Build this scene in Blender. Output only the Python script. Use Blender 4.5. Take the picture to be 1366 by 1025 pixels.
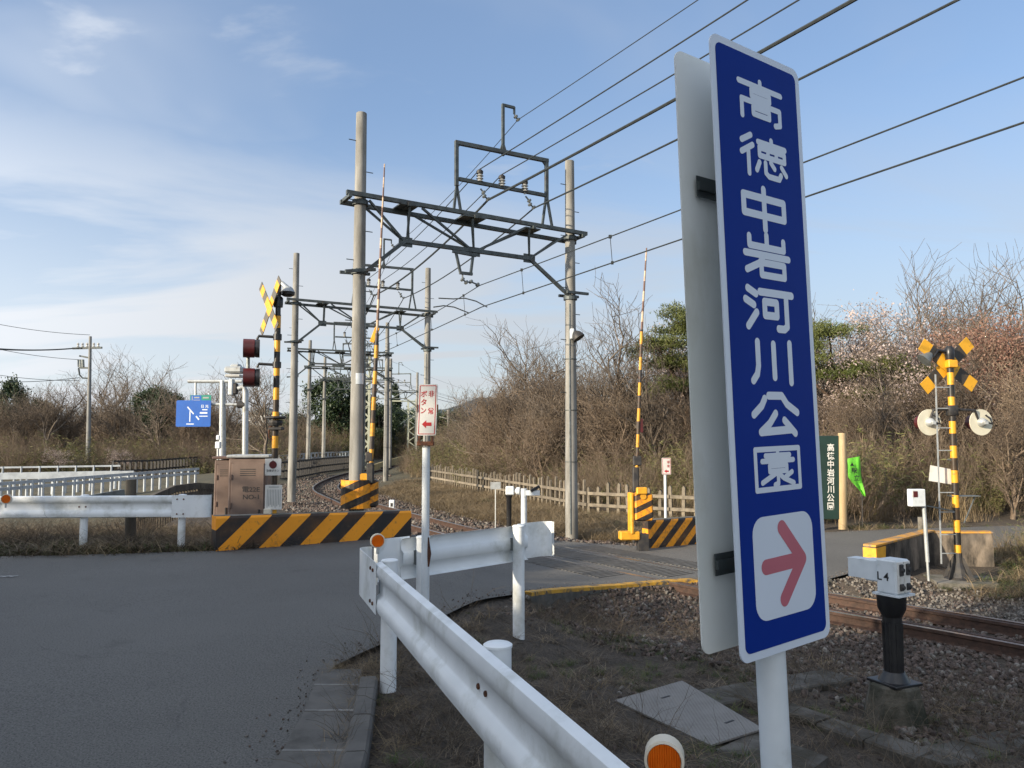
import bpy, math, random
import numpy as np
from mathutils import Vector, Matrix, Euler
R = math.radians
rnd = random.Random(7)
scene = bpy.context.scene
for o in list(bpy.data.objects): bpy.data.objects.remove(o)

# ------------------------------------------------------------------ camera
CAMZ, FPX, PITCH = 1.7, 1026.0, R(4.18)
cam_d = bpy.data.cameras.new('camera'); cam = bpy.data.objects.new('camera', cam_d)
scene.collection.objects.link(cam); scene.camera = cam
cam.location = (0, 0, CAMZ); cam.rotation_euler = (R(90) + PITCH, 0, 0)
cam_d.sensor_width = 36; cam_d.lens = 36 * FPX / 1366.0
cam_d.clip_start = 0.05; cam_d.clip_end = 9000

# ------------------------------------------------------------------ sky, sun
SUN_AZ = math.atan2(-.83, -.557)      # direction towards the sun, measured from +Y
SUN_EL = R(17)
world = bpy.data.worlds.new('World'); scene.world = world; world.use_nodes = True
wn, wl = world.node_tree.nodes, world.node_tree.links
wn.clear()
sky = wn.new('ShaderNodeTexSky'); sky.sky_type = 'NISHITA'; sky.sun_disc = False
sky.sun_elevation = SUN_EL; sky.sun_rotation = SUN_AZ % (2 * math.pi)
sky.air_density = 1.0; sky.dust_density = 0.7; sky.ozone_density = 2.0; sky.altitude = 200
def wmath(op, a, b=None, c=None):
    n = wn.new('ShaderNodeMath'); n.operation = op
    for i, v in enumerate((a, b, c)):
        if v is None: continue
        if isinstance(v, (int, float)): n.inputs[i].default_value = v
        else: wl.new(v, n.inputs[i])
    return n.outputs[0]
tc = wn.new('ShaderNodeTexCoord'); sep = wn.new('ShaderNodeSeparateXYZ'); wl.new(tc.outputs['Generated'], sep.inputs[0])
zz = wmath('ADD', wmath('MAXIMUM', sep.outputs[2], 0.0), 0.16)
cx, cy = wmath('DIVIDE', sep.outputs[0], zz), wmath('DIVIDE', sep.outputs[1], zz)
cmb = wn.new('ShaderNodeCombineXYZ'); wl.new(cx, cmb.inputs[0]); wl.new(cy, cmb.inputs[1])
def cloud(scale, sx, sy, rz, lo, hi, detail, dist=0.0, off=(0, 0, 0)):
    mp = wn.new('ShaderNodeMapping'); wl.new(cmb.outputs[0], mp.inputs[0])
    mp.inputs['Rotation'].default_value = (0, 0, rz); mp.inputs['Scale'].default_value = (sx, sy, 1); mp.inputs['Location'].default_value = off
    n = wn.new('ShaderNodeTexNoise'); wl.new(mp.outputs[0], n.inputs['Vector'])
    n.inputs['Scale'].default_value = scale; n.inputs['Detail'].default_value = detail; n.inputs['Roughness'].default_value = .55
    n.inputs['Distortion'].default_value = dist
    r = wn.new('ShaderNodeMapRange'); r.interpolation_type = 'SMOOTHSTEP'; wl.new(n.outputs[0], r.inputs[0])
    r.inputs[1].default_value = lo; r.inputs[2].default_value = hi
    return r.outputs[0]
veil = cloud(.42, .55, 1.2, R(28), .42, .60, 6, .9, (3.1, 1.7, 0))
wisp = cloud(1.1, .35, 1.6, R(35), .46, .66, 7, .8, (9.2, 4.0, 0))
puff = cloud(2.2, .8, 1.3, R(10), .60, .74, 6, .3, (2.2, 7.7, 0))
left = wn.new('ShaderNodeMapRange'); left.interpolation_type = 'SMOOTHSTEP'; wl.new(cx, left.inputs[0])
left.inputs[1].default_value = 1.4; left.inputs[2].default_value = -1.3; left.inputs[3].default_value = .70; left.inputs[4].default_value = 1.0
fac = wmath('MINIMUM', wmath('ADD', wmath('MULTIPLY', wmath('ADD', wmath('MULTIPLY', veil, .85), wmath('MULTIPLY', wisp, .35)), left.outputs[0]), wmath('MULTIPLY', puff, .38)), .92)
hor = wn.new('ShaderNodeMapRange'); hor.interpolation_type = 'SMOOTHSTEP'; wl.new(sep.outputs[2], hor.inputs[0])
hor.inputs[1].default_value = .42; hor.inputs[2].default_value = 0.0; hor.inputs[3].default_value = 0.0; hor.inputs[4].default_value = .75
fac = wmath('MAXIMUM', fac, hor.outputs[0])
# a bank of grey-white cloud low on the left
bandz = wn.new('ShaderNodeMapRange'); bandz.interpolation_type = 'SMOOTHSTEP'; wl.new(sep.outputs[2], bandz.inputs[0])
bandz.inputs[1].default_value = .46; bandz.inputs[2].default_value = .16
bank = wmath('MULTIPLY', wmath('MULTIPLY', bandz.outputs[0], left.outputs[0]), cloud(.8, .45, 1.3, R(14), .34, .60, 6, .8, (5.5, 2.2, 0)))
fac = wmath('MAXIMUM', fac, wmath('MULTIPLY', bank, .95))
CLOUD = (1.98, 2.06, 2.18, 1)
# thin cloud scatters forward: it is brighter towards the sun
geo = wn.new('ShaderNodeVectorMath'); geo.operation = 'DOT_PRODUCT'; wl.new(tc.outputs['Generated'], geo.inputs[0])
geo.inputs[1].default_value = (math.sin(SUN_AZ) * math.cos(SUN_EL), math.cos(SUN_AZ) * math.cos(SUN_EL), math.sin(SUN_EL))
fwd = wmath('ADD', 1.0, wmath('MULTIPLY', wmath('POWER', wmath('MAXIMUM', wmath('ADD', wmath('MULTIPLY', geo.outputs['Value'], .5), .5), 0.0), 2.2), 2.6))
cl_c = wn.new('ShaderNodeVectorMath'); cl_c.operation = 'SCALE'; cl_c.inputs[0].default_value = CLOUD[:3]; wl.new(fwd, cl_c.inputs['Scale'])
thin = wn.new('ShaderNodeMixRGB'); thin.inputs[0].default_value = .50; wl.new(sky.outputs[0], thin.inputs[1]); thin.inputs[2].default_value = (.80, 1.12, 1.78, 1)
mix = wn.new('ShaderNodeMixRGB'); wl.new(fac, mix.inputs[0]); wl.new(thin.outputs[0], mix.inputs[1]); wl.new(cl_c.outputs[0], mix.inputs[2])
bg = wn.new('ShaderNodeBackground'); wl.new(mix.outputs[0], bg.inputs[0]); bg.inputs[1].default_value = 0.115
wo = wn.new('ShaderNodeOutputWorld'); wl.new(bg.outputs[0], wo.inputs[0])
sun_d = bpy.data.lights.new('sun', 'SUN'); sun = bpy.data.objects.new('sun', sun_d); scene.collection.objects.link(sun)
sun_d.energy = 3.3; sun_d.angle = R(.9); sun_d.color = (1.0, .86, .66)
to_sun = Vector((math.sin(SUN_AZ) * math.cos(SUN_EL), math.cos(SUN_AZ) * math.cos(SUN_EL), math.sin(SUN_EL)))
sun.rotation_euler = to_sun.to_track_quat('Z', 'Y').to_euler(); sun.location = (-20, -10, 20)
vs = scene.view_settings; vs.view_transform = 'Standard'; vs.look = 'None'; vs.gamma = 1; vs.use_curve_mapping = False; vs.exposure = 1.30

# ------------------------------------------------------------------ measuring helpers (photo pixel -> world point at a known depth or height)
cp_, sp_ = math.cos(PITCH), math.sin(PITCH)
def ray(px, py):
    v = 512.5 - py
    return Vector((px - 683.0, FPX * cp_ - v * sp_, FPX * sp_ + v * cp_))
def P(px, py, Y):
    d = ray(px, py); t = Y / d.y
    return Vector((d.x * t, Y, CAMZ + d.z * t))
def G(px, py, z=0.0):
    d = ray(px, py); t = (z - CAMZ) / d.z
    return Vector((d.x * t, d.y * t, z))
def hitplane(px, py, A, B):
    """vertical plane through A and B: returns (distance along AB, z)"""
    d = ray(px, py); ab = Vector((B[0] - A[0], B[1] - A[1])); L = ab.length; e = ab / L; n = Vector((-e.y, e.x))
    t = (n.x * A[0] + n.y * A[1]) / (n.x * d.x + n.y * d.y)
    p = Vector((d.x * t, d.y * t)) - Vector((A[0], A[1]))
    return p.dot(e), CAMZ + d.z * t

# ------------------------------------------------------------------ materials
def _n(nt, t): return nt.nodes.new(t)
def base_mat(name):
    m = bpy.data.materials.new(name); m.use_nodes = True
    return m, m.node_tree, m.node_tree.nodes['Principled BSDF']
def mp_(nt, coord='Object', scale=(1, 1, 1)):
    t = _n(nt, 'ShaderNodeTexCoord'); mp = _n(nt, 'ShaderNodeMapping'); nt.links.new(t.outputs[coord], mp.inputs[0])
    mp.inputs['Scale'].default_value = scale
    return mp.outputs[0]
def noise(nt, vec, scale, detail=4, rough=.55):
    n = _n(nt, 'ShaderNodeTexNoise'); nt.links.new(vec, n.inputs['Vector'])
    n.inputs['Scale'].default_value = scale; n.inputs['Detail'].default_value = detail; n.inputs['Roughness'].default_value = rough
    return n.outputs[0]
def ramp(nt, fac, stops):
    r = _n(nt, 'ShaderNodeValToRGB'); nt.links.new(fac, r.inputs[0]); cr = r.color_ramp
    while len(cr.elements) > 1: cr.elements.remove(cr.elements[-1])
    cr.elements[0].position = stops[0][0]; cr.elements[0].color = (*stops[0][1], 1)
    for p, c in stops[1:]:
        e = cr.elements.new(p); e.color = (*c, 1)
    return r.outputs[0]
def mixc(nt, fac, a, b, mode='MIX'):
    n = _n(nt, 'ShaderNodeMixRGB'); n.blend_type = mode
    for i, v in enumerate((fac, a, b)):
        if isinstance(v, (int, float)): n.inputs[i].default_value = v
        elif isinstance(v, tuple): n.inputs[i].default_value = (*v, 1)
        else: nt.links.new(v, n.inputs[i])
    return n.outputs[0]
def mth(nt, op, a, b=None):
    n = _n(nt, 'ShaderNodeMath'); n.operation = op
    for i, v in enumerate((a, b)):
        if v is None: continue
        if isinstance(v, (int, float)): n.inputs[i].default_value = v
        else: nt.links.new(v, n.inputs[i])
    return n.outputs[0]
def bump(nt, bs, h, strength, dist):
    b = _n(nt, 'ShaderNodeBump'); b.inputs['Strength'].default_value = strength; b.inputs['Distance'].default_value = dist
    nt.links.new(h, b.inputs['Height']); nt.links.new(b.outputs[0], bs.inputs['Normal'])
MATS = {}
def pm(name, col, rough=.6, metal=0.0, col2=None, scale=6.0, lo=.42, hi=.62, bmp=0.0, bscale=None, bdist=.01, dirt=None, dirt_scale=2.0, dirt_lo=.55, dirt_hi=.75, stretch=(1, 1, 1), rndv=0.0, trans=0.0):
    m, nt, bs = base_mat(name)
    vec = mp_(nt, 'Object', stretch)
    c = ramp(nt, noise(nt, vec, scale), [(lo, col), (hi, col2 or tuple(x * .85 for x in col))])
    if dirt:
        vd = mp_(nt, 'Object', (stretch[0], stretch[1], stretch[2]))
        f = ramp(nt, noise(nt, vd, dirt_scale, 7, .65), [(dirt_lo, (0, 0, 0)), (dirt_hi, (1, 1, 1))])
        c = mixc(nt, f, c, dirt)
    if rndv:
        oi = _n(nt, 'ShaderNodeObjectInfo')
        mr = _n(nt, 'ShaderNodeMapRange'); nt.links.new(oi.outputs['Random'], mr.inputs[0])
        mr.inputs[3].default_value = 1 - rndv; mr.inputs[4].default_value = 1 + rndv
        hs = _n(nt, 'ShaderNodeHueSaturation'); nt.links.new(c, hs.inputs['Color']); nt.links.new(mr.outputs[0], hs.inputs['Value'])
        c = hs.outputs[0]
    nt.links.new(c, bs.inputs['Base Color'])
    bs.inputs['Roughness'].default_value = rough; bs.inputs['Metallic'].default_value = metal
    if bmp: bump(nt, bs, noise(nt, vec, bscale or scale * 4, 6, .6), bmp, bdist)
    if trans:
        tr = _n(nt, 'ShaderNodeBsdfTranslucent'); nt.links.new(c, tr.inputs[0])
        ms = _n(nt, 'ShaderNodeMixShader'); ms.inputs[0].default_value = trans
        nt.links.new(bs.outputs[0], ms.inputs[1]); nt.links.new(tr.outputs[0], ms.inputs[2])
        nt.links.new(ms.outputs[0], nt.nodes['Material Output'].inputs[0])
    MATS[name] = m
    return m
def stripe_mat(name, a, b, axis_expr, period, duty=.5, wear=.12, dirt=(.10, .07, .04), rough=.55, off=0.0, sym=False):
    """painted warning stripes: axis_expr = (kx,ky,kz) in object space"""
    m, nt, bs = base_mat(name)
    t = _n(nt, 'ShaderNodeTexCoord'); s = _n(nt, 'ShaderNodeSeparateXYZ'); nt.links.new(t.outputs['Object'], s.inputs[0])
    acc = mth(nt, 'ADD', mth(nt, 'MULTIPLY', s.outputs[0], axis_expr[0]), mth(nt, 'ADD', mth(nt, 'MULTIPLY', s.outputs[1], axis_expr[1]), mth(nt, 'MULTIPLY', s.outputs[2], axis_expr[2])))
    if sym: acc = mth(nt, 'ABSOLUTE', acc)
    acc = mth(nt, 'ADD', acc, off + 100 * period)
    fr = mth(nt, 'FRACT', mth(nt, 'DIVIDE', acc, period))
    st = mth(nt, 'LESS_THAN', fr, duty)
    c = mixc(nt, st, b, a)
    v = mp_(nt)
    n1 = noise(nt, v, 9, 8, .7)
    f = ramp(nt, n1, [(.62 - wear, (0, 0, 0)), (.70, (.8, .8, .8))])
    c = mixc(nt, f, c, dirt)
    n2 = noise(nt, v, 2.0, 5)
    c = mixc(nt, ramp(nt, n2, [(.45, (0, 0, 0)), (.8, (.25, .25, .25))]), c, tuple(x * .5 for x in a))
    nt.links.new(c, bs.inputs['Base Color']); bs.inputs['Roughness'].default_value = rough
    bump(nt, bs, n1, .25, .01)
    MATS[name] = m
    return m
def flat(name, col, rough=.5, metal=0.0):
    return pm(name, col, rough, metal, tuple(x * .9 for x in col), scale=14)

M = dict(
 white_paint=pm('white guard rail paint', (.80, .83, .84), .42, 0, (.74, .77, .78), 3.5, bmp=.05, dirt=(.33, .34, .28), dirt_scale=2.6, dirt_lo=.50, dirt_hi=.80, stretch=(1, 1, 1.0)),
 white_far=pm('weathered white paint', (.62, .65, .66), .5, 0, (.5, .53, .54), 5, dirt=(.25, .25, .22), dirt_scale=4),
 rust=pm('rust', (.12, .045, .02), .85, 0, (.05, .02, .012), 20, bmp=.4),
 asphalt=None,
 concrete=pm('pole concrete', (.27, .265, .245), .85, 0, (.19, .185, .17), 5, bmp=.15, dirt=(.12, .115, .10), dirt_scale=3, dirt_lo=.48, dirt_hi=.7, stretch=(1, 1, .2)),
 concrete_old=pm('old mossy concrete', (.20, .185, .16), .92, 0, (.12, .11, .09), 6, bmp=.6, bdist=.015, dirt=(.045, .05, .028), dirt_scale=2.2, dirt_lo=.44, dirt_hi=.66),
 concrete_dark=pm('dark damp concrete', (.105, .10, .09), .9, 0, (.07, .068, .06), 9, bmp=.5, bdist=.008, dirt=(.03, .034, .02), dirt_scale=3, dirt_lo=.48),
 steel=pm('galvanised grey steel', (.20, .22, .22), .5, .55, (.14, .155, .155), 8, dirt=(.10, .075, .055), dirt_scale=5),
 steel_dark=pm('dark green grey steel', (.085, .10, .10), .55, .3, (.055, .065, .065), 8, dirt=(.07, .045, .03), dirt_scale=5),
 steel_light=pm('pale galvanised steel', (.46, .48, .48), .45, .4, (.38, .40, .40), 10, dirt=(.2, .17, .13), dirt_scale=6),
 black=pm('black paint', (.012, .012, .014), .35, 0, (.02, .02, .02), 10),
 black_matt=pm('dusty black paint', (.02, .02, .022), .6, 0, (.045, .04, .035), 10),
 yellow=pm('traffic yellow paint', (.72, .36, .02), .5, 0, (.60, .28, .02), 7, dirt=(.10, .05, .02), dirt_scale=6, dirt_lo=.6),
 sign_blue=pm('blue reflective sheeting', (.0035, .026, .215), .5, 0, (.004, .028, .23), 2.0),
 sign_blue_far=pm('road sign blue', (.01, .10, .42), .4, 0, (.01, .09, .38), 2.0),
 sign_green=pm('road sign green', (.01, .22, .16), .4, 0, (.01, .2, .15), 2.0),
 sign_white=pm('white reflective sheeting', (.62, .68, .76), .35, 0, (.60, .66, .74), 3.0),
 sign_back=pm('weathered sign back', (.74, .76, .73), .5, 0, (.66, .68, .63), 2.2, dirt=(.40, .39, .30), dirt_scale=2.0, dirt_lo=.5, dirt_hi=.8, stretch=(1, 1, .5), bmp=.05),
 arrow_red=pm('faded red sheeting', (.48, .13, .17), .4, 0, (.44, .12, .155), 4),
 red=pm('red paint', (.45, .02, .025), .5, 0, (.36, .02, .02), 6),
 dark_red=pm('dark red signal hood', (.09, .012, .012), .4, 0, (.06, .01, .01), 6),
 panel_white=pm('white enamel plate', (.66, .65, .62), .45, 0, (.58, .57, .53), 5, dirt=(.35, .3, .24), dirt_scale=5, dirt_lo=.6),
 box_white=pm('white enamel housing', (.66, .70, .72), .4, 0, (.58, .62, .64), 4, dirt=(.34, .34, .30), dirt_scale=4, dirt_lo=.56, dirt_hi=.85),
 cabinet=pm('brown cabinet paint', (.175, .125, .10), .55, 0, (.15, .105, .085), 3, dirt=(.09, .06, .045), dirt_scale=3, dirt_lo=.6),
 cabinet_dark=pm('darker cabinet edge paint', (.13, .08, .062), .55, 0, (.10, .065, .05), 3),
 rail=pm('rusty rail steel', (.075, .042, .03), .7, .3, (.045, .027, .02), 14, bmp=.2),
 rail_top=pm('polished rail head', (.42, .40, .38), .28, .9, (.30, .27, .25), 10),
 sleeper=pm('weathered sleeper', (.085, .07, .055), .9, 0, (.05, .042, .035), 6, bmp=.5, stretch=(.3, 3, 3)),
 wire=pm('oxidised wire', (.035, .042, .045), .6, .3, (.025, .03, .032), 10),
 insul=pm('insulator porcelain', (.52, .52, .50), .25, 0, (.4, .4, .38), 6),
 wood=pm('pale round timber', (.46, .35, .20), .75, 0, (.38, .27, .14), 4, stretch=(1, 1, .15), dirt=(.12, .08, .05), dirt_scale=3, dirt_lo=.62),
 wood_dark=pm('weathered dark timber', (.10, .085, .065), .9, 0, (.06, .05, .04), 5, bmp=.4, stretch=(1, 1, .2)),
 board_green=pm('dark green board', (.012, .035, .028), .5, 0, (.01, .028, .022), 3),
 lime=pm('lime green banner cloth', (.20, .72, .06), .7, 0, (.16, .6, .05), 4, trans=.25),
 orange=pm('amber reflector', (.78, .20, .015), .3, 0, (.70, .16, .01), 20),
 cream=pm('cream plastic housing', (.68, .62, .50), .5, 0, (.6, .54, .43), 6),
 plate=None,
 bark=pm('grey brown bark', (.105, .082, .062), .9, 0, (.17, .14, .11), 6, rndv=.25),
 bark_brown=pm('grey brown twigs', (.125, .09, .062), .9, 0, (.19, .145, .105), 5, rndv=.3),
 bark_pine=pm('pine bark', (.07, .045, .03), .9, 0, (.11, .07, .045), 6, bmp=.4),
 blossom=pm('pale pink blossom', (.50, .41, .38), .8, 0, (.33, .26, .23), 2.0, rndv=.12, trans=.25),
 bud=pm('reddish spring buds', (.20, .10, .075), .8, 0, (.28, .18, .13), 2.0, rndv=.2, trans=.2),
 leaf_dark=pm('dark evergreen leaves', (.022, .042, .016), .55, 0, (.042, .070, .022), 1.6, rndv=.25, trans=.15),
 needle=pm('pine needles', (.075, .095, .020), .6, 0, (.12, .135, .03), 1.3, rndv=.15, trans=.15),
 straw=pm('dry straw', (.27, .205, .12), .85, 0, (.17, .125, .07), 2.5, rndv=.3, trans=.2),
 straw_dark=pm('dead brown weed stems', (.085, .064, .044), .9, 0, (.19, .15, .105), 3, rndv=.35),
 bamboo=pm('dwarf bamboo leaves', (.10, .115, .035), .7, 0, (.20, .18, .07), 2.0, rndv=.3, trans=.25),
 grass=pm('spring grass', (.06, .085, .025), .8, 0, (.13, .12, .05), 3.0, rndv=.3, trans=.2),
 stone=pm('red brown ballast', (.105, .078, .064), .9, 0, (.062, .047, .040), 3, rndv=.5, bmp=.3, bscale=30),
 stone_grey=pm('grey ballast', (.17, .155, .135), .9, 0, (.10, .09, .08), 3, rndv=.45, bmp=.3, bscale=30),
 soil=None, hill=pm('wooded far hill', (.035, .055, .075), 1.0, 0, (.045, .062, .075), .012, rough if False else .35) if False else None,
)
for k_ in ('sign_blue', 'sign_back'):
    M[k_].node_tree.nodes['Principled BSDF'].inputs['Specular IOR Level'].default_value = .08
# asphalt
m, nt, bs = base_mat('worn asphalt')
v = mp_(nt)
c = ramp(nt, noise(nt, v, .35, 5), [(.35, (.112, .108, .099)), (.65, (.146, .141, .130))])
sp = noise(nt, v, 110, 2, .5)
c = mixc(nt, ramp(nt, sp, [(.54, (0, 0, 0)), (.68, (.8, .8, .8))]), c, (.20, .20, .19))
c = mixc(nt, ramp(nt, noise(nt, v, 75, 3), [(.36, (.65, .65, .65)), (.50, (0, 0, 0))]), c, (.017, .017, .018))
c = mixc(nt, ramp(nt, noise(nt, v, 1.3, 6, .7), [(.60, (0, 0, 0)), (.72, (.35, .35, .35))]), c, (.035, .034, .033))
# thin cracks and a dusty edge
dv = _n(nt, 'ShaderNodeVectorMath'); dv.operation = 'ADD'; nt.links.new(v, dv.inputs[0]); sc__ = _n(nt, 'ShaderNodeVectorMath'); sc__.operation = 'SCALE'; sc__.inputs['Scale'].default_value = .5
nn = _n(nt, 'ShaderNodeTexNoise'); nt.links.new(v, nn.inputs['Vector']); nn.inputs['Scale'].default_value = 1.6; nn.inputs['Detail'].default_value = 6
nt.links.new(nn.outputs['Color'], sc__.inputs[0]); nt.links.new(sc__.outputs[0], dv.inputs[1])
ve = _n(nt, 'ShaderNodeTexVoronoi'); ve.feature = 'DISTANCE_TO_EDGE'; nt.links.new(dv.outputs[0], ve.inputs['Vector']); ve.inputs['Scale'].default_value = .38
ck = ramp(nt, ve.outputs['Distance'], [(.0, (1, 1, 1)), (.0045, (0, 0, 0))])
ckm = mixc(nt, ramp(nt, noise(nt, v, .5, 3), [(.52, (0, 0, 0)), (.62, (.35, .35, .35))]), (0, 0, 0), ck)
c = mixc(nt, ckm, c, (.03, .03, .03))
c = mixc(nt, ramp(nt, noise(nt, v, .8, 8, .75), [(.55, (0, 0, 0)), (.75, (.45, .45, .45))]), c, (.15, .148, .14))
nt.links.new(c, bs.inputs['Base Color']); bs.inputs['Roughness'].default_value = .82
vo = _n(nt, 'ShaderNodeTexVoronoi'); nt.links.new(v, vo.inputs['Vector']); vo.inputs['Scale'].default_value = 150
bump(nt, bs, mth(nt, 'ADD', vo.outputs['Distance'], noise(nt, v, 160, 3)), .85, .006)
M['asphalt'] = m
# soil
def soil(name, a, b, c3, s=1.0):
    m, nt, bs = base_mat(name); v = mp_(nt)
    c = ramp(nt, noise(nt, v, 2.2 * s, 8, .7), [(.35, a), (.52, b), (.68, c3)])
    c = mixc(nt, ramp(nt, noise(nt, v, 45 * s, 4, .7), [(.40, (.7, .7, .7)), (.55, (0, 0, 0))]), c, tuple(x * .4 for x in a))
    nt.links.new(c, bs.inputs['Base Color']); bs.inputs['Roughness'].default_value = .95
    bump(nt, bs, noise(nt, v, 28 * s, 8, .7), .9, .03)
    return m
M['soil'] = soil('dark soil and litter', (.044, .034, .024), (.084, .065, .047), (.14, .108, .076))
M['land'] = soil('dry valley land', (.060, .055, .030), (.085, .075, .042), (.125, .10, .055), .12)
# far hill: forest seen through air
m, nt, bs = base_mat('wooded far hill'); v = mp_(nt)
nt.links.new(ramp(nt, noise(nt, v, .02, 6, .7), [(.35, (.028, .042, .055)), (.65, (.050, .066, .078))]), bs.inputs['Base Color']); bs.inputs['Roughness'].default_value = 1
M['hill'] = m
# checker plate
m, nt, bs = base_mat('grey checker plate'); v = mp_(nt)
vo = _n(nt, 'ShaderNodeTexVoronoi'); nt.links.new(v, vo.inputs['Vector']); vo.inputs['Scale'].default_value = 42; vo.inputs['Randomness'].default_value = 0
c = mixc(nt, ramp(nt, noise(nt, v, 5, 6), [(.4, (0, 0, 0)), (.7, (.7, .7, .7))]), (.20, .185, .165), (.13, .115, .10))
c = mixc(nt, ramp(nt, vo.outputs['Distance'], [(.25, (.5, .5, .5)), (.45, (0, 0, 0))]), c, (.28, .265, .24))
nt.links.new(c, bs.inputs['Base Color']); bs.inputs['Roughness'].default_value = .6; bs.inputs['Metallic'].default_value = .2
bump(nt, bs, vo.outputs['Distance'], .4, .004)
M['plate'] = m
YEL, BLK = (.88, .33, .010), (.016, .014, .014)
M['block_stripe'] = stripe_mat('diagonal warning stripes', YEL, BLK, (1, 0, -1.05), .66, .5, .05)
M['block_stripe_small'] = stripe_mat('narrow diagonal warning stripes', YEL, BLK, (1, 0, -1.05), .40, .5, .14)
M['spiral'] = stripe_mat('guard plate warning stripes', YEL, BLK, (-.45, 0, 1), .33, .55, .14, off=.12)
M['spiral_b'] = stripe_mat('housing warning stripes', YEL, BLK, (-.45, 0, 1), .24, .52, .14)
M['bands'] = stripe_mat('yellow and black pole bands', (.70, .33, .02), (.014, .014, .014), (0, 0, 1), .40, .5, .03, rough=.4)
M['bands_arm'] = stripe_mat('barrier arm bands', (.66, .32, .03), (.03, .028, .028), (0, 0, 1), .52, .5, .12, dirt=(.16, .07, .04))
M['bands_arm_red'] = stripe_mat('weathered barrier arm bands', (.55, .40, .27), (.13, .07, .055), (0, 0, 1), .42, .5, .14, dirt=(.14, .08, .06))

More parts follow.
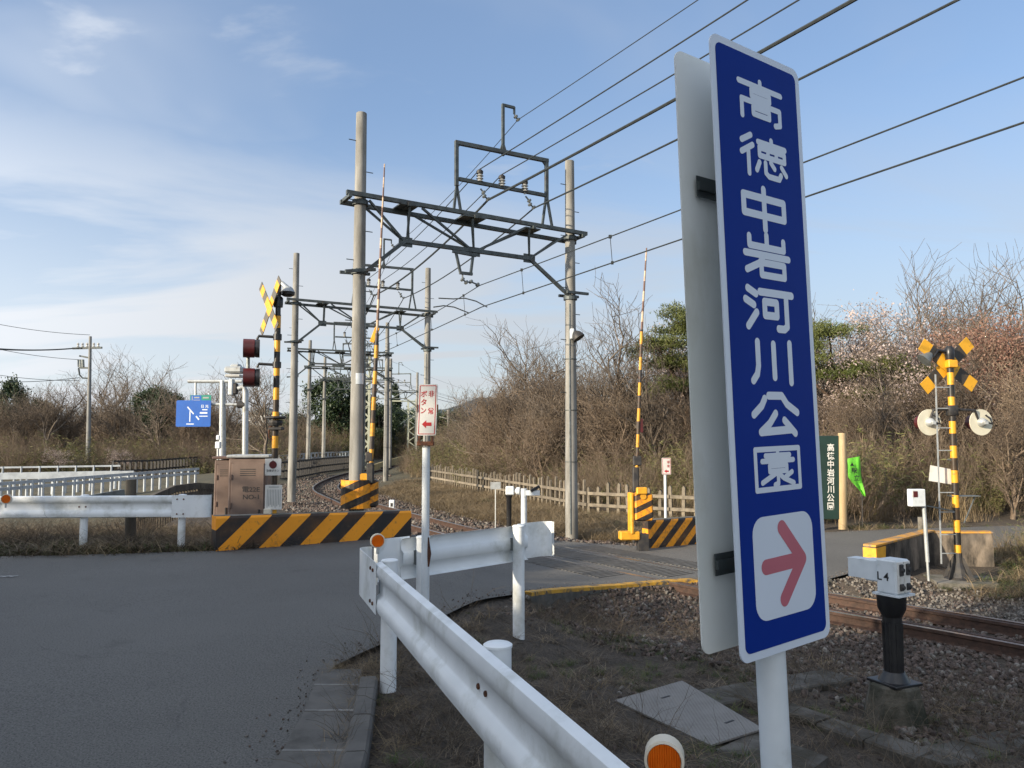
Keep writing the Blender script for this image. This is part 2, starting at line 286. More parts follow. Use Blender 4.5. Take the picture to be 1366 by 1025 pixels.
# ------------------------------------------------------------------ mesh building
class MB:
    def __init__(s): s.v, s.f, s.m = [], [], []
    def _add(s, vs, fs, mi=0):
        o = len(s.v); s.v += [tuple(x) for x in vs]; s.f += [tuple(i + o for i in f) for f in fs]; s.m += [mi] * len(fs); return s
    def box(s, c, size, rz=0.0, bev=0.0, mi=0, rot=None):
        hx, hy, hz = [x / 2 for x in size]
        if bev > 0:
            b = min(bev, hx * .6, hy * .6, hz * .6); vs = []; 
            for z, k in ((-hz, b), (-hz + b, 0), (hz - b, 0), (hz, b)):
                for x, y in ((-hx + b, -hy + k), (hx - b, -hy + k), (hx - k, -hy + b), (hx - k, hy - b), (hx - b, hy - k), (-hx + b, hy - k), (-hx + k, hy - b), (-hx + k, -hy + b)): vs.append((x, y, z))
            fs = [tuple(range(7, -1, -1)), tuple(range(24, 32))]
            for r in range(3):
                for i in range(8): fs.append((r * 8 + i, r * 8 + (i + 1) % 8, r * 8 + 8 + (i + 1) % 8, r * 8 + 8 + i))
        else:
            vs = [(x, y, z) for z in (-hz, hz) for x, y in ((-hx, -hy), (hx, -hy), (hx, hy), (-hx, hy))]
            fs = [(3, 2, 1, 0), (4, 5, 6, 7)] + [(i, (i + 1) % 4, 4 + (i + 1) % 4, 4 + i) for i in range(4)]
        mt = (rot.to_matrix() if rot is not None else Matrix.Rotation(rz, 3, 'Z'))
        c = Vector(c)
        return s._add([mt @ Vector(p) + c for p in vs], fs, mi)
    def bar(s, a, b, w, h=None, mi=0, up=(0, 0, 1)):
        a, b = Vector(a), Vector(b); h = h or w; d = (b - a).normalized(); u = Vector(up)
        if abs(d.dot(u)) > .98: u = Vector((0, 1, 0))
        x = d.cross(u).normalized() * w / 2; z = x.cross(d).normalized() * h / 2
        vs = [a - x - z, a + x - z, a + x + z, a - x + z, b - x - z, b + x - z, b + x + z, b - x + z]
        return s._add(vs, [(0, 1, 2, 3), (7, 6, 5, 4), (0, 4, 5, 1), (1, 5, 6, 2), (2, 6, 7, 3), (3, 7, 4, 0)], mi)
    def tube(s, pts, r, n=10, cap=True, mi=0):
        pts = [Vector(p) for p in pts]; rs = r if isinstance(r, (list, tuple)) else [r] * len(pts)
        vs = []; N = len(pts); prev = None
        for i, p in enumerate(pts):
            d = (pts[min(i + 1, N - 1)] - pts[max(i - 1, 0)])
            if d.length < 1e-9: d = Vector((0, 0, 1))
            d.normalize()
            if prev is None:
                u = Vector((0, 0, 1)) if abs(d.z) < .9 else Vector((1, 0, 0))
                x = d.cross(u).normalized()
            else:
                x = (prev - d * prev.dot(d)); x = x.normalized() if x.length > 1e-6 else d.orthogonal().normalized()
            prev = x; y = d.cross(x)
            for k in range(n):
                a = 2 * math.pi * k / n; vs.append(p + x * math.cos(a) * rs[i] + y * math.sin(a) * rs[i])
        fs = []
        for i in range(N - 1):
            for k in range(n): fs.append((i * n + k, i * n + (k + 1) % n, (i + 1) * n + (k + 1) % n, (i + 1) * n + k))
        if cap: fs += [tuple(range(n - 1, -1, -1)), tuple(range((N - 1) * n, N * n))]
        return s._add(vs, fs, mi)
    def prism(s, poly, o, ex, ey, ez, depth, mi=0, mi_side=None):
        """poly in 2D (ex,ey) placed at o, extruded depth along ez (centred 0..depth)"""
        o, ex, ey, ez = map(Vector, (o, ex, ey, ez)); n = len(poly)
        a = [o + ex * x + ey * y for x, y in poly]; b = [p + ez * depth for p in a]
        s._add(a + b, [tuple(range(n - 1, -1, -1)), tuple(range(n, 2 * n))], mi)
        return s._add(a + b, [(i, (i + 1) % n, n + (i + 1) % n, n + i) for i in range(n)], mi if mi_side is None else mi_side)
    def lathe(s, prof, o=(0, 0, 0), axis=(0, 0, 1), n=16, mi=0):
        o = Vector(o); d = Vector(axis).normalized(); x = d.orthogonal().normalized(); y = d.cross(x); vs = []
        for r, h in prof:
            for k in range(n):
                a = 2 * math.pi * k / n; vs.append(o + d * h + (x * math.cos(a) + y * math.sin(a)) * r)
        N = len(prof); fs = []
        for i in range(N - 1):
            for k in range(n): fs.append((i * n + k, i * n + (k + 1) % n, (i + 1) * n + (k + 1) % n, (i + 1) * n + k))
        fs += [tuple(range(n - 1, -1, -1)), tuple(range((N - 1) * n, N * n))]
        return s._add(vs, fs, mi)
    def sweep(s, prof, path, mi=0, closed=True, cap=True, up=(0, 0, 1)):
        """prof: (side, up) points; path: list of points; side = right of travel direction"""
        path = [Vector(p) for p in path]; N = len(path); n = len(prof); vs = []; up = Vector(up)
        for i, p in enumerate(path):
            d = (path[min(i + 1, N - 1)] - path[max(i - 1, 0)]).normalized(); side = d.cross(up).normalized(); u = side.cross(d)
            vs += [p + side * a + u * b for a, b in prof]
        fs = []
        for i in range(N - 1):
            for k in range(n if closed else n - 1): fs.append((i * n + k, i * n + (k + 1) % n, (i + 1) * n + (k + 1) % n, (i + 1) * n + k))
        if cap and closed: fs += [tuple(range(n - 1, -1, -1)), tuple(range((N - 1) * n, N * n))]
        return s._add(vs, fs, mi)

def link(o): scene.collection.objects.link(o); return o
def part(name, mb, mats, parent=None, world=True, smooth=None, label=None):
    me = bpy.data.meshes.new(name)
    if not isinstance(mats, (list, tuple)): mats = [mats]
    vs = mb.v
    if parent is not None and world:
        inv = parent_world(parent).inverted(); vs = [tuple(inv @ Vector(v)) for v in vs]
    me.from_pydata(vs, [], mb.f)
    for m in mats: me.materials.append(m)
    if len(mats) > 1: me.polygons.foreach_set('material_index', mb.m)
    me.validate(); me.update()
    fix_normals(me)
    if smooth: shade(me, smooth)
    o = link(bpy.data.objects.new(name, me))
    if parent is not None: o.parent = parent
    if label: o['label'] = label
    return o
import bmesh
def fix_normals(me):
    bm = bmesh.new(); bm.from_mesh(me); bmesh.ops.recalc_face_normals(bm, faces=bm.faces); bm.to_mesh(me); bm.free()
def shade(me, ang):
    me.polygons.foreach_set('use_smooth', [True] * len(me.polygons))
    try: me.set_sharp_from_angle(angle=R(ang))
    except Exception: pass
def parent_world(p):
    m = Matrix.LocRotScale(p.location, p.rotation_euler, p.scale)
    return parent_world(p.parent) @ m if p.parent else m
def thing(name, label, cat, loc=(0, 0, 0), rz=0.0, group=None):
    o = link(bpy.data.objects.new(name, None)); o.empty_display_size = .2
    o.location = loc; o.rotation_euler = (0, 0, rz)
    return tag(o, label, cat, group)
def tag(o, label, cat, group=None):
    o['label'] = label; o['category'] = cat
    if group: o['group'] = group
    return o
def struct(o): o['kind'] = 'structure'; return o
def copy_tree(o, parent=None):
    c = o.copy(); link(c); c.parent = parent
    for ch in list(o.children): copy_tree(ch, c)
    return c
def mono(name, mb, mats, label, cat, loc=None, rz=0.0, group=None, smooth=None):
    """a thing that is one mesh, world coordinates in, origin moved to loc"""
    loc = Vector(loc) if loc is not None else Vector(mb.v[0])
    e = Matrix.LocRotScale(loc, Euler((0, 0, rz)), None).inverted()
    mb.v = [tuple(e @ Vector(v)) for v in mb.v]
    o = part(name, mb, mats, smooth=smooth); o.location = loc; o.rotation_euler = (0, 0, rz)
    return tag(o, label, cat, group)
def fastmesh(name, V, Q, mats, midx=None, smooth=False):
    """numpy verts (N,3), quads or tris (K,4|3)"""
    me = bpy.data.meshes.new(name); V = np.asarray(V, np.float32); Q = np.asarray(Q, np.int32); k = Q.shape[1]
    me.vertices.add(len(V)); me.vertices.foreach_set('co', V.ravel())
    me.loops.add(Q.size); me.loops.foreach_set('vertex_index', Q.ravel())
    me.polygons.add(len(Q)); me.polygons.foreach_set('loop_start', np.arange(0, Q.size, k, dtype=np.int32))
    if smooth: me.polygons.foreach_set('use_smooth', np.ones(len(Q), bool))
    for m in mats: me.materials.append(m)
    if midx is not None: me.polygons.foreach_set('material_index', np.asarray(midx, np.int32))
    me.update(calc_edges=True); me.validate()
    return me
FONT_CACHE = {}
def glyph(ch, weight=0.0):
    """built-in font outline of a short string as (verts, faces), unit em, centred"""
    key = (ch, weight)
    if key not in FONT_CACHE:
        cu = bpy.data.curves.new('t', 'FONT'); cu.body = ch; cu.size = 1; cu.align_x = 'CENTER'; cu.align_y = 'CENTER'; cu.offset = weight; cu.resolution_u = 3
        ob = link(bpy.data.objects.new('t', cu)); dg = bpy.context.evaluated_depsgraph_get(); dg.update()
        me = bpy.data.meshes.new_from_object(ob.evaluated_get(dg))
        vs = [tuple(v.co) for v in me.vertices]; fs = [tuple(p.vertices) for p in me.polygons]
        if vs:
            xs = [v[0] for v in vs]; ys = [v[1] for v in vs]; mx, my = (min(xs) + max(xs)) / 2, (min(ys) + max(ys)) / 2
            vs = [(v[0] - mx, v[1] - my) for v in vs]
        FONT_CACHE[key] = (vs, fs)
        bpy.data.objects.remove(ob); bpy.data.curves.remove(cu); bpy.data.meshes.remove(me)
    return FONT_CACHE[key]
def letter(mb, ch, o, ex, ey, sx, sy, weight=.01, mi=0):
    vs, fs = glyph(ch, weight); o, ex, ey = Vector(o), Vector(ex), Vector(ey)
    mb._add([o + ex * x * sx + ey * y * sy for x, y in vs], fs, mi); return mb

# ================================================================== terrain and track
RAILZ = -0.5
def catmull(pts, step=.5):
    pts = [Vector((*p, 0)) for p in pts]; out = []
    for i in range(len(pts) - 1):
        p0, p1, p2, p3 = pts[max(i - 1, 0)], pts[i], pts[i + 1], pts[min(i + 2, len(pts) - 1)]
        n = max(2, int((p2 - p1).length / step))
        for k in range(n):
            t = k / n
            out.append(.5 * ((2 * p1) + (p2 - p0) * t + (2 * p0 - 5 * p1 + 4 * p2 - p3) * t * t + (3 * p1 - p0 - 3 * p2 + p3) * t ** 3))
    out.append(pts[-1]); return out
CENTRE = catmull([(13.6, -3.6), (10.2, 2.4), (7.6, 6.5), (5.8, 9.0), (4.2, 10.9), (2.7, 12.8), (.4, 16.1), (-1.6, 19.5), (-4.0, 24.2), (-6.0, 28.7), (-8.9, 37), (-10.5, 50), (-10.2, 62), (-8.2, 85), (-2, 115), (9, 150)], .5)
CN = np.array([(p.x, p.y) for p in CENTRE])
TD = np.gradient(CN, axis=0); TD /= np.linalg.norm(TD, axis=1)[:, None]
def track_u(x, y):
    """signed distance to the track (right of travel away from the camera positive)"""
    x = np.atleast_1d(np.asarray(x, float)).ravel(); y = np.atleast_1d(np.asarray(y, float)).ravel()
    out = np.empty(len(x))
    for s in range(0, len(x), 20000):
        dx = x[s:s + 20000, None] - CN[None, :, 0]; dy = y[s:s + 20000, None] - CN[None, :, 1]
        d2 = dx * dx + dy * dy; i = d2.argmin(1); r = np.arange(len(i))
        sg = np.sign(dx[r, i] * TD[i, 1] - dy[r, i] * TD[i, 0]); out[s:s + 20000] = sg * np.sqrt(d2[r, i])
    return out
def sst(a, b, x): t = np.clip((x - a) / (b - a), 0, 1); return t * t * (3 - 2 * t)
def road_z(u, x):
    w = 1.8 + 3.4 * sst(-1.6, .2, np.asarray(x, float)); t = np.clip((np.abs(u) - 1.2) / w, 0, 1)
    return np.where(u < 0, RAILZ * (1 - t * t * (3 - 2 * t)), RAILZ)
# road: near edge and far edge polylines, both running left -> right
NEAR = [(-1.22, -1.0), (-1.22, 3.0), (-1.225, 4.3), (-1.27, 4.92), (-1.34, 5.42), (-1.38, 5.85), (-1.18, 6.4), (-.85, 7.1), (-.59, 7.79), (-.35, 8.44), (.03, 9.77), (.19, 10.2), (.38, 10.6), (.6, 10.97), (.83, 11.28), (1.2, 11.63), (1.56, 11.88), (1.93, 12.07), (2.31, 12.22), (2.72, 12.36), (3.4, 12.4), (5.0, 12.4), (6.1, 13.4), (7.6, 15.0), (10, 16.0), (16, 17.2), (30, 19.2)]
FAR = [(-26, -1.0), (-22, 3), (-17, 8.0), (-12, 10.6), (-8.2, 11.35), (-6.2, 11.6), (-4.6, 11.98), (-1.77, 13.88), (-1.3, 15.3), (-.9, 16.7), (.4, 17.4), (1.9, 16.6), (2.7, 16.2), (4.4, 17.0), (6.2, 18.2), (9, 19.2), (16, 20.6), (30, 22.6)]
ROADPOLY = NEAR + FAR[::-1]
def poly_sd(x, y, poly):
    """signed distance, negative inside"""
    x, y = np.asarray(x, float), np.asarray(y, float); n = len(poly); d = np.full(x.shape, 1e9); ins = np.zeros(x.shape, bool)
    for i in range(n):
        ax, ay = poly[i]; bx, by = poly[(i + 1) % n]; ex, ey = bx - ax, by - ay
        t = np.clip(((x - ax) * ex + (y - ay) * ey) / (ex * ex + ey * ey + 1e-12), 0, 1)
        d = np.minimum(d, np.hypot(x - ax - t * ex, y - ay - t * ey))
        if ay != by:
            c = ((ay > y) != (by > y)) & (x < (bx - ax) * (y - ay) / (by - ay) + ax); ins ^= c
    return np.where(ins, -d, d)
def vnoise(x, y, s, seed=0):
    xi, yi = np.floor(x / s), np.floor(y / s); fx, fy = x / s - xi, y / s - yi
    h = lambda a, b: np.modf(np.abs(np.sin(a * 127.1 + b * 311.7 + seed * 17.3) * 43758.5453))[0]
    fx, fy = fx * fx * (3 - 2 * fx), fy * fy * (3 - 2 * fy)
    return (h(xi, yi) * (1 - fx) + h(xi + 1, yi) * fx) * (1 - fy) + (h(xi, yi + 1) * (1 - fx) + h(xi + 1, yi + 1) * fx) * fy
FENCE_A, FENCE_B = Vector((-2.9, 36.6)), Vector((2.3, 23.2))   # right-hand fence, far to near
FENCE_C = Vector((6.2, 20.3))
def behind_fence(x, y):
    """distance beyond the right-hand fence / road edge line (positive on the thicket side)"""
    pts = [(-12, 66), (-3.2, 37.2), (2.3, 23.4), (6.3, 20.6), (10, 20.6), (30, 24), (60, 28)]
    poly = pts + [(200, 60), (200, 300), (-2, 300)]
    return -poly_sd(x, y, poly)
def H(x, y):
    x = np.atleast_1d(np.asarray(x, float)); y = np.atleast_1d(np.asarray(y, float)); sh = x.shape
    x, y = x.ravel(), y.ravel()
    u = track_u(x, y); a = np.abs(u)
    near = -.66 + .30 * sst(1.9, 4.6, a) + .28 * sst(4.6, 7.5, a)
    leftfar = -.66 + .35 * sst(2.2, 4.5, a) - .55 * sst(5, 16, a)
    z = np.where(u < 0, np.where(y < 13, near, leftfar), -.66 + .10 * sst(2.0, 4, a))
    bt = sst(13, 17, y); z = np.where((u < 0) & (y >= 13), near * (1 - bt) + leftfar * bt, z)
    bf = behind_fence(x, y); z = z + np.where(u > 0, np.clip(bf, 0, 26) * .085, 0)
    far = sst(60, 200, np.hypot(x, y)); z = z * (1 - far) + (-1.2) * far
    sd = poly_sd(x, y, ROADPOLY); rz = road_z(u, x)
    fill = sst(1.1, .25, sd) if False else 1 - sst(.12, 1.5, sd)
    # steeper bank where the road edge drops to the ballast
    steep = (x > .12) & (y > 8.7) & (x < 5.2) & (y < 13.2) & (a < 6.2)
    fill = np.where(steep, 1 - sst(.05, .38, sd), fill)
    z = z * (1 - fill) + (rz - .05) * fill
    z = np.where(sd < 0, rz - .05 - .05 * sst(0.0, .3, -sd), z)
    z = z - .26 * np.exp(-(((x - 1.0) / 1.1) ** 2 + ((y - 10.2) / .9) ** 2)) * (sd > .10)
    amp = np.where(sd < .1, 0, np.where(a < 2.2, .02, .05))
    z = z + amp * (vnoise(x, y, .55) - .5) * 1.6 + amp * (vnoise(x, y, .17, 3) - .5)
    return z.reshape(sh)
def Hz(x, y): return float(H(x, y)[0])
def grid_axis(lo, hi, knots):
    out = [lo]
    while out[-1] < hi:
        s = next(st for lim, st in knots if out[-1] < lim); out.append(out[-1] + s)
    return np.array(out)
gx = grid_axis(-4500, 4500, [(-600, 400), (-120, 60), (-40, 8), (-14, 1.2), (-4, .4), (8, .16), (20, .5), (40, 2), (120, 8), (600, 60), (9999, 400)])
gy = grid_axis(-300, 7000, [(-30, 60), (-4, 4), (0, .5), (13, .16), (28, .4), (60, 1.5), (120, 6), (600, 50), (9999, 400)])
X, Y = np.meshgrid(gx, gy); Z = H(X, Y)
nx, ny = len(gx), len(gy); idx = np.arange(nx * ny).reshape(ny, nx)
Q = np.stack([idx[:-1, :-1], idx[:-1, 1:], idx[1:, 1:], idx[1:, :-1]], -1).reshape(-1, 4)
V = np.stack([X, Y, Z], -1).reshape(-1, 3)
cxm = V[Q].mean(1); farm = (np.abs(cxm[:, 0]) > 30) | (cxm[:, 1] > 30) | (cxm[:, 1] < -10) | (cxm[:, 0] < -9)
ground = struct(link(bpy.data.objects.new('ground', fastmesh('ground', V, Q, [M['soil'], M['land']], farm.astype(int), True))))
# road: strips between the two edge lines
def resample(pts, n):
    p = np.array(pts, float); d = np.r_[0, np.cumsum(np.hypot(*np.diff(p, axis=0).T))]; t = np.linspace(0, d[-1], n)
    return np.stack([np.interp(t, d, p[:, 0]), np.interp(t, d, p[:, 1])], 1)
from mathutils.geometry import tessellate_polygon
def sheet(name, poly, zf, mat, cell=.35):
    """polygon filled with triangles fine enough to follow zf: clip grid cells against polygon"""
    bm = bmesh.new(); vs = [bm.verts.new((x, y, 0)) for x, y in poly]; bm.faces.new(vs)
    bmesh.ops.triangulate(bm, faces=bm.faces[:])
    for ax in (0, 1):
        lo = min(p[ax] for p in poly); hi = max(p[ax] for p in poly)
        lo = max(lo, -10 if ax == 0 else 2); hi = min(hi, 12 if ax == 0 else 22)
        t = lo + cell
        while t < hi:
            co = [0, 0, 0]; co[ax] = t; no = [0, 0, 0]; no[ax] = 1
            bmesh.ops.bisect_plane(bm, geom=bm.verts[:] + bm.edges[:] + bm.faces[:], plane_co=co, plane_no=no); t += cell
    xs = np.array([v.co.x for v in bm.verts]); ys = np.array([v.co.y for v in bm.verts]); zs = zf(xs, ys)
    for v, z in zip(bm.verts, zs): v.co.z = z
    bmesh.ops.recalc_face_normals(bm, faces=bm.faces)
    if sum(f.normal.z for f in bm.faces) < 0: bmesh.ops.reverse_faces(bm, faces=bm.faces)
    me = bpy.data.meshes.new(name); bm.to_mesh(me); bm.free(); me.materials.append(mat)
    me.polygons.foreach_set('use_smooth', [True] * len(me.polygons))
    return link(bpy.data.objects.new(name, me))
FARS = [(x, y + (.0 if x < -9 else (vnoise(np.array([x * 1.0]), np.array([y * 1.0]), .4)[0] - .5) * .10)) for x, y in resample(FAR, 160)]
NEARS = [tuple(p) for p in resample(NEAR, 120)]
rzf = lambda x, y: road_z(track_u(x, y), x) + .010 * (vnoise(x, y, 1.7, 5) - .5) * (np.abs(track_u(x, y)) > 1.5)
road = struct(sheet('road', NEARS + FARS[::-1], rzf, M['asphalt'], .4))
# concrete edge of the crossing with its yellow line
edge = [p for p in NEARS if .14 < p[0] < 5.2]
mb = MB(); pth = []
for x, y in edge: pth.append((x, y, float(rzf(np.array([x]), np.array([y]))[0])))
mb.sweep([(-.02, .012), (.10, .012), (.10, -.62), (-.02, -.62)], pth)
struct(part('road_edge_wall', mb, M['concrete_dark']))
mb = MB(); mb.sweep([(-.03, .018), (.085, .018), (.102, .010), (.102, -.035), (-.03, .006)], [p for p in pth if p[0] < 2.9 or p[0] > 4.6][:1] + [p for p in pth if p[0] < 3.4])
M['edge_yellow'] = pm('scuffed yellow edge paint', (.55, .30, .03), .6, 0, (.42, .23, .03), 6, dirt=(.09, .08, .06), dirt_scale=7, dirt_lo=.50, dirt_hi=.62)
yl = struct(part('edge_line', mb, M['edge_yellow']))
mb = MB()
wl_ = [(-8.4, 9.55), (-7.3, 9.62), (-6.2, 9.78)]
for (a, b), (c, d) in zip(wl_, wl_[1:]):
    za, zb = [float(rzf(np.array([q[0]]), np.array([q[1]]))[0]) + .006 for q in ((a, b), (c, d))]
    mb._add([(a, b - .06, za), (c, d - .06, zb), (c, d + .06, zb), (a, b + .06, za)], [(0, 1, 2, 3)])
M['line_worn'] = pm('worn white road line', (.30, .30, .29), .7, 0, (.07, .07, .07), 25, lo=.45, hi=.55)
struct(part('road_line', mb, M['line_worn']))

# ------------------------------------------------------------------ railway track
track = struct(link(bpy.data.objects.new('railway_track', None)))
def offset_line(off, i0=0, i1=None, z=0.0, step=1):
    out = []
    for i in list(range(i0, i1 or len(CN), step)): out.append((CN[i, 0] + TD[i, 1] * off, CN[i, 1] - TD[i, 0] * off, z))
    return out
RP = [(-.065, -.15), (.065, -.15), (.065, -.138), (.012, -.118), (.012, -.045), (.034, -.035), (.034, 0), (-.034, 0), (-.034, -.035), (-.012, -.045), (-.012, -.118), (-.065, -.138)]
for off in (-.568, .568):
    mb = MB(); mb.sweep(RP, offset_line(off, z=RAILZ)); r = part('rail', mb, M['rail'], track)
    mb = MB(); mb.sweep([(-.031, .0015), (.031, .0015), (.031, -.004), (-.031, -.004)], offset_line(off, z=RAILZ)); part('rail_head', mb, M['rail_top'], r)
    rr = off - math.copysign(.12, off)
    crossing_idx = [i for i in range(len(CN)) if 9.2 < CN[i, 1] < 17.6]
    mb = MB(); mb.sweep(RP, offset_line(rr, crossing_idx[0] - 4, crossing_idx[-1] + 5, z=RAILZ - .002)); part('guard_rail', mb, M['rail'], track)
sl = MB().box((0, 0, 0), (2.0, .21, .15), bev=.015)
s0 = part('sleeper', sl, M['sleeper'], track); cum = 0; last = None; ns = 0
fast = MB().box((0, 0, 0), (.30, .12, .03))
f0 = None
for i in range(len(CN) - 1):
    d = np.hypot(*(CN[i + 1] - CN[i])); n = 0
    while cum < d:
        t = cum / d; x, y = CN[i] * (1 - t) + CN[i + 1] * t
        if not (11.2 < y < 17.0) and y < 90 and ns < 290:
            o = s0 if ns == 0 else link(s0.copy())
            o.parent = track; o.location = (x, y, RAILZ - .235); o.rotation_euler = (0, 0, math.atan2(TD[i, 1], TD[i, 0]) - R(90)); ns += 1
        cum += .62
    cum -= d
# crossing deck panels
deck = struct(link(bpy.data.objects.new('crossing_deck', None)))
M['deck'] = pm('ribbed crossing panel', (.135, .130, .12), .85, 0, (.105, .10, .092), 6, bmp=.4, dirt=(.14, .125, .10), dirt_scale=5)
def deck_panel(w):
    mb = MB().box((0, 0, -.045), (w, .585, .07), bev=.01)
    for k in range(6): mb.box((0, -.24 + k * .096, -.002), (w * .92, .05, .010), bev=.003)
    return mb
panels = {}
arc = 0; k = 0; start = None
di = [i for i in range(len(CN)) if 11.4 < CN[i, 1] < 17.0]
L = [0]
for i in di[:-1]: L.append(L[-1] + np.hypot(*(CN[i + 1] - CN[i])))
for off, w in ((0, .70), (-.96, .62), (.96, .62)):
    proto = None; s = .3
    while s < L[-1]:
        j = max(q for q in range(len(L)) if L[q] <= s); i = di[j]; t = (s - L[j]); x = CN[i, 0] + TD[i, 0] * t; y = CN[i, 1] + TD[i, 1] * t
        if poly_sd(np.array([x + TD[i, 1] * off]), np.array([y - TD[i, 0] * off]), ROADPOLY)[0] > -.42: s += .60; continue
        if proto is None: o = proto = part('deck_panel', deck_panel(w), M['deck'], deck, world=False)
        else: o = link(proto.copy())
        o.parent = deck
        o.location = (x + TD[i, 1] * off, y - TD[i, 0] * off, RAILZ + .012); o.rotation_euler = (0, 0, math.atan2(TD[i, 1], TD[i, 0]) - R(90)); s += .60

# ------------------------------------------------------------------ gutter and kerb by the road
gut = struct(link(bpy.data.objects.new('gutter', None)))
gp = [(-1.24, 1.6), (-1.24, 2.3), (-1.24, 3.0), (-1.235, 3.65), (-1.245, 4.3), (-1.29, 4.92), (-1.36, 5.42), (-1.40, 5.8)]
gin = [(x + w, y) for (x, y), w in zip(gp, (.40, .40, .40, .40, .385, .36, .33, .29))]
M['slab'] = pm('gutter slab concrete', (.115, .108, .098), .85, 0, (.085, .08, .073), 5, bmp=.35, bdist=.004, dirt=(.045, .042, .035), dirt_scale=3, bscale=60)
M['joint'] = pm('pale mortar joint', (.24, .235, .22), .9, 0, (.15, .145, .135), 9)
for i in range(len(gp) - 1):
    g = .006
    a, b, c, d = gp[i], gp[i + 1], gin[i + 1], gin[i]
    mb = MB(); vs = [(a[0], a[1] + g), (d[0], d[1] + g), (c[0], c[1] - g), (b[0], b[1] - g)]
    mb.prism(vs, (0, 0, -.10), (1, 0, 0), (0, 1, 0), (0, 0, 1), .122 + .003 * (i % 2)); part('slab', mb, M['slab'], gut)
    mb = MB(); mb.prism([(a[0], a[1] - .014), (d[0], d[1] - .014), (d[0], d[1] + .014), (a[0], a[1] + .014)], (0, 0, -.10), (1, 0, 0), (0, 1, 0), (0, 0, 1), .1265); part('joint', mb, M['joint'], gut)
kerb = struct(link(bpy.data.objects.new('kerb', None)))
kp = [(-.70, 1.6), (-.71, 2.3), (-.73, 3.0), (-.775, 3.6), (-.83, 4.2), (-.90, 4.75), (-.97, 5.25), (-1.0, 5.5)]
for (a, b), (c, d) in zip(kp, kp[1:]):
    dd = Vector((c - a, d - b, 0)).normalized() * .006
    mb = MB(); mb.sweep([(-.065, -.1), (-.06, .045), (-.045, .06), (.05, .06), (.065, .04), (.065, -.1)], [Vector((a, b, 0)) + dd, Vector((c, d, 0)) - dd]); part('kerb_stone', mb, M['slab'], kerb)

# concrete cable troughs round the ballast at the lower right (lids picked apart)
tr = struct(link(bpy.data.objects.new('cable_trough', None)))
M['trough'] = pm('trough lid concrete', (.115, .105, .09), .92, 0, (.07, .062, .052), 5, bmp=.8, bdist=.012, dirt=(.04, .034, .022), dirt_scale=3, dirt_lo=.44, dirt_hi=.6, bscale=22)
def trough(a, b, n, w, z0, z1, h=.14):
    a, b = Vector((*a, z0)), Vector((*b, z1))
    a.z = Hz(a.x, a.y) + .075; b.z = Hz(b.x, b.y) + .075
    for i in range(n):
        p, q = a.lerp(b, i / n), a.lerp(b, (i + 1) / n); d = (q - p).normalized() * .008
        j = rnd.uniform(-.008, .008)
        mb = MB(); mb.sweep([(-w / 2, -h), (-w / 2, -.012), (-w / 2 + .012, 0), (w / 2 - .012, 0), (w / 2, -.012), (w / 2, -h)], [p + d + Vector((0, 0, j)), q - d + Vector((0, 0, j))]); part('trough_lid', mb, M['trough'], tr)
TZ = -.29
def G2(px, py, z=TZ): g = G(px, py, z); return (g.x, g.y)
trough(G2(905, 948), G2(1120, 885), 4, .34, TZ, TZ)
trough(G2(990, 925, -.27), G2(1235, 1005, -.27), 4, .22, -.265, -.265, .2)
trough(G2(1232, 1008, -.27), G2(1420, 925, -.27), 3, .30, -.26, -.26, .2)

# ================================================================== things near the camera
# ---- park direction sign
TL, BL = P(949, 42, 1.90), P(985, 889, 1.90)
TR, BR = P(1066, 98, 2.141), P(1107, 847, 2.141)
Wd = (TR - TL).length; Hd = (TL - BL).length
eu = (TR - TL + BR - BL).normalized(); evd = ((BL - TL) + (BR - TR)).normalized(); en = evd.cross(eu).normalized()
if en.y > 0: en = -en                       # towards the viewer
evd = (evd - eu * evd.dot(eu)).normalized()
SC = (TL + TR + BL + BR) / 4
def s_uv(px, py):
    d = ray(px, py); o = Vector((0, 0, CAMZ)); t = (SC - o).dot(en) / d.dot(en); p = o + d * t - SC
    return p.dot(eu), -p.dot(evd)           # u right, v up, metres from the centre
UP = -evd
gpost = Vector((0, 0, 0))
t_ = (0 - SC.z) / UP.z; axis0 = SC - en * .055 - eu * .0
foot = axis0 + UP * ((Hz(axis0.x, axis0.y) - .15 - axis0.z) / UP.z)
sign = thing('direction_sign', 'tall leaning blue sign with white lettering and red arrow, on a white post', 'sign', (foot.x, foot.y, Hz(foot.x, foot.y)), math.atan2(eu.y, eu.x))
def rrect(w, h, r, n=5):
    pts = []
    for cx_, cy_, a0 in ((w / 2 - r, h / 2 - r, 0), (-w / 2 + r, h / 2 - r, 90), (-w / 2 + r, -h / 2 + r, 180), (w / 2 - r, -h / 2 + r, 270)):
        for k in range(n + 1): a = R(a0 + 90 * k / n); pts.append((cx_ + r * math.cos(a), cy_ + r * math.sin(a)))
    return pts
mb = MB(); mb.prism(rrect(Wd, Hd, .030, 7), SC, eu, UP, -en, .004); pan = part('panel', mb, M['sign_white'], sign)
mb = MB(); mb.prism(rrect(Wd - .040, Hd - .040, .020, 7), SC + en * .0012, eu, UP, -en, .0010); part('face', mb, M['sign_blue'], pan)
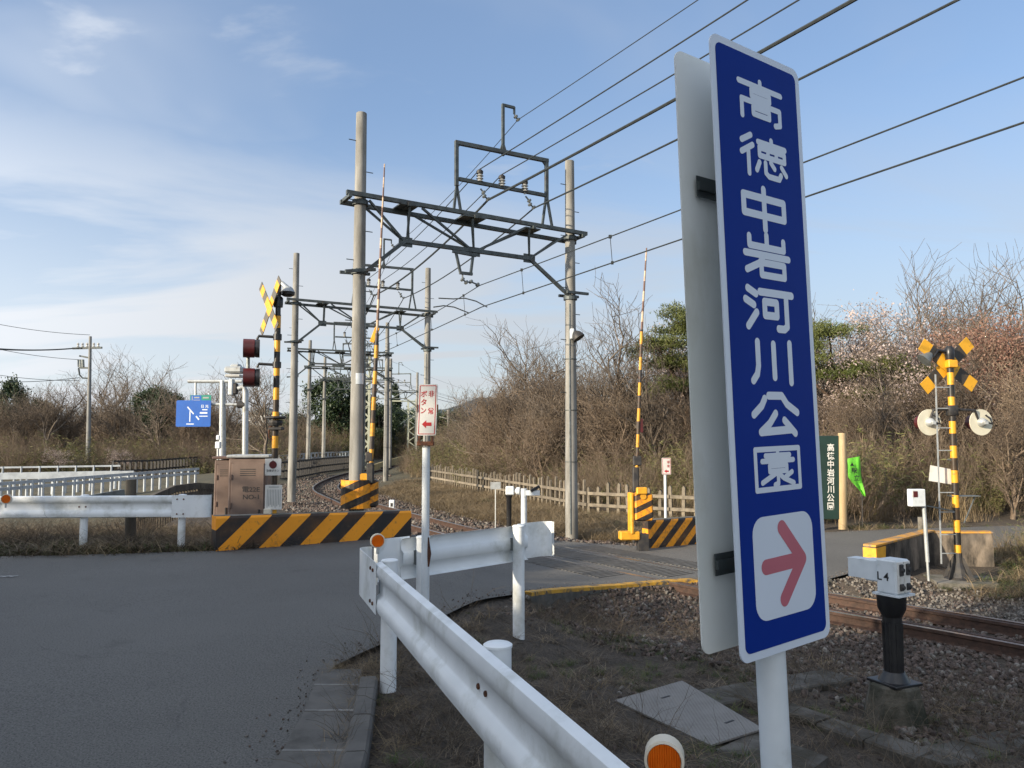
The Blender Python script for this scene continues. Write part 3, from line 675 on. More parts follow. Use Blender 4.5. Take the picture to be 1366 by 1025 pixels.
STK = {
 '高': [[(50, 2), (50, 13)], [(8, 16), (92, 16)], [(32, 28), (68, 28), (68, 43), (32, 43), (32, 28)], [(12, 97), (12, 57), (88, 57), (88, 92), (78, 97)], [(34, 69), (66, 69), (66, 85), (34, 85), (34, 69)]],
 '徳': [[(26, 4), (8, 22)], [(29, 27), (7, 50)], [(20, 44), (20, 97)], [(40, 15), (95, 15)], [(67, 3), (67, 27)], [(42, 28), (93, 28), (93, 47), (42, 47), (42, 28)], [(59, 28), (59, 47)], [(76, 28), (76, 47)], [(41, 64), (35, 84)], [(53, 62), (53, 86), (59, 93), (80, 93), (84, 82)], [(64, 58), (71, 70)], [(86, 62), (95, 79)]],
 '中': [[(50, 2), (50, 98)], [(10, 24), (90, 24), (90, 66), (10, 66), (10, 24)]],
 '岩': [[(50, 0), (50, 29)], [(16, 8), (16, 29), (84, 29), (84, 8)], [(7, 48), (93, 48)], [(43, 48), (34, 68), (9, 87)], [(37, 66), (83, 66), (83, 95), (37, 95), (37, 66)]],
 '河': [[(10, 8), (25, 19)], [(5, 34), (20, 45)], [(8, 95), (25, 62)], [(33, 13), (97, 13)], [(85, 13), (85, 89), (79, 96), (67, 96)], [(41, 35), (65, 35), (65, 67), (41, 67), (41, 35)]],
 '川': [[(19, 6), (19, 60), (16, 80), (8, 95)], [(50, 9), (50, 86)], [(83, 5), (83, 97)]],
 '公': [[(30, 14), (24, 30), (8, 50)], [(38, 7), (64, 7), (74, 27), (94, 46)], [(50, 48), (38, 70), (20, 90), (80, 86)], [(67, 64), (88, 95)]],
 '園': [[(7, 5), (93, 5), (93, 96), (7, 96), (7, 5)], [(26, 20), (74, 20)], [(50, 11), (50, 31)], [(19, 32), (81, 32)], [(33, 43), (67, 43), (67, 56), (33, 56), (33, 43)], [(46, 60), (18, 80)], [(49, 62), (49, 84), (42, 87)], [(51, 62), (60, 73), (80, 86)], [(77, 60), (64, 70)]],
}
def stroke(mb, pts, r, o, ex, ey, ez, lift):
    """rounded flat stroke: capsules, each lifted a hair above the last"""
    P2 = [Vector(p) for p in pts]
    for i in range(len(P2) - 1):
        a, b = P2[i], P2[i + 1]; d = (b - a).normalized(); ang = math.atan2(d.y, d.x); poly = []
        for k in range(9): t = ang - math.pi / 2 + math.pi * k / 8; poly.append((b.x + r * math.cos(t), b.y + r * math.sin(t)))
        for k in range(9): t = ang + math.pi / 2 + math.pi * k / 8; poly.append((a.x + r * math.cos(t), a.y + r * math.sin(t)))
        z = lift[0]; lift[0] += .00003
        mb._add([o + ex * x + ey * y + ez * z for x, y in poly], [tuple(range(len(poly)))])
cen = {'高': (1014, 137), '徳': (1018, 211), '中': (1019, 280), '岩': (1023, 343), '河': (1025.5, 412), '川': (1032, 483), '公': (1034, 553), '園': (1037.5, 625)}
for ch, (px, py) in cen.items():
    u, v = s_uv(px, py); cw, chh = .565 * Wd, .0715 * Hd
    mb = MB(); lift = [.0018]
    for st in STK[ch]:
        pts = [((x - 50) / 100 * cw + u, (50 - y) / 100 * chh + v) for x, y in st]
        stroke(mb, pts, (.0104 if ch in '中川公河' else .0096 if ch == '岩' else .0082 if ch != '園' else .0070), SC, eu, UP, en, lift)
    part('lettering', mb, M['sign_white'], pan)
c4 = [s_uv(1001, 692), s_uv(1084, 680), s_uv(1010, 829), s_uv(1086, 813)]
bu0, bu1 = (c4[0][0] + c4[2][0]) / 2, (c4[1][0] + c4[3][0]) / 2; bv0, bv1 = (c4[0][1] + c4[1][1]) / 2, (c4[2][1] + c4[3][1]) / 2
mb = MB(); mb.prism(rrect(bu1 - bu0, bv0 - bv1, .045, 7), SC + eu * (bu0 + bu1) / 2 + UP * (bv0 + bv1) / 2 + en * .0020, eu, UP, -en, .0006); part('arrow_ground', mb, M['sign_white'], pan)
mb = MB(); lift = [.0024]
tip = s_uv(1069, 745)
for a in (s_uv(1021, 757), s_uv(1042, 704), s_uv(1046, 799)): stroke(mb, [a, tip], .0195, SC, eu, UP, en, lift)
part('arrow', mb, M['arrow_red'], pan)
BO = SC - en * .112 - eu * .004 + UP * .0
mb = MB(); mb.prism(rrect(Wd, Hd, .030, 7), BO, eu, UP, -en, .004); bp_ = part('panel', mb, M['sign_back'], sign, label='weathered grey back of the rear panel')
mb = MB()
for vv in (.262 * Hd, -.30 * Hd):
    pass
for vv in (s_uv(950, 228)[1], s_uv(975, 765)[1]):
    mbb = MB(); c = BO + UP * vv + en * .012 - eu * .05
    mbb.prism([(-.10, -.028), (.14, -.028), (.14, .028), (-.10, .028)], c, eu, UP, en, .003)
    mbb.prism([(-.10, -.012), (.14, -.012), (.14, .012), (-.10, .012)], c + en * .003, eu, UP, en, .008)
    mbb.prism([(.02, -.045), (.05, -.045), (.05, .045), (.02, .045)], c + en * .011, eu, UP, en, .05)
    part('bracket', mbb, M['steel_dark'], sign)
    mbb = MB(); c2 = SC - en * .02 + UP * vv
    mbb.prism([(-.10, -.028), (.10, -.028), (.10, .028), (-.10, .028)], c2, eu, UP, en, .014); part('bracket', mbb, M['steel'], sign)
mb = MB(); mb.tube([foot, axis0 + UP * Hd * .46], .0385, 24); part('post', mb, M['box_white'], sign, smooth=40)

# ---- guard rails
WP = [(0, .172), (.036, .160), (.046, .118), (.038, .074), (.010, .052), (.004, .045), (.004, -.045), (.010, -.052), (.038, -.074), (.046, -.118), (.036, -.160), (0, -.172)]
WP = WP + [(a - .004 if 0 < i < len(WP) - 1 else a - .003, b) for i, (a, b) in reversed(list(enumerate(WP)))]
def w_beam(path, side=1, ztop=.85):
    mb = MB(); mb.sweep([(a * side, b + ztop - .175) for a, b in WP], path); return mb
def wing(p, d, side, ztop, L=.50, curl=.11):
    """flat end sleeve that curls away from the road; p end of beam, d outward direction, side vector towards the road"""
    d, side = Vector(d).normalized(), Vector(side).normalized(); mb = MB(); pts = []
    for k in range(9):
        t = k / 8; q_ = [0, .4, .72, .84, .90, .95, .985, 1.0, 1.0][k]; pts.append((L * q_ if k < 3 else L * .72 + (L * (q_ - .72) / .28) * (.16 / L), .052 - curl * [0, 0, 0, .03, .10, .25, .45, .72, 1.0][k]))
    prof_out = [Vector(p) + d * (a - .10) + side * b for a, b in pts]; prof_in = [q - side * .004 - d * .0 for q in prof_out]; n = len(pts)
    vs = []
    for q in prof_out + prof_in: vs += [(q.x, q.y, q.z + ztop - .35), (q.x, q.y, q.z + ztop + .0)]
    fs = []
    for k in range(n - 1):
        a, b = 2 * k, 2 * k + 2; fs.append((a, b, b + 1, a + 1)); a += 2 * n; b += 2 * n; fs.append((a, a + 1, b + 1, b))
        fs.append((2 * k + 1, 2 * k + 3, 2 * n + 2 * k + 3, 2 * n + 2 * k + 1)); fs.append((2 * k, 2 * n + 2 * k, 2 * n + 2 * k + 2, 2 * k + 2))
    fs += [(0, 1, 2 * n + 1, 2 * n), (2 * n - 2, 4 * n - 2, 4 * n - 1, 2 * n - 1)]
    mb._add(vs, fs); return mb
def bolt(mb, p, n, r=.013):
    mb.lathe([(r, 0), (r, .007), (r * .7, .010)], p, n, 8)
def post_mb(x, y, z0, z1, r=.057):
    mb = MB(); mb.lathe([(r, z0 - .3), (r, z1 - .012), (r + .004, z1 - .012), (r + .004, z1 - .002), (r * .9, z1 + .004), (r * .3, z1 + .008)], (x, y, 0), (0, 0, 1), 24); return mb
def guard(name, label, A, B, posts, side, ztop=.85, wings=(.5, .5), z0=0.0, mat='white_paint', seams=(), boltpairs=(), ztb=None):
    """A->B beam line (z = ground), side=+1: road on the right of A->B"""
    A, B = Vector(A), Vector(B); t = thing(name, label, 'guard rail', (A.x, A.y, A.z), math.atan2((B - A).y, (B - A).x))
    d = (B - A).normalized(); s = Vector((d.y, -d.x, 0)) * side
    b = part('beam', w_beam([A, B], side, ztop), M[mat], t, smooth=50)
    if wings[0]: w = part('end_wing', wing(A, -d, s, ztop + .004, wings[0]), M[mat], t, smooth=50)
    if wings[1]: w = part('end_wing', wing(B, d, s, ztop + .004, wings[1]), M[mat], t, smooth=50)
    bm_ = MB(); L = (B - A).length
    for q in boltpairs:
        for dz in (0,):
            for off in (-.05, .05): p = A + d * (q + off) + s * .004; bolt(bm_, (p.x, p.y, p.z + ztop - .175), s)
    for e, q in ((wings[0], -.04), (wings[1], L + .04)):
        if e:
            for off in (-.06, .04):
                for dz in (-.115, .115): p = A + d * (q + off) + s * .053; bolt(bm_, (p.x, p.y, p.z + ztop - .175 + dz), s)
    if bm_.v: part('bolt', bm_, M['rust'], t)['kind'] = 'stuff'
    for q in posts:
        p = A + d * q - s * .062; zg = p.z
        pb = MB(); pb.prism([(-.05, -.06), (.05, -.06), (.05, .06), (-.05, .06)], (A + d * q + Vector((0, 0, ztop - .175)) + s * .003), d, (0, 0, 1), -s, .03)
        part('post', post_mb(p.x, p.y, zg, zg + ztop + .005), M[mat], t, smooth=40)
        part('block', pb, M['steel'], t)
    for q in seams:
        sb = w_beam([A + d * (q - .16), A + d * (q + .16)], side, ztop); sb.v = [(v[0] + s.x * .005, v[1] + s.y * .005, v[2]) for v in sb.v]; part('splice', sb, M[mat], t, smooth=50)
    return t
FA = Vector((-.925, 5.50, 0)); FB = FA + Vector((.359, -1, 0)) * 5.9
fd = (FB - FA).normalized()
Lq = lambda Yv: (FA.y - Yv) / -fd.y
fg = guard('guard_rail', 'long white guard rail running from the blue sign towards the crossing, nearest the camera', FA, FB, [Lq(5.5), Lq(3.25), Lq(1.1)], 1, .85, (.95, 0), boltpairs=[Lq(3.25)], mat='white_paint')
MA, MB_ = Vector((-.92, 6.62, 0)), Vector((.16, 7.72, 0)); md = (MB_ - MA).normalized()
mg = guard('guard_rail', 'short guard rail seen from behind, standing before the crossing road', MA, MB_, [.16, (MB_ - MA).length - .20], -1, .87, (.35, .36))
GA, GB = G(262, 0, 0) if False else Vector((-10.3, 12.0, 0)), Vector((-5.27, 12.3, 0)); gd = (GB - GA).normalized()
lg = guard('guard_rail', 'white guard rail at the left beside the striped block, facing the road', GA, GB, [2.15, 3.55, 5.06], 1, .83, (0, .58), boltpairs=[3.55], seams=[2.15])
for o in (fg, mg, lg): o['group'] = 'white guard rails round the road junction'
mb = MB()
# reflectors
def reflector(name, label, p, n, r=.06, depth=.05, stick=.10, ribs=True):
    n = Vector(n).normalized(); p = Vector(p)
    t = thing(name, label, 'reflector', p - Vector((0, 0, stick)))
    mb = MB(); mb.tube([p - Vector((0, 0, stick)), p - Vector((0, 0, r * .8))], .012, 8); part('stem', mb, M['steel_light'], t)
    mb = MB(); mb.lathe([(r * .75, -depth), (r, -depth * .8), (r, 0), (r * .86, .002), (r * .84, -.006)], p, n, 24); part('housing', mb, M['cream'], t, smooth=40)
    mb = MB(); x = n.cross(Vector((0, 0, 1))).normalized(); y = x.cross(n); rr = r * .83
    N = 14; prev = None
    for k in range(N):
        x0, x1 = -rr + 2 * rr * k / N, -rr + 2 * rr * (k + 1) / N; xm = (x0 + x1) / 2
        def ye(q): return math.sqrt(max(rr * rr - q * q, 1e-8))
        a = [p + x * x0 + y * s_ * ye(x0) + n * -.002 for s_ in (-1, 1)]; b = [p + x * xm + y * s_ * ye(xm) + n * .003 for s_ in (-1, 1)]; c = [p + x * x1 + y * s_ * ye(x1) + n * -.002 for s_ in (-1, 1)]
        mb._add([*a, *b, *c], [(0, 2, 3, 1), (2, 4, 5, 3)])
    part('lens', mb, M['orange'], t)
    return t
reflector('road_reflector', 'round amber reflector with cream housing on the near guard rail, bottom of the view', P(886, 1016, 1.80), (-.22, -1, .0), .045, .055, .12)
reflector('road_reflector', 'round amber reflector on the far end of the near guard rail', P(504, 722, 6.15), (.35, -1, 0), .058, .03, .10)
reflector('road_reflector', 'tarnished amber reflector above the left guard rail at the picture edge', P(8, 666, 10.9), (.2, -1, 0), .07, .04, .12)

# ---- emergency button sign post
eb = Vector((-.690, 6.2, 0))
es = thing('push_button_sign', 'white post with red framed vertical sign between the two near guard rails', 'sign', (eb.x, eb.y, 0))
mb = MB(); mb.tube([(eb.x, eb.y, -.2), (eb.x + .0, eb.y, P(570, 596, 6.2).z)], .031, 16); pst = part('post', mb, M['box_white'], es, smooth=40)
mb = MB(); mb.tube([(eb.x + .024, eb.y - .012, .70), (eb.x + .030, eb.y - .010, .80), (eb.x + .022, eb.y - .014, .93)], [.010, .019, .008], 8); part('rust_patch', mb, M['rust'], pst)
EA, EB_ = P(561, 513, 6.17), P(584.5, 512, 6.17); EC = P(559.5, 580, 6.17)
def sign_board(parent, c, ex, ey, w, h, t, face, rim=None, rimw=.008, rimmat='red', mat='panel_white', name='panel'):
    c, ex, ey = Vector(c), Vector(ex).normalized(), Vector(ey).normalized(); n = ex.cross(ey)   # n towards viewer if ex right, ey up
    mb = MB(); mb.prism(rrect(w, h, .012, 3), c, ex, ey, -n, t); p = part(name, mb, M[mat], parent)
    if rim:
        mb = MB()
        for (x, y, a, b) in ((0, h / 2 - rim, w - 2 * rim, rimw), (0, -h / 2 + rim, w - 2 * rim, rimw), (-w / 2 + rim, 0, rimw, h - 2 * rim), (w / 2 - rim, 0, rimw, h - 2 * rim)):
            mb.prism([(x - a / 2, y - b / 2), (x + a / 2, y - b / 2), (x + a / 2, y + b / 2), (x - a / 2, y + b / 2)], c + n * (.001 if a > b else .0013), ex, ey, -n, .0008)
        part('border', mb, M[rimmat], p)
    return p, n
ew, eh = .152, .41; ec = Vector((eb.x + .012, eb.y - .045, P(572, 547, 6.17).z)); eex, eey = Vector((.97, -.05, 0)).normalized(), Vector((.03, 0, 1)).normalized()
pp, en2 = sign_board(es, ec, eex, eey, ew, eh, .02, None, .012, .006)
mb = MB()
for ch, x, y, s in (('非', .029, .128, .050), ('常', .029, -.010, .050), ('ボ', -.031, .128, .052), ('タ', -.031, .062, .052), ('ン', -.031, -.006, .052)):
    letter(mb, ch, ec + eex * x + eey * y + en2 * .0012, eex, eey, s, s * 1.1, .022)
part('lettering', mb, M['red'], pp)
mb = MB(); mb.prism([(-.04, 0), (-.005, .032), (-.005, .014), (.038, .014), (.038, -.014), (-.005, -.014), (-.005, -.032)], ec + eey * -.115 + eex * .0 + en2 * .0016, eex, eey, -en2, .0006); part('arrow', mb, M['red'], pp)
mb = MB()
zc = P(570, 592, 6.17).z
mb.box((eb.x, eb.y - .03, zc), (.135, .06, .035), bev=.005).box((eb.x, eb.y + .0, zc + .004), (.12, .09, .02)); mb.box((eb.x - .05, eb.y - .05, zc + .035), (.018, .02, .05)).box((eb.x + .055, eb.y - .05, zc + .035), (.018, .02, .05))
for sx in (-1, 1): mb.box((eb.x + .012 + sx * .081, eb.y - .034, P(570, 545, 6.17).z), (.010, .03, .06))
part('clamp', mb, M['rust'], es)['kind'] = 'stuff'

M['foot_dark'] = pm('blackened mossy foot concrete', (.10, .09, .07), .95, 0, (.05, .048, .035), 5, bmp=.9, bdist=.02, dirt=(.02, .022, .012), dirt_scale=4, dirt_lo=.42, dirt_hi=.6)
# ---- object detector post marked L4
lx = Vector((2.84, 5.86, 0)); lz = Hz(lx.x, lx.y)
l4 = thing('obstacle_detector', 'white detector head marked L4 on a black post with concrete foot, near right', 'detector', (lx.x, lx.y, lz))
zt = P(1155, 745, 5.86).z; zb = P(1155, 790, 5.86).z
mb = MB(); mb.lathe([(.27, -.15), (.235, .02), (.175, .27), (.155, .285)], (lx.x, lx.y, lz), (0, 0, 1), 8); part('foot', mb, M['foot_dark'], l4)
ltop = zb - .02
mb = MB(); b0 = lz + .28
mb.box((lx.x, lx.y, b0 + .012), (.27, .27, .022), rz=.4, bev=.004)
mb.tube([(lx.x, lx.y, b0), (lx.x, lx.y, b0 + .09)], [.125, .075], 14)
mb.tube([(lx.x, lx.y, b0), (lx.x, lx.y, ltop - .12)], .068, 18)
mb.tube([(lx.x, lx.y, ltop - .16), (lx.x, lx.y, ltop - .10), (lx.x, lx.y, ltop)], [.068, .098, .104], 18)
part('post', mb, M['black'], l4, smooth=40)
fr = MB()
for k in range(8): a = k * math.pi / 4; fr.bar((lx.x + .06 * math.cos(a), lx.y + .06 * math.sin(a), b0 + .02), (lx.x + .066 * math.cos(a), lx.y + .066 * math.sin(a), ltop - .2), .016)
part('ribs', fr, M['black'], l4)
ha = R(58)          # head long axis: towards the lower left of the track
hx = Vector((-math.cos(ha), math.sin(ha), 0)); hy = Vector((math.sin(ha), math.cos(ha), 0)); hz = zt - zb
hc = Vector((lx.x, lx.y, (zt + zb) / 2))
hd = MB(); rot = math.atan2(hx.y, hx.x)
K = .76
hd.box(hc + hx * -.02, (.21 * K, .235 * K, hz), rz=rot, bev=.012)
hd.box(hc + hx * -.02 + Vector((0, 0, -hz / 2 - .008)), (.21, .21, .014), rz=rot)
hd.box(hc + hx * .15 * K + Vector((0, 0, .025)), (.17 * K, .16 * K, hz * .66), rz=rot, bev=.01)
head = part('head', hd, M['box_white'], l4)
mb = MB()   # snout hood: open channel
base = hc + hx * .30 * K + Vector((0, 0, .025)); hw, hh = .055, hz * .28
for sy in (-1, 1): mb.box(base + hy * sy * hw, (.17, .006, hh * 2), rz=rot)
mb.box(base + Vector((0, 0, hh)), (.18, .116, .006), rz=rot); mb.box(base - hx * .08, (.004, .106, hh * 2), rz=rot)
part('hood', mb, M['box_white'], head)
mb = MB()
for sx in (-1, 1):
    for zz_, hgt in ((.055, .085), (-.07, .05)):
        c = hc - hx * .113 + hy * (sx * .042) + Vector((0, 0, zz_)); mb.box(c, (.02, .042, hgt), rz=rot, bev=.006); mb.lathe([(.018, 0), (.014, .012)], c - hx * .01, -hx, 10)
part('latches', mb, M['black_matt'], head)['kind'] = 'stuff'
mb = MB()
for sx in (-1, 1): mb.box(hc - hx * .103 + hy * (sx * .042), (.012, .072, hz * .92), rz=rot, bev=.004)
part('cover', mb, M['panel_white'], head)
mb = MB(); nrm = -hy
fc = hc - hy * (.1185 * K) + hx * .0
for ch, o_ in (('L', .030), ('4', -.022)):
    mb = MB(); letter(mb, ch, fc + hx * o_ - hy * .0015, -hx, (0, 0, 1), .085, .085, .012); part('lettering', mb, M['black'], head)

# ---- steel inspection plate and loose slab
zp_ = Hz(*G(920, 952, -.3).xy) + .085
pc = [G(910, 908, zp_), G(1018, 972, zp_), G(948, 994, zp_), G(820, 934, zp_)]
mb = MB(); mb.prism([(p.x, p.y) for p in pc], (0, 0, zp_ - .012), (1, 0, 0), (0, 1, 0), (0, 0, 1), .012); pl = mono('inspection_plate', mb, M['plate'], 'flat grey checkered steel plate lying on the bank beside the blue sign', 'plate', pc[3])
mb = MB()
for px, py in ((888, 930), (973, 963)):
    g = G(px, py, zp_ + .001); e = (pc[1] - pc[0]).normalized(); f = Vector((e.y, -e.x, 0)); q = g; e2 = (pc[0] - pc[3]).normalized()
    mb.bar(q - e2 * .045, q + e2 * .045, .016, .004)
part('handle_slot', mb, M['black_matt'], pl)['kind'] = 'stuff'
pl['label'] = 'flat grey checkered steel plate lying on the bank beside the blue sign'
mb = MB(); zs_ = Hz(*G(1030, 1005, -.3).xy) + .06
sc4 = [G(1010, 975, zs_), G(1105, 1010, zs_), G(1040, 1060, zs_), G(955, 1000, zs_)]
mb.prism([(p.x, p.y) for p in sc4], (0, 0, zs_ - .08), (1, 0, 0), (0, 1, 0), (0, 0, 1), .08); mono('concrete_slab', mb, M['trough'], 'dark concrete slab on the ground behind the foot of the blue sign post', 'slab', sc4[3])
# ---- grey tied bag / stone at the lower right

# ================================================================== crossing equipment
def local_block(name, label, A, B, h0, h1, depth, mat, side_mat=None, capmat=None, group=None, chamfer=.10, cat='barrier'):
    """solid concrete barrier from A to B (front face line, ground z in A,B); local x along it so the stripes follow it"""
    A, B = Vector(A), Vector(B); rz = math.atan2((B - A).y, (B - A).x); L = Vector((B.x - A.x, B.y - A.y)).length
    t = thing(name, label, cat, A, rz, group); dz = B.z - A.z; c = chamfer
    vs = [(0, 0, -.25), (L, 0, dz - .25), (L, depth, dz - .25), (0, depth, -.25), (0, 0, h0 - c * .35), (L, 0, dz + h1 - c * .35), (0, c * .3, h0), (L, c * .3, dz + h1), (L, depth, dz + h1), (0, depth, h0)]
    m = MB(); m._add(vs, [(0, 1, 5, 4), (4, 5, 7, 6)], 0); m._add(vs, [(1, 2, 8, 7, 5), (0, 4, 6, 9, 3)], 1); m._add(vs, [(6, 7, 8, 9), (3, 9, 8, 2)], 2)
    part('body', m, [mat, side_mat or mat, capmat or M['concrete_old']], t, world=False)
    return t
A1 = G(292, 734, 0); A1 = Vector((-4.55, 11.95, 0)); B1 = Vector((-1.79, 13.8, .0))
local_block('concrete_barrier', 'long low concrete block with orange and black diagonal stripes at the left of the crossing', A1, B1, .53, .45, .28, M['block_stripe'])
A2 = Vector((2.83, 15.9, RAILZ)); B2 = Vector((4.55, 16.9, RAILZ))
local_block('concrete_barrier', 'short concrete block with orange and black stripes right of the far barrier machine', A2, B2, .56, .56, .26, M['block_stripe_small'])
# right-hand parapet with orange top: stains, plus shade darkened into its concrete colour
M['parapet'] = pm('stained and shade darkened parapet concrete', (.13, .11, .09), .92, 0, (.26, .21, .16), 3, bmp=.5, dirt=(.025, .022, .018), dirt_scale=2.2, dirt_lo=.38, dirt_hi=.56, stretch=(1, 1, .4))
M['cap_orange'] = pm('flaking orange paint', (.62, .30, .03), .6, 0, (.45, .22, .04), 6, dirt=(.22, .17, .12), dirt_scale=5, dirt_lo=.48, dirt_hi=.6)
pw = thing('concrete_barrier', 'angled stained concrete parapet, colour darkened for shade, with flaking orange top behind the right-hand signal', 'barrier', (5.83, 12.4, RAILZ))
pts = [Vector((5.83, 12.5, 0)), Vector((7.6, 14.0, 0)), Vector((8.5, 13.75, 0))]
for i, (a, b) in enumerate(zip(pts, pts[1:])):
    d = (b - a).normalized(); n = Vector((-d.y, d.x, 0)); h = .17 if True else 0
    mb = MB(); lo = RAILZ - .45; hi = .02 + .04 * i
    mb.prism([(0, lo), ((b - a).length, lo), ((b - a).length, .06), (0, hi - .03)], a, d, (0, 0, 1), n, .18); part('wall_section', mb, M['parapet'], pw)
    mb = MB(); L = (b - a).length
    mb.prism([(-.004, (hi - .03) + .0), (L + (.0), .06), (L, .085), (-.004, hi)], a - n * .012, d, (0, 0, 1), n, .205); part('coping', mb, M['cap_orange'], pw)
a = pts[0]; d = (pts[1] - a).normalized(); n = Vector((-d.y, d.x, 0))
mb = MB(); mb.prism([(-.012, -.30), (.32, -.20), (.34, -.02), (-.012, -.03)], a - n * .018, d, (0, 0, 1), n, .215); part('end_patch', mb, M['yellow'], pw)

# ---- crossing signal at the right
sb = Vector((7.22, 12.62, -.55)); sgz = Hz(sb.x, sb.y)
sg = thing('crossing_signal', 'yellow and black banded crossing signal with crossbuck and two round lamps at the right', 'crossing signal', (sb.x, sb.y, sgz))
YS = sb.y
def zs(py): return P(1272, py, YS).z
mb = MB(); mb.prism([(-.55, -.40), (.35, -.48), (.62, .25), (-.35, .42)], (sb.x, sb.y, sgz - .35), (1, 0, 0), (0, 1, 0), (0, 0, 1), .41); part('plinth', mb, M['concrete_old'], sg)
mb = MB(); z0 = sgz + .06; z1 = zs(740)
for k in range(4):
    a = k * math.pi / 2 + .5
    mb._add([(sb.x + .03 * math.cos(a), sb.y + .03 * math.sin(a), z0), (sb.x + .27 * math.cos(a), sb.y + .27 * math.sin(a), z0), (sb.x + .10 * math.cos(a), sb.y + .10 * math.sin(a), z1 - .05), (sb.x + .03 * math.cos(a), sb.y + .03 * math.sin(a), z1), (sb.x + .012 * math.cos(a + 1.57), sb.y + .012 * math.sin(a + 1.57), (z0 + z1) / 2)], [(0, 1, 2, 3), (0, 3, 4), (1, 4, 2)])
mb.lathe([(.22, z0), (.17, z0 + .03), (.075, z1 - .12), (.062, z1), (.062, z1 + .03)], (sb.x, sb.y, 0), (0, 0, 1), 12); part('base', mb, M['black_matt'], sg)
zt_ = zs(470)
lx_ = MB(); lx_.tube([(0, 0, z1 - sgz - .03), (-.0, 0, zt_ - sgz)], .052, 18); pole = part('pole', lx_, M['bands'], sg, world=False, smooth=40)
top = Vector((sb.x, sb.y, 0))
mb = MB(); mb.lathe([(.066, zs(480)), (.075, zs(474)), (.072, zs(466)), (.04, zs(462))], top, (0, 0, 1), 16); part('cap', mb, M['black'], sg, smooth=40)
mb = MB(); mb.box((sb.x + .01, sb.y - .02, zs(486)), (.15, .13, .12), bev=.01); part('junction_box', mb, M['yellow'], sg)
# crossbuck seen from behind/side: boards in the plane facing the far road
cbx = Vector((.97, .20, 0)).normalized(); cbn = Vector((.20, -.97, 0)); cbo = Vector((sb.x, sb.y + .07, zs(487)))
M['cb'] = stripe_mat('crossbuck stripes', (.70, .36, .02), (.035, .033, .03), (1, 0, 0), .41, .5, .03, sym=True)
for sgn, ang in ((1, 41), (-1, -35)):
    L = 1.24 if sgn == 1 else 1.20
    mb = MB().box((0, 0, 0), (L, .012, .215)); o = part('crossbuck_board', mb, M['cb'], sg, world=False)
    o.parent = sg; o.location = cbo - Vector((sb.x, sb.y, sgz)) + Vector((0, .014 * sgn, 0)); o.rotation_euler = (0, -R(ang), math.atan2(cbx.y, cbx.x))
# bell / speaker on the left top
mb = MB(); c0 = Vector((sb.x - .02, sb.y, zs(470))); c1 = P(1236, 478, YS)
mb.tube([c0, c0 + Vector((-.17, 0, .03)), c1 + Vector((.10, 0, 0))], .028, 10); part('bell_arm', mb, M['black'], sg, smooth=50)
mb = MB(); dd = (c1 - c0); dd.z = -.35; dd.normalize(); mb.lathe([(.05, -.10), (.085, -.04), (.125, .05), (.13, .06)], c1, dd, 18); part('bell_horn', mb, M['steel'], sg, smooth=40)
# twin lamps with round backing discs
za = zs(563)
mb = MB(); mb.tube([(sb.x - .36, sb.y + .05, zs(566) + .03), (sb.x - .30, sb.y, zs(547)), (sb.x, sb.y, zs(546)), (sb.x + .38, sb.y, zs(548)), (sb.x + .45, sb.y + .05, zs(560))], .022, 10)
mb.box((sb.x, sb.y, zs(548)), (.15, .13, .17), bev=.01); part('lamp_arm', mb, M['black_matt'], sg, smooth=50)
dn = Vector((.18, -.98, .0)).normalized()
M['disc_back'] = pm('cream painted disc', (.66, .63, .50), .5, 0, (.58, .55, .43), 4)
M['disc_black'] = M['black_matt']
for px in (1240, 1309):
    c = P(px, 563, YS + .05); c.z = P(px, 563.5, YS).z
    mb = MB(); r = .215; mb.lathe([(r, -.012), (r, 0)], c, dn, 28); disc = part('lamp_disc', mb, M['disc_back'], sg)
    mb = MB(); mb.lathe([(.08, 0), (.075, .03), (.055, .07), (.03, .09), (.012, .095)], c + dn * .001, dn, 18); mb.box(c + dn * .10 + Vector((0, 0, -.01)), (.05, .05, .05)); part('lamp_housing', mb, M['steel_light'], disc, smooth=40)
    mb = MB(); mb.tube([c + dn * .09 + Vector((.0, 0, .0)), c + dn * .12 + Vector((.09, 0, -.03)), c + dn * .06 + Vector((.10, 0, .06)), c + dn * .03 + Vector((.05, 0, .12))], .014, 8); part('cable', mb, M['black'], disc)
    mb = MB(); mb.tube([c - dn * .012, c - dn * .22], [.115, .12], 18, cap=False); mb.lathe([(.11, -.03), (.11, -.012)], c, dn, 18); part('lamp_hood', mb, M['dark_red'], disc)
# ladder beside the pole
mb = MB(); lxo = P(1248, 560, YS).x
mb.bar((P(1246, 500, YS).x, YS - .04, zs(500)), (P(1254, 752, YS).x, YS - .04, zs(752)), .022, .012); part('ladder_rail', mb, M['steel_light'], sg)
for py in (517, 545, 571, 601, 657, 683, 713, 738):
    mb = MB(); mb.bar((P(1247 + (py - 500) * .03, py, YS).x, YS - .04, zs(py)), (sb.x, YS - .02, zs(py)), .014); part('ladder_rung', mb, M['steel_light'], sg)
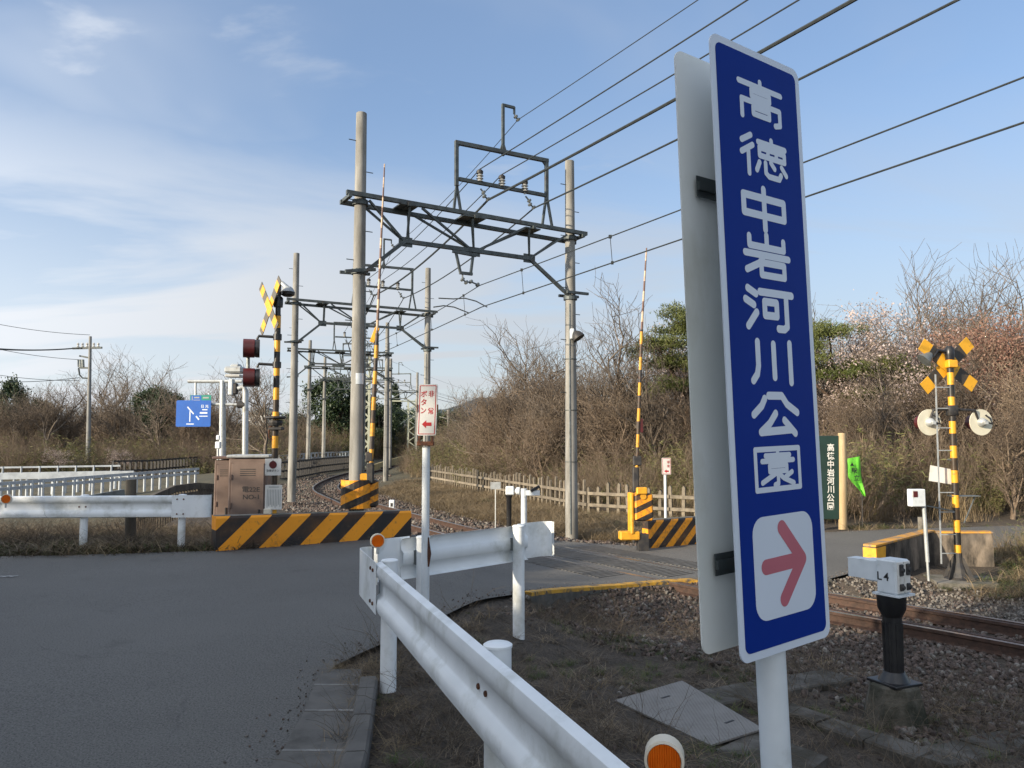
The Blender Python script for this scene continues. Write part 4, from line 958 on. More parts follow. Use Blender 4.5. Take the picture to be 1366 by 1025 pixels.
# white plate and small tray
mb = MB(); pA = [P(1245, 621, YS), P(1281, 628, YS), P(1281, 648, YS), P(1243, 642, YS)]
mb._add([p + Vector((0, .09, 0)) for p in pA] + [p + Vector((0, .094, 0)) for p in pA], [(3, 2, 1, 0), (4, 5, 6, 7), (0, 1, 5, 4), (1, 2, 6, 5), (2, 3, 7, 6), (3, 0, 4, 7)]); part('notice_plate', mb, M['panel_white'], sg)
mb = MB(); mb.box((P(1288, 662, YS).x, YS + .05, zs(662)), (.46, .16, .014)); mb.bar((P(1303, 663, YS).x, YS + .05, zs(663)), (P(1287, 698, YS).x, YS + .02, zs(698)), .014); mb.bar((sb.x, YS, zs(615)), (sb.x - .10, YS, zs(613)), .03, .02); part('tray', mb, M['steel'], sg)['kind'] = 'stuff'

# ---- button box post near the right-hand signal
bb = P(1232, 740, 12.15); bz = Hz(bb.x, bb.y); by = 12.15
bt = thing('alarm_button_post', 'small white button box with red button on a galvanised post left of the right-hand signal', 'button box', (bb.x, by, bz))
mb = MB(); mb.tube([P(1239, 775, by), P(1237, 748, by)], .020, 10); mb.tube([P(1237.5, 750, by), P(1231, 655, by)], .030, 14); part('post', mb, M['steel_light'], bt, smooth=40)
mb = MB(); c = P(1221, 664, by); mb.box(c + Vector((0, -.03, 0)), (.235, .12, .27), bev=.01, rz=.12); bx = part('box', mb, M['box_white'], bt)
mb = MB(); cc = P(1217, 659, by) + Vector((0, -.095, 0)); mb.box(cc, (.075, .012, .095), bev=.004, rz=.12); part('button', mb, M['dark_red'], bx)
mb = MB(); mb.bar(P(1236, 675, by), P(1272, 682, YS), .03, .02); mb.box(P(1229, 660, by) + Vector((.02, 0, 0)), (.06, .05, .16)); part('bracket', mb, M['steel'], bt)
# post behind the wall carrying nothing
mb = MB(); q = P(1228, 690, 14.6); mb.tube([(q.x, q.y, RAILZ), (q.x, q.y, q.z)], .05, 12); mono('bollard', mb, M['concrete_old'], 'short round concrete stump behind the parapet end near the button box', 'bollard', (q.x, q.y, RAILZ))

# ---- crossing signal at the left (seen edge-on)
YL = 12.75; lb = P(365, 680, YL); lgz = Hz(lb.x, lb.y)
ls = thing('crossing_signal', 'banded crossing signal with dark red hooded lamps and a bell, behind the left striped block', 'crossing signal', (lb.x, YL, lgz))
def zl(py): return P(368, py, YL).z
zt_l = zl(420)
m_ = MB(); m_.tube([(0, 0, -.2), (0, 0, zt_l - lgz)], .050, 18); part('pole', m_, M['bands'], ls, world=False, smooth=40)
mb = MB(); mb.tube([(lb.x, YL, zt_l), (lb.x, YL, zl(376))], .044, 14); mb.lathe([(.075, zl(410)), (.08, zl(405)), (.08, zl(398)), (.06, zl(396))], (lb.x, YL, 0), (0, 0, 1), 14); part('mast_top', mb, M['black'], ls, smooth=40)
cbx = Vector((.50, -.866, 0)).normalized(); cbo = Vector((P(360, 408, YL).x, YL - .02, zl(409)))
M['cb2'] = stripe_mat('left crossbuck stripes', (.68, .34, .03), (.10, .095, .08), (1, 0, 0), .32, .5, .03, sym=True)
cbx = Vector((.63, -.78, 0)).normalized()
for sgn, ang in ((1, 47), (-1, -47)):
    mb = MB().box((0, 0, 0), (1.12, .012, .16)); o = part('crossbuck_board', mb, M['cb2'], ls, world=False)
    o.location = cbo - Vector((lb.x, YL, lgz)) + Vector((.014 * sgn, 0, 0)); o.rotation_euler = (0, -R(ang), math.atan2(cbx.y, cbx.x))
mb = MB(); c0 = Vector((lb.x, YL, zl(380))); c1 = P(384, 389, YL)
mb.tube([c0, c0 + Vector((.05, 0, .03)), c1 + Vector((-.02, 0, .06))], [.03, .04, .05], 10); mb.lathe([(.05, .08), (.085, .05), (.11, 0), (.115, -.01)], c1, (0, 0, 1), 18); part('bell', mb, M['steel_light'], ls, smooth=40)
mb = MB(); mb.lathe([(.118, -.012), (.112, -.06), (.07, -.085)], c1, (0, 0, 1), 18); part('bell_mouth', mb, M['black'], ls, smooth=40)
hn = Vector((-.80, -.60, 0)).normalized()
for py, ay in ((465, 450), (504, 487)):
    c = P(338, py, YL - .1); 
    mb = MB(); mb.tube([(lb.x, YL, zl(ay)), (c.x + .07, YL - .05, zl(ay - 1)), (c.x + .04, YL - .05, zl(ay + 4))], .024, 10); mb.lathe([(.07, -.05), (.07, .05)], (lb.x, YL, zl(ay)), (0, 0, 1), 12); arm = part('lamp_arm', mb, M['black'], ls, smooth=50)
    mb = MB(); mb.lathe([(.07, -.06), (.135, 0), (.15, .05), (.15, .10), (.02, .10)], c, (.95, .3, 0), 20); part('lamp_body', mb, M['black'], arm, smooth=35)
    mb = MB(); mb.tube([c - Vector((.95, .3, 0)) * .16, c + Vector((.95, .3, 0)) * .02], .155, 20, cap=False); mb.lathe([(.13, -.02), (.13, 0)], c, (.95, .3, 0), 16); part('lamp_hood', mb, M['dark_red'], arm, smooth=50)
mb = MB(); mb.tube([P(331, 470, YL - .02), P(331, 505, YL - .02)], .03, 8); part('lamp_link', mb, M['steel'], ls)
mb = MB(); c = P(366, 558, YL); mb.lathe([(.15, -.015), (.17, 0), (.17, .02), (.15, .03)], (lb.x, YL, zl(558)), (0, 0, 1), 14); mb.lathe([(.10, 0), (.12, .05), (.1, .09)], (lb.x, YL, zl(568)), (0, 0, 1), 10); mb.box((lb.x + .02, YL, zl(572)), (.22, .16, .05), bev=.01); part('collar', mb, M['black_matt'], ls)
mb = MB(); mb.tube([(lb.x, YL, zl(566)), (lb.x - .10, YL, zl(570)), (lb.x - .11, YL, zl(583)), (lb.x - .03, YL, zl(590))], .012, 8); part('conduit', mb, M['rust'], ls)
wp, n_ = sign_board(ls, P(366.5, 623, YL) + Vector((0, -.09, 0)), (1, .05, 0), (0, 0, 1), .262, .275, .006, None, .010, .005, 'panel_white')
mb = MB(); cc = P(366.5, 620, YL) + Vector((0, -.095, 0)); mb.lathe([(.062, 0), (.062, .002)], cc, n_, 24); mb.prism([(-.006, .05), (.006, .05), (.006, .075), (-.006, .075)], cc + n_ * .002, (1, 0, 0), (0, 0, 1), n_, .001); mb.lathe([(.03, .002), (.03, .0035)], cc, n_, 16); part('emblem', mb, M['dark_red'], wp)
mb = MB(); letter(mb, '非常ボタン', cc + Vector((0, -.001, -.095)), (1, .05, 0), (0, 0, 1), .042, .042, .01); part('lettering', mb, M['black_matt'], wp)
np_, n_ = sign_board(ls, P(367, 663, YL) + Vector((0, -.09, 0)), (1, .05, 0), (0, 0, 1), .272, .40, .006, None, None)
mb = MB(); cc = P(367, 663, YL) + Vector((0, -.0915, 0))
mb.prism([(-.08, .158), (.085, .158), (.085, .172), (-.08, .172)], cc, (1, .05, 0), (0, 0, 1), n_, .0006)
for k in range(9):
    x = -.105 + k * .026; mb.prism([(x, -.17 + (k * 37 % 5) * .012), (x + .011, -.17 + (k * 37 % 5) * .012), (x + .011, .125), (x, .125)], cc, (1, .05, 0), (0, 0, 1), n_, .0006)
M['print_grey'] = flat('grey print', (.30, .31, .30), .6); part('lettering', mb, M['print_grey'], np_)
mb = MB(); mb.box((P(360, 682, YL).x, YL - .1, zl(682)), (.12, .10, .10), bev=.01); part('foot_box', mb, M['cream'], ls)

# ---- barrier machines and raised arms
def arm(name, label, pts, w0, w1, mat, extra=None):
    pass
def barrier(name, label, base, ang, H_, mirror=1, kind=0):
    """machine at base, local x right in view; stripes run on the housing"""
    t = thing(name, label, 'barrier machine', base, ang)
    mb = MB().box((0, 0, .10), (.20, .20, .5)); part('stand', mb, M['black_matt'], t, world=False)
    mb = MB().box((0, 0, H_ - .30), (.37, .30, .54), bev=.03); part('housing', mb, M['spiral_b'], t, world=False)
    mb = MB().box((-.24 * mirror, -.02, H_ - .42), (.07, .24, .82), bev=.02); part('counterweight_arm', mb, M['yellow'], t, world=False)
    mb = MB().box((-.28 * mirror, -.02, H_ - .86), (.40, .20, .17), bev=.02); part('counterweight', mb, M['yellow'], t, world=False)
    mb = MB().box((-.05 * mirror, -.12, H_ + .03), (.22, .16, .14), bev=.02).lathe([(.06, -.12), (.06, .12)], (-.02 * mirror, -.05, H_ - .08), (0, 1, 0), 14); part('arm_hub', mb, M['yellow'], t, world=False)
    return t
YR = 15.6; rb = P(857, 712, YR)
br = barrier('barrier_machine', 'yellow and black barrier machine with raised pole beside the short striped block', (rb.x, YR, RAILZ - .02), .12, P(852, 655, YR).z - RAILZ + .0, 1)
def arm_part(parent, pts, rs, mat, name='arm'):
    mb = MB(); inv = parent_world(parent).inverted(); mb.tube([inv @ Vector(p) for p in pts], rs, 10); return part(name, mb, mat, parent, world=False, smooth=50)
a_ = arm_part(br, [P(848, 655, YR - .1), P(850.5, 600, YR - .1), P(856, 440, YR - .1)], [.036, .034, .030], M['bands_arm'])
arm_part(br, [P(856, 440, YR - .1), P(859.5, 380, YR - .1), P(862.5, 331, YR - .1)], [.024, .020, .014], M['bands_arm_red'], 'arm_tip')
arm_part(br, [P(851.5, 600, YR), P(857.5, 440, YR), P(858.5, 425, YR)], [.010, .010, .010], M['panel_white'], 'arm_wire')
mb = MB(); mb.box(P(848, 640, YR - .1), (.12, .1, .50), bev=.02); mb.box(P(850, 615, YR - .1), (.17, .08, .20), bev=.02); part('arm_clamp', mb, M['black_matt'], br)
mb = MB(); mb.box(P(855, 568, YR - .1), (.09, .02, .28), bev=.01); part('arm_flag', mb, M['dark_red'], br)
YB = 15.5; lb2 = P(490, 668, YB)
bl = barrier('barrier_machine', 'yellow barrier machine with raised banded pole beside the tall left gantry pole', (lb2.x + .02, YB, -.30), .05, P(490, 638, YB).z + .30, 1)
arm_part(bl, [P(494, 640, YB - .15), P(497.5, 560, YB - .15), P(503, 445, YB - .15)], [.050, .046, .040], M['bands_arm'])
arm_part(bl, [P(503, 445, YB - .15), P(508, 330, YB - .15), P(513, 219, YB - .15)], [.030, .024, .013], M['bands_arm_red'], 'arm_tip')
mb = MB(); mb.box(P(500, 447, YB - .15), (.10, .04, .32), rot=Euler((0, R(20), 0)), bev=.01); part('arm_splice', mb, M['yellow'], bl)
mb = MB(); mb.box(P(494, 632, YB - .15), (.14, .12, .40), bev=.02); mb.box(P(493, 610, YB - .15), (.16, .10, .22), bev=.03); part('arm_clamp', mb, M['black_matt'], bl)

# ---- small sign on thin white post by the far barrier
YQ = 16.9; q = P(888, 690, YQ)
ps = thing('push_button_sign', 'small white sign with red characters on a thin white post beyond the short striped block', 'sign', (q.x, YQ, Hz(q.x, YQ)))
mb = MB(); mb.tube([(q.x, YQ, Hz(q.x, YQ) - .1), (q.x, YQ, P(888, 632, YQ).z)], .03, 10); part('post', mb, M['box_white'], ps, smooth=40)
cc = P(888.5, 622, YQ) + Vector((0, -.04, 0)); pp, n_ = sign_board(ps, cc, (1, .1, 0), (0, 0, 1), .20, .36, .012, None, .014, .008)
mb = MB()
for ch, x, y in (('非', .04, .09), ('常', .04, .0), ('ボ', -.04, .10), ('タ', -.04, .04), ('ン', -.04, -.02)): letter(mb, ch, cc + Vector((x, -.002, y)), (1, .1, 0), (0, 0, 1), .058, .06, .012)
mb.prism([(-.05, 0), (0, .04), (0, .018), (.05, .018), (.05, -.018), (0, -.018), (0, -.04)], cc + Vector((0, -.001, -.11)), (1, .1, 0), (0, 0, 1), n_, .001); part('lettering', mb, M['red'], pp)

# ---- two detectors in the middle distance and small marker posts
YD = 19.5
def detector(px, ptop, pbase, Y, label, white=False):
    b = P(px, pbase, Y); zg = Hz(b.x, b.y); zt2 = P(px, ptop, Y).z
    t = thing('obstacle_detector', label, 'detector', (b.x, Y, zg))
    mb = MB(); mb.tube([(b.x, Y, zg - .1), (b.x, Y, zg + .12), (b.x, Y, zg + .18), (b.x, Y, zt2 - .26), (b.x, Y, zt2 - .18)], [.15, .12, .06, .06, .10] if not white else [.075, .075, .07, .07, .07], 12); part('post', mb, M['black'] if not white else M['box_white'], t, smooth=40)
    return t, b, zt2
t, b, z = detector(679, 650, 697, 18.3, 'dark post with a small white head standing behind the middle guard rail')
mb = MB(); mb.box((b.x + .02, b.y, z - .08), (.20, .2, .20), bev=.02); mb.lathe([(.05, 0), (.09, .05), (.09, .12)], (b.x + .14, b.y, z - .09), (1, -.2, 0), 14); part('head', mb, M['box_white'], t)
t, b, z = detector(699, 652, 694, 18.0, 'white post with white box and black visor right of the dark headed post', True)
mb = MB(); mb.box((b.x + .17, b.y, z - .10), (.40, .12, .12), bev=.01); mb.tube([(b.x, b.y, z - .2), (b.x, b.y, z)], .07, 12); part('head', mb, M['box_white'], t)
mb = MB(); mb.box((b.x + .26, b.y - .02, z + .0), (.24, .12, .06), rot=Euler((0, R(-28), 0))); part('visor', mb, M['black'], t)
q = P(661, 690, 19.6); zg = Hz(q.x, q.y)
t = thing('marker_post', 'thin rod with a small blank grey plate in front of the picket fence', 'marker', (q.x, q.y, zg))
mb = MB(); mb.tube([(q.x, q.y, zg - .1), (q.x, q.y, P(661, 645, 19.6).z)], .016, 6); part('rod', mb, M['steel_light'], t)
mb = MB(); mb.box(P(661, 648, 19.58), (.26, .01, .18)); part('plate', mb, M['steel_light'], t)
q = P(523, 655, 26.0); zg = Hz(q.x, q.y)
t = thing('track_marker', 'small white block with a dark mark on the ground beside the track', 'marker', (q.x, q.y, zg))
mb = MB(); mb.box((q.x, q.y, zg + .15), (.18, .12, .42), bev=.02); part('block', mb, M['box_white'], t)
mb = MB(); mb.box((q.x, q.y - .062, zg + .20), (.08, .004, .12)); part('mark', mb, M['black_matt'], t)

# ---- brown equipment cabinets
YC = 13.6
def cab(name, label, pxl, pxr, pyt, Y, w, dpt, rz, group='brown equipment cabinets behind the striped block', doors=1, text=None, shear=0):
    c = P((pxl + pxr) / 2, 690, Y); zg = Hz(c.x, c.y); h = P(pxl, pyt, Y).z - zg
    t = thing(name, label, 'cabinet', (c.x, c.y, zg), rz, group)
    mb = MB().box((0, 0, h / 2 - .05), (w, dpt, h - .02), bev=.015); part('body', mb, M['cabinet'], t, world=False)
    mb = MB(); mb.box((0, 0, h - .02), (w + .07, dpt + .07, .05), bev=.012); part('roof', mb, M['steel_light'] if doors == 1 else M['cabinet_dark'], t, world=False)
    mb = MB().box((0, -dpt / 2 - .012, h / 2 - .03), (w - .10, .024, h - .22), bev=.012); dr = part('door', mb, M['cabinet'], t, world=False)
    mb = MB().box((w / 2 - .12, -dpt / 2 - .03, h * .42), (.03, .03, .14), bev=.006); part('handle', mb, M['black_matt'], dr, world=False)
    mb = MB()
    for x in (-w / 2 + .045, w / 2 - .045): mb.box((x, -dpt / 2 - .006, h / 2 - .03), (.022, .014, h - .2))
    mb.box((-w / 2 - .006, 0, h / 2), (.012, .04, h - .2)); part('trim', mb, M['cabinet_dark'], t, world=False)
    if text:
        mb = MB()
        for i, line in enumerate(text): letter(mb, line, (.06, -dpt / 2 - .0262, h * .66 - i * .13), (1, 0, 0), (0, 0, 1), .12, .11, .012)
        part('lettering', mb, M['black_matt'], dr, world=False)
    for z in (h * .22, h * .5, h * .78): part('hinge', MB().box((-w / 2 + .05, -dpt / 2 - .028, z), (.03, .02, .09), bev=.005), M['cabinet_dark'], dr, world=False)
    for k in range(4): part('vent_slot', MB().box((0, -dpt / 2 - .0255, h * .86 - k * .035), (w * .4, .006, .012)), M['black_matt'], dr, world=False)
    part('side_seam', MB().box((-w / 2 - .008, -dpt * .22, h / 2), (.012, .03, h - .16)), M['cabinet_dark'], t, world=False)
    return t
cab('equipment_cabinet', 'wide brown steel cabinet with stencilled text, nearest the left crossing signal', 311, 358, 607, 13.55, .64, .6, .12, text=['電22E', 'NO-1'])
cab('equipment_cabinet', 'narrower brown steel cabinet left of the stencilled cabinet', 296, 310, 609, 14.1, .34, .6, .12, doors=2)
# ---- CCTV posts behind the cabinets
YV = 15.0
cv = thing('camera_mast', 'grey mast with a floodlight and camera cluster behind the brown cabinets', 'camera mast', (P(328, 690, YV).x, YV, Hz(P(328, 690, YV).x, YV)))
mb = MB(); mb.tube([(P(327.5, 690, YV).x, YV, cv.location.z - .2), P(327.5, 522, YV), P(325, 516, YV), P(318, 519, YV)], .058, 14); part('mast', mb, M['steel_light'], cv, smooth=50)
mb = MB(); mb.box(P(314, 494, YV), (.34, .30, .13), bev=.03); mb.box(P(315, 490, YV), (.18, .2, .12), bev=.03); part('lamp_head', mb, M['steel_light'], cv)
mb = MB(); mb.box(P(313, 502, YV), (.29, .26, .05), bev=.01); part('lamp_glass', mb, M['insul'], cv)
mb = MB(); mb.box(P(309, 517, YV), (.09, .14, .32), bev=.02); part('camera_body', mb, M['box_white'], cv)
mb = MB(); mb.box(P(314, 519, YV), (.09, .12, .22), bev=.02); mb.tube([P(313, 527, YV), P(315, 534, YV), P(320, 534, YV), P(324, 526, YV)], .014, 6); mb.lathe([(.07, -.07), (.07, .07)], P(322, 540, YV), (1, 0, 0), 12); part('camera_mount', mb, M['black_matt'], cv)
# two big road sign gantry further left/back
YG = 34.0
gn = thing('road_sign_gantry', 'pale arm post carrying a blue direction sign, left of the camera mast', 'sign gantry', (P(297, 640, YG).x, YG, Hz(P(297, 640, YG).x, YG)))
mb = MB(); mb.tube([(P(297, 640, YG).x, YG, gn.location.z - .2), P(297, 508, YG)], [.17, .12], 14); part('mast', mb, M['steel_light'], gn, smooth=40)
mb = MB(); mb.tube([P(251, 509, YG), P(323, 509, YG)], .08, 10); mb.tube([P(249, 539, YG), P(320, 540, YG)], .06, 10); mb.tube([P(261, 509, YG), P(261, 534, YG)], .05, 8); mb.tube([P(296, 509, YG), P(296, 540, YG)], .05, 8); part('cross_arm', mb, M['steel_light'], gn)
mb = MB(); c = P(260, 552, YG) + Vector((0, -.16, 0)); w = 46 / FPX * YG; h = 35 / FPX * YG
mb.prism(rrect(w, h, .06), c, (1, 0, 0), (0, 0, 1), (0, 1, 0), .03); gp_ = part('panel', mb, M['sign_blue_far'], gn)
mb = MB(); s_ = 1 / FPX * YG
def L2(x0, y0, x1, y1, wd): mb.bar(c + Vector((x0 * s_, -.012, y0 * s_)), c + Vector((x1 * s_, -.012, y1 * s_)), .012, wd * s_)
mb.prism([(-5.2 * s_, -11 * s_), (-3.8 * s_, -11 * s_), (-3.8 * s_, 3 * s_), (-5.2 * s_, 3 * s_)], c + Vector((0, -.004, 0)), (1, 0, 0), (0, 0, 1), (0, 1, 0), .003)
mb.prism([(-8.5 * s_, 8 * s_), (-7.5 * s_, 9.5 * s_), (1 * s_, 0), (0, -1.5 * s_)], c + Vector((0, -.009, 0)), (1, 0, 0), (0, 0, 1), (0, 1, 0), .003)
mb.prism([(3 * s_, -4 * s_), (4.5 * s_, -3 * s_), (8.5 * s_, -7.5 * s_), (7 * s_, -9 * s_)], c + Vector((0, -.009, 0)), (1, 0, 0), (0, 0, 1), (0, 1, 0), .003)
letter(mb, '日 光', c + Vector((15 * s_, -.004, 9.5 * s_)), (1, 0, 0), (0, 0, 1), 4.6 * s_, 4.6 * s_, .02)
for x, y, w_, h_ in ((15, 5, 7, 1.4), (13.5, .8, 10, 2.2), (13.5, -3.6, 11, 1.2), (-4, -14, 10, 1.4)): mb.prism([((x - w_ / 2) * s_, (y - h_ / 2) * s_), ((x + w_ / 2) * s_, (y - h_ / 2) * s_), ((x + w_ / 2) * s_, (y + h_ / 2) * s_), ((x - w_ / 2) * s_, (y + h_ / 2) * s_)], c + Vector((0, -.004, 0)), (1, 0, 0), (0, 0, 1), (0, 1, 0), .003)
part('lettering', mb, M['sign_white'], gp_)
mb = MB(); c2 = P(269, 532, YG) + Vector((0, -.12, 0)); mb.prism(rrect(28 * s_, 9 * s_, .04), c2, (1, 0, 0), (0, 0, 1), (0, 1, 0), .03, 0); sp2 = part('panel', mb, M['sign_green'], gn, label='small green and blue panel above the main one')
mb = MB(); mb.prism([(-13 * s_, -4 * s_), (1 * s_, -4 * s_), (1 * s_, 4 * s_), (-13 * s_, 4 * s_)], c2 + Vector((0, -.003, 0)), (1, 0, 0), (0, 0, 1), (0, 1, 0), .002); part('blue_half', mb, M['sign_blue_far'], sp2)
mb = MB()
for x, y, w_, h_ in ((-11, 0, 1, 6), (-5, -2.4, 9, 1.3), (-5, 1.2, 7, 1.8), (7, 1, 8, 2)): mb.prism([((x - w_ / 2) * s_, (y - h_ / 2) * s_), ((x + w_ / 2) * s_, (y - h_ / 2) * s_), ((x + w_ / 2) * s_, (y + h_ / 2) * s_), ((x - w_ / 2) * s_, (y + h_ / 2) * s_)], c2 + Vector((0, -.006, 0)), (1, 0, 0), (0, 0, 1), (0, 1, 0), .002)
part('lettering', mb, M['print_grey'], sp2)
# small post with white box at px 294,580
q = P(291, 640, 30); t = thing('meter_post', 'thin post with small white fittings between the sign gantry and the cabinets', 'post', (q.x, q.y, Hz(q.x, q.y)))
mb = MB(); mb.tube([(q.x, q.y, Hz(q.x, q.y)), P(291, 590, 30)], .05, 8); part('pole', mb, M['steel_light'], t)
mb = MB(); mb.box(P(291, 594, 30), (.2, .15, .28), bev=.03); mb.box(P(291, 584, 30), (.14, .1, .2), bev=.03); part('fitting', mb, M['box_white'], t)

# ---- green park board and lime banner
YK = 19.6
pk = thing('park_sign', 'dark green board with white vertical lettering between pale round timber posts', 'sign', (P(1110, 695, YK).x, YK, Hz(P(1110, 695, YK).x, YK)))
for px in (1124, 1083):
    q = P(px, 698, YK); mb = MB(); mb.tube([(q.x, YK, Hz(q.x, YK) - .1), P(px, 640, YK), P(px - 1, 578, YK)], [.105, .10, .095], 14); part('post', mb, M['wood'], pk, smooth=40)
c = P(1104, 635, YK); c.z = P(1104, 637, YK).z; mb = MB(); mb.box(c, (.72, .05, 2.10), bev=.01); bd = part('board', mb, M['board_green'], pk)
mb = MB()
for i, ch in enumerate('高徳中岩河川公園'): letter(mb, ch, P(1107.5, 597 + i * 11.2, YK) + Vector((0, -.03, 0)), (1, 0, 0), (0, 0, 1), .19, .20, .02)
part('lettering', mb, M['panel_white'], bd)
fl = thing('banner', 'lime green triangular banner with black characters hanging beside the park board', 'banner', (P(1140, 660, YK).x, YK, Hz(P(1140, 660, YK).x, YK)))
mb = MB(); q = P(1150, 695, YK); mb.tube([(q.x, YK, Hz(q.x, YK) - .1), P(1150, 650, YK), P(1144, 606, YK)], .012, 6); part('pole', mb, M['black_matt'], fl)
fp = [P(1129.5, 612, YK), P(1145, 608.5, YK), P(1148, 625, YK), P(1150, 645, YK), P(1152, 662, YK), P(1143, 653, YK), P(1132, 640, YK), P(1130.5, 625, YK)]
mb = MB(); vs = []
for k in range(9):
    t = k / 8; l = Vector(P(1129.5 + 4 * t * t + (18 * max(0, t - .55) / .45) ** 1.0 * .95, 612 + 49 * t, YK)); r = Vector(P(1145 + 7 * t, 609 + 53 * t, YK))
    for j in range(5): s = j / 4; p = l.lerp(r, s); vs.append(p + Vector((0, -.05 + .05 * math.sin(s * 5 + t * 6) * (.4 + t), 0)))
mb._add(vs, [(k * 5 + j, k * 5 + j + 1, k * 5 + j + 6, k * 5 + j + 5) for k in range(8) for j in range(4)])
fc_ = part('cloth', mb, M['lime'], fl, smooth=60); fc_.modifiers.new('s', 'SOLIDIFY').thickness = .004
mb = MB()
mb.prism([(-.05, -.03), (0, .06), (.05, -.03)], P(1133.5, 620, YK) + Vector((0, -.14, 0)), (1, 0, 0), (0, 0, 1), (0, 1, 0), .002)
for i, ch in enumerate('駅立'): letter(mb, ch, P(1136.5 + i * 3.2, 628 + i * 9, YK) + Vector((0, -.14, 0)), (1, 0, 0), (0, 0, 1), .15, .16, .02)
part('lettering', mb, M['black'], fc_)

# ================================================================== catenary gantries
PA, PB = Vector((-3.10, 15.4)), Vector((1.38, 18.0))
pe = (PB - PA).normalized(); pang = math.atan2(pe.y, pe.x); PL = (PB - PA).length
def pl(px, py, dy=0.0): s, z = hitplane(px, py, PA, PB); return Vector((s, dy, z))
def make_gantry(name, label, group):
    t = thing(name, label, 'gantry', (PA.x, PA.y, 0), pang, group)
    zl_, zr_ = -.75, -.75
    topL, topR = pl(476.8, 150).z, pl(759.5, 215).z
    for s, top, z0, nm in ((0, topL, zl_, 'left'), (PL, topR, zr_, 'right')):
        mb = MB(); mb.tube([(s, 0, z0), (s, 0, top - .01), (s, 0, top)], [.150, .108, .098], 20); p = part('pole', mb, M['concrete'], t, world=False, smooth=40)
        mb = MB()
        for k in range(9):
            z = top - .6 - k * .62
            if z < 1.6: break
            r = .15 - .042 * (z - z0) / (top - z0); sg_ = 1 if k % 2 else -1
            mb.tube([(s + sg_ * r, 0, z), (s + sg_ * (r + .15), 0, z)], .010, 5)
        if True:
            cb_ = MB(); q_ = .12 if s == 0 else -.10; cb_.tube([(s + q_, -.11, z0 + .3), (s + q_, -.10, 2.6), (s + q_ * .8, -.09, 4.9)], .018, 6); part('cable_conduit', cb_, M['steel'], p, world=False)
        part('step_bolts', mb, M['steel_dark'], p, world=False)['kind'] = 'stuff'
        mb = MB()
        for z in (pl(477, 268).z - .04, pl(477, 363).z): mb.lathe([(.165, -.05), (.165, .05)], (s, 0, z if s == 0 else z + (pl(761, 313).z - pl(477, 264).z if z > 4 else pl(761, 390).z - pl(477, 363).z)), (0, 0, 1), 16)
        part('collar', mb, M['steel_dark'], p, world=False)
        if s > 0:
            mb = MB()
            for z in (1.2, 2.4, 3.6): mb.lathe([(.152, -.008), (.152, .008)], (s, 0, z), (0, 0, 1), 16)
            part('band', mb, M['steel_dark'], p, world=False)
    def add(nm, segs, w=.055, mat='steel_dark'):
        for a, b, *ww in segs:
            mb = MB(); mb.bar(a, b, ww[0] if ww else w); part(nm, mb, M[mat], t, world=False)
    D = .20
    add('top_chord', [(pl(458, 260, -D), pl(776, 315, -D), .085), (pl(458, 266, D), pl(774, 322, D), .085)])
    add('cross_piece', [(pl(x, y, -D - .08), pl(x, y, D + .08), .07) for x, y in ((462, 265), (540, 277), (628, 293), (705, 307), (770, 318))])
    add('lower_chord', [(pl(540, 322), pl(706, 345), .085)])
    add('knee_brace', [(pl(484, 365, -.06), pl(540, 322, -.02), .075), (pl(706, 345), pl(755, 394, -.08), .07), (pl(706, 345), pl(755, 388, .08), .07)])
    add('web_bar', [(pl(488, 271, -D), pl(540, 323)), (pl(488, 271, D), pl(540, 323)), (pl(542, 277, -D), pl(543, 321)), (pl(549, 278, D), pl(545, 321)), (pl(558, 281, -D), pl(628, 333)), (pl(556, 284, D), pl(628, 333)),
                    (pl(625, 295, -D), pl(632, 334)), (pl(635, 297, D), pl(632, 334)), (pl(694, 307, -D), pl(635, 335)), (pl(696, 309, D), pl(635, 335)), (pl(700, 309, -D), pl(706, 344)), (pl(711, 311, D), pl(706, 344)), (pl(750, 316, -D), pl(707, 345)), (pl(748, 318, D), pl(707, 345))], .045)
    add('pole_bracket', [(pl(457, 364, -.17), pl(497, 362, -.17), .06), (pl(457, 361, .17), pl(497, 364, .17), .06), (pl(751, 391, -.17), pl(779, 394, -.17), .06), (pl(751, 393, .17), pl(777, 395, .17), .06)])
    mb = MB()
    for x, y in ((541, 323), (632, 336), (706, 345)): mb.box(pl(x, y), (.30, .03, .20))
    mb.box(pl(627, 293, 0), (.55, .50, .03)); mb.box(pl(541, 277, 0), (.4, .48, .03)); mb.box(pl(704, 308, 0), (.4, .48, .03))
    part('gusset_plates', mb, M['steel_dark'], t, world=False)['kind'] = 'stuff'
    add('hanger_bar', [(pl(608, 336), pl(614, 363), .05), (pl(631, 341), pl(628, 365), .05), (pl(613, 364), pl(630, 366), .06), (pl(604, 335), pl(635, 341), .07)])
    add('upper_frame', [(pl(609, 189), pl(609, 248), .075), (pl(609, 248), pl(605, 284), .05), (pl(609, 246), pl(615, 285), .05), (pl(607, 190), pl(731, 215), .085), (pl(612, 239), pl(728, 261), .075), (pl(729, 213), pl(729, 268), .075), (pl(728, 266), pl(723, 304), .05), (pl(730, 266), pl(737, 306), .05),
                        (pl(609, 197), pl(616, 190), .05), (pl(723, 213), pl(729, 222), .05), (pl(671, 139), pl(671, 208), .06), (pl(666, 205), pl(671, 190), .035), (pl(676, 207), pl(671, 190), .035), (pl(670, 140), pl(686, 144), .055), (pl(686, 143), pl(686, 152), .04)])
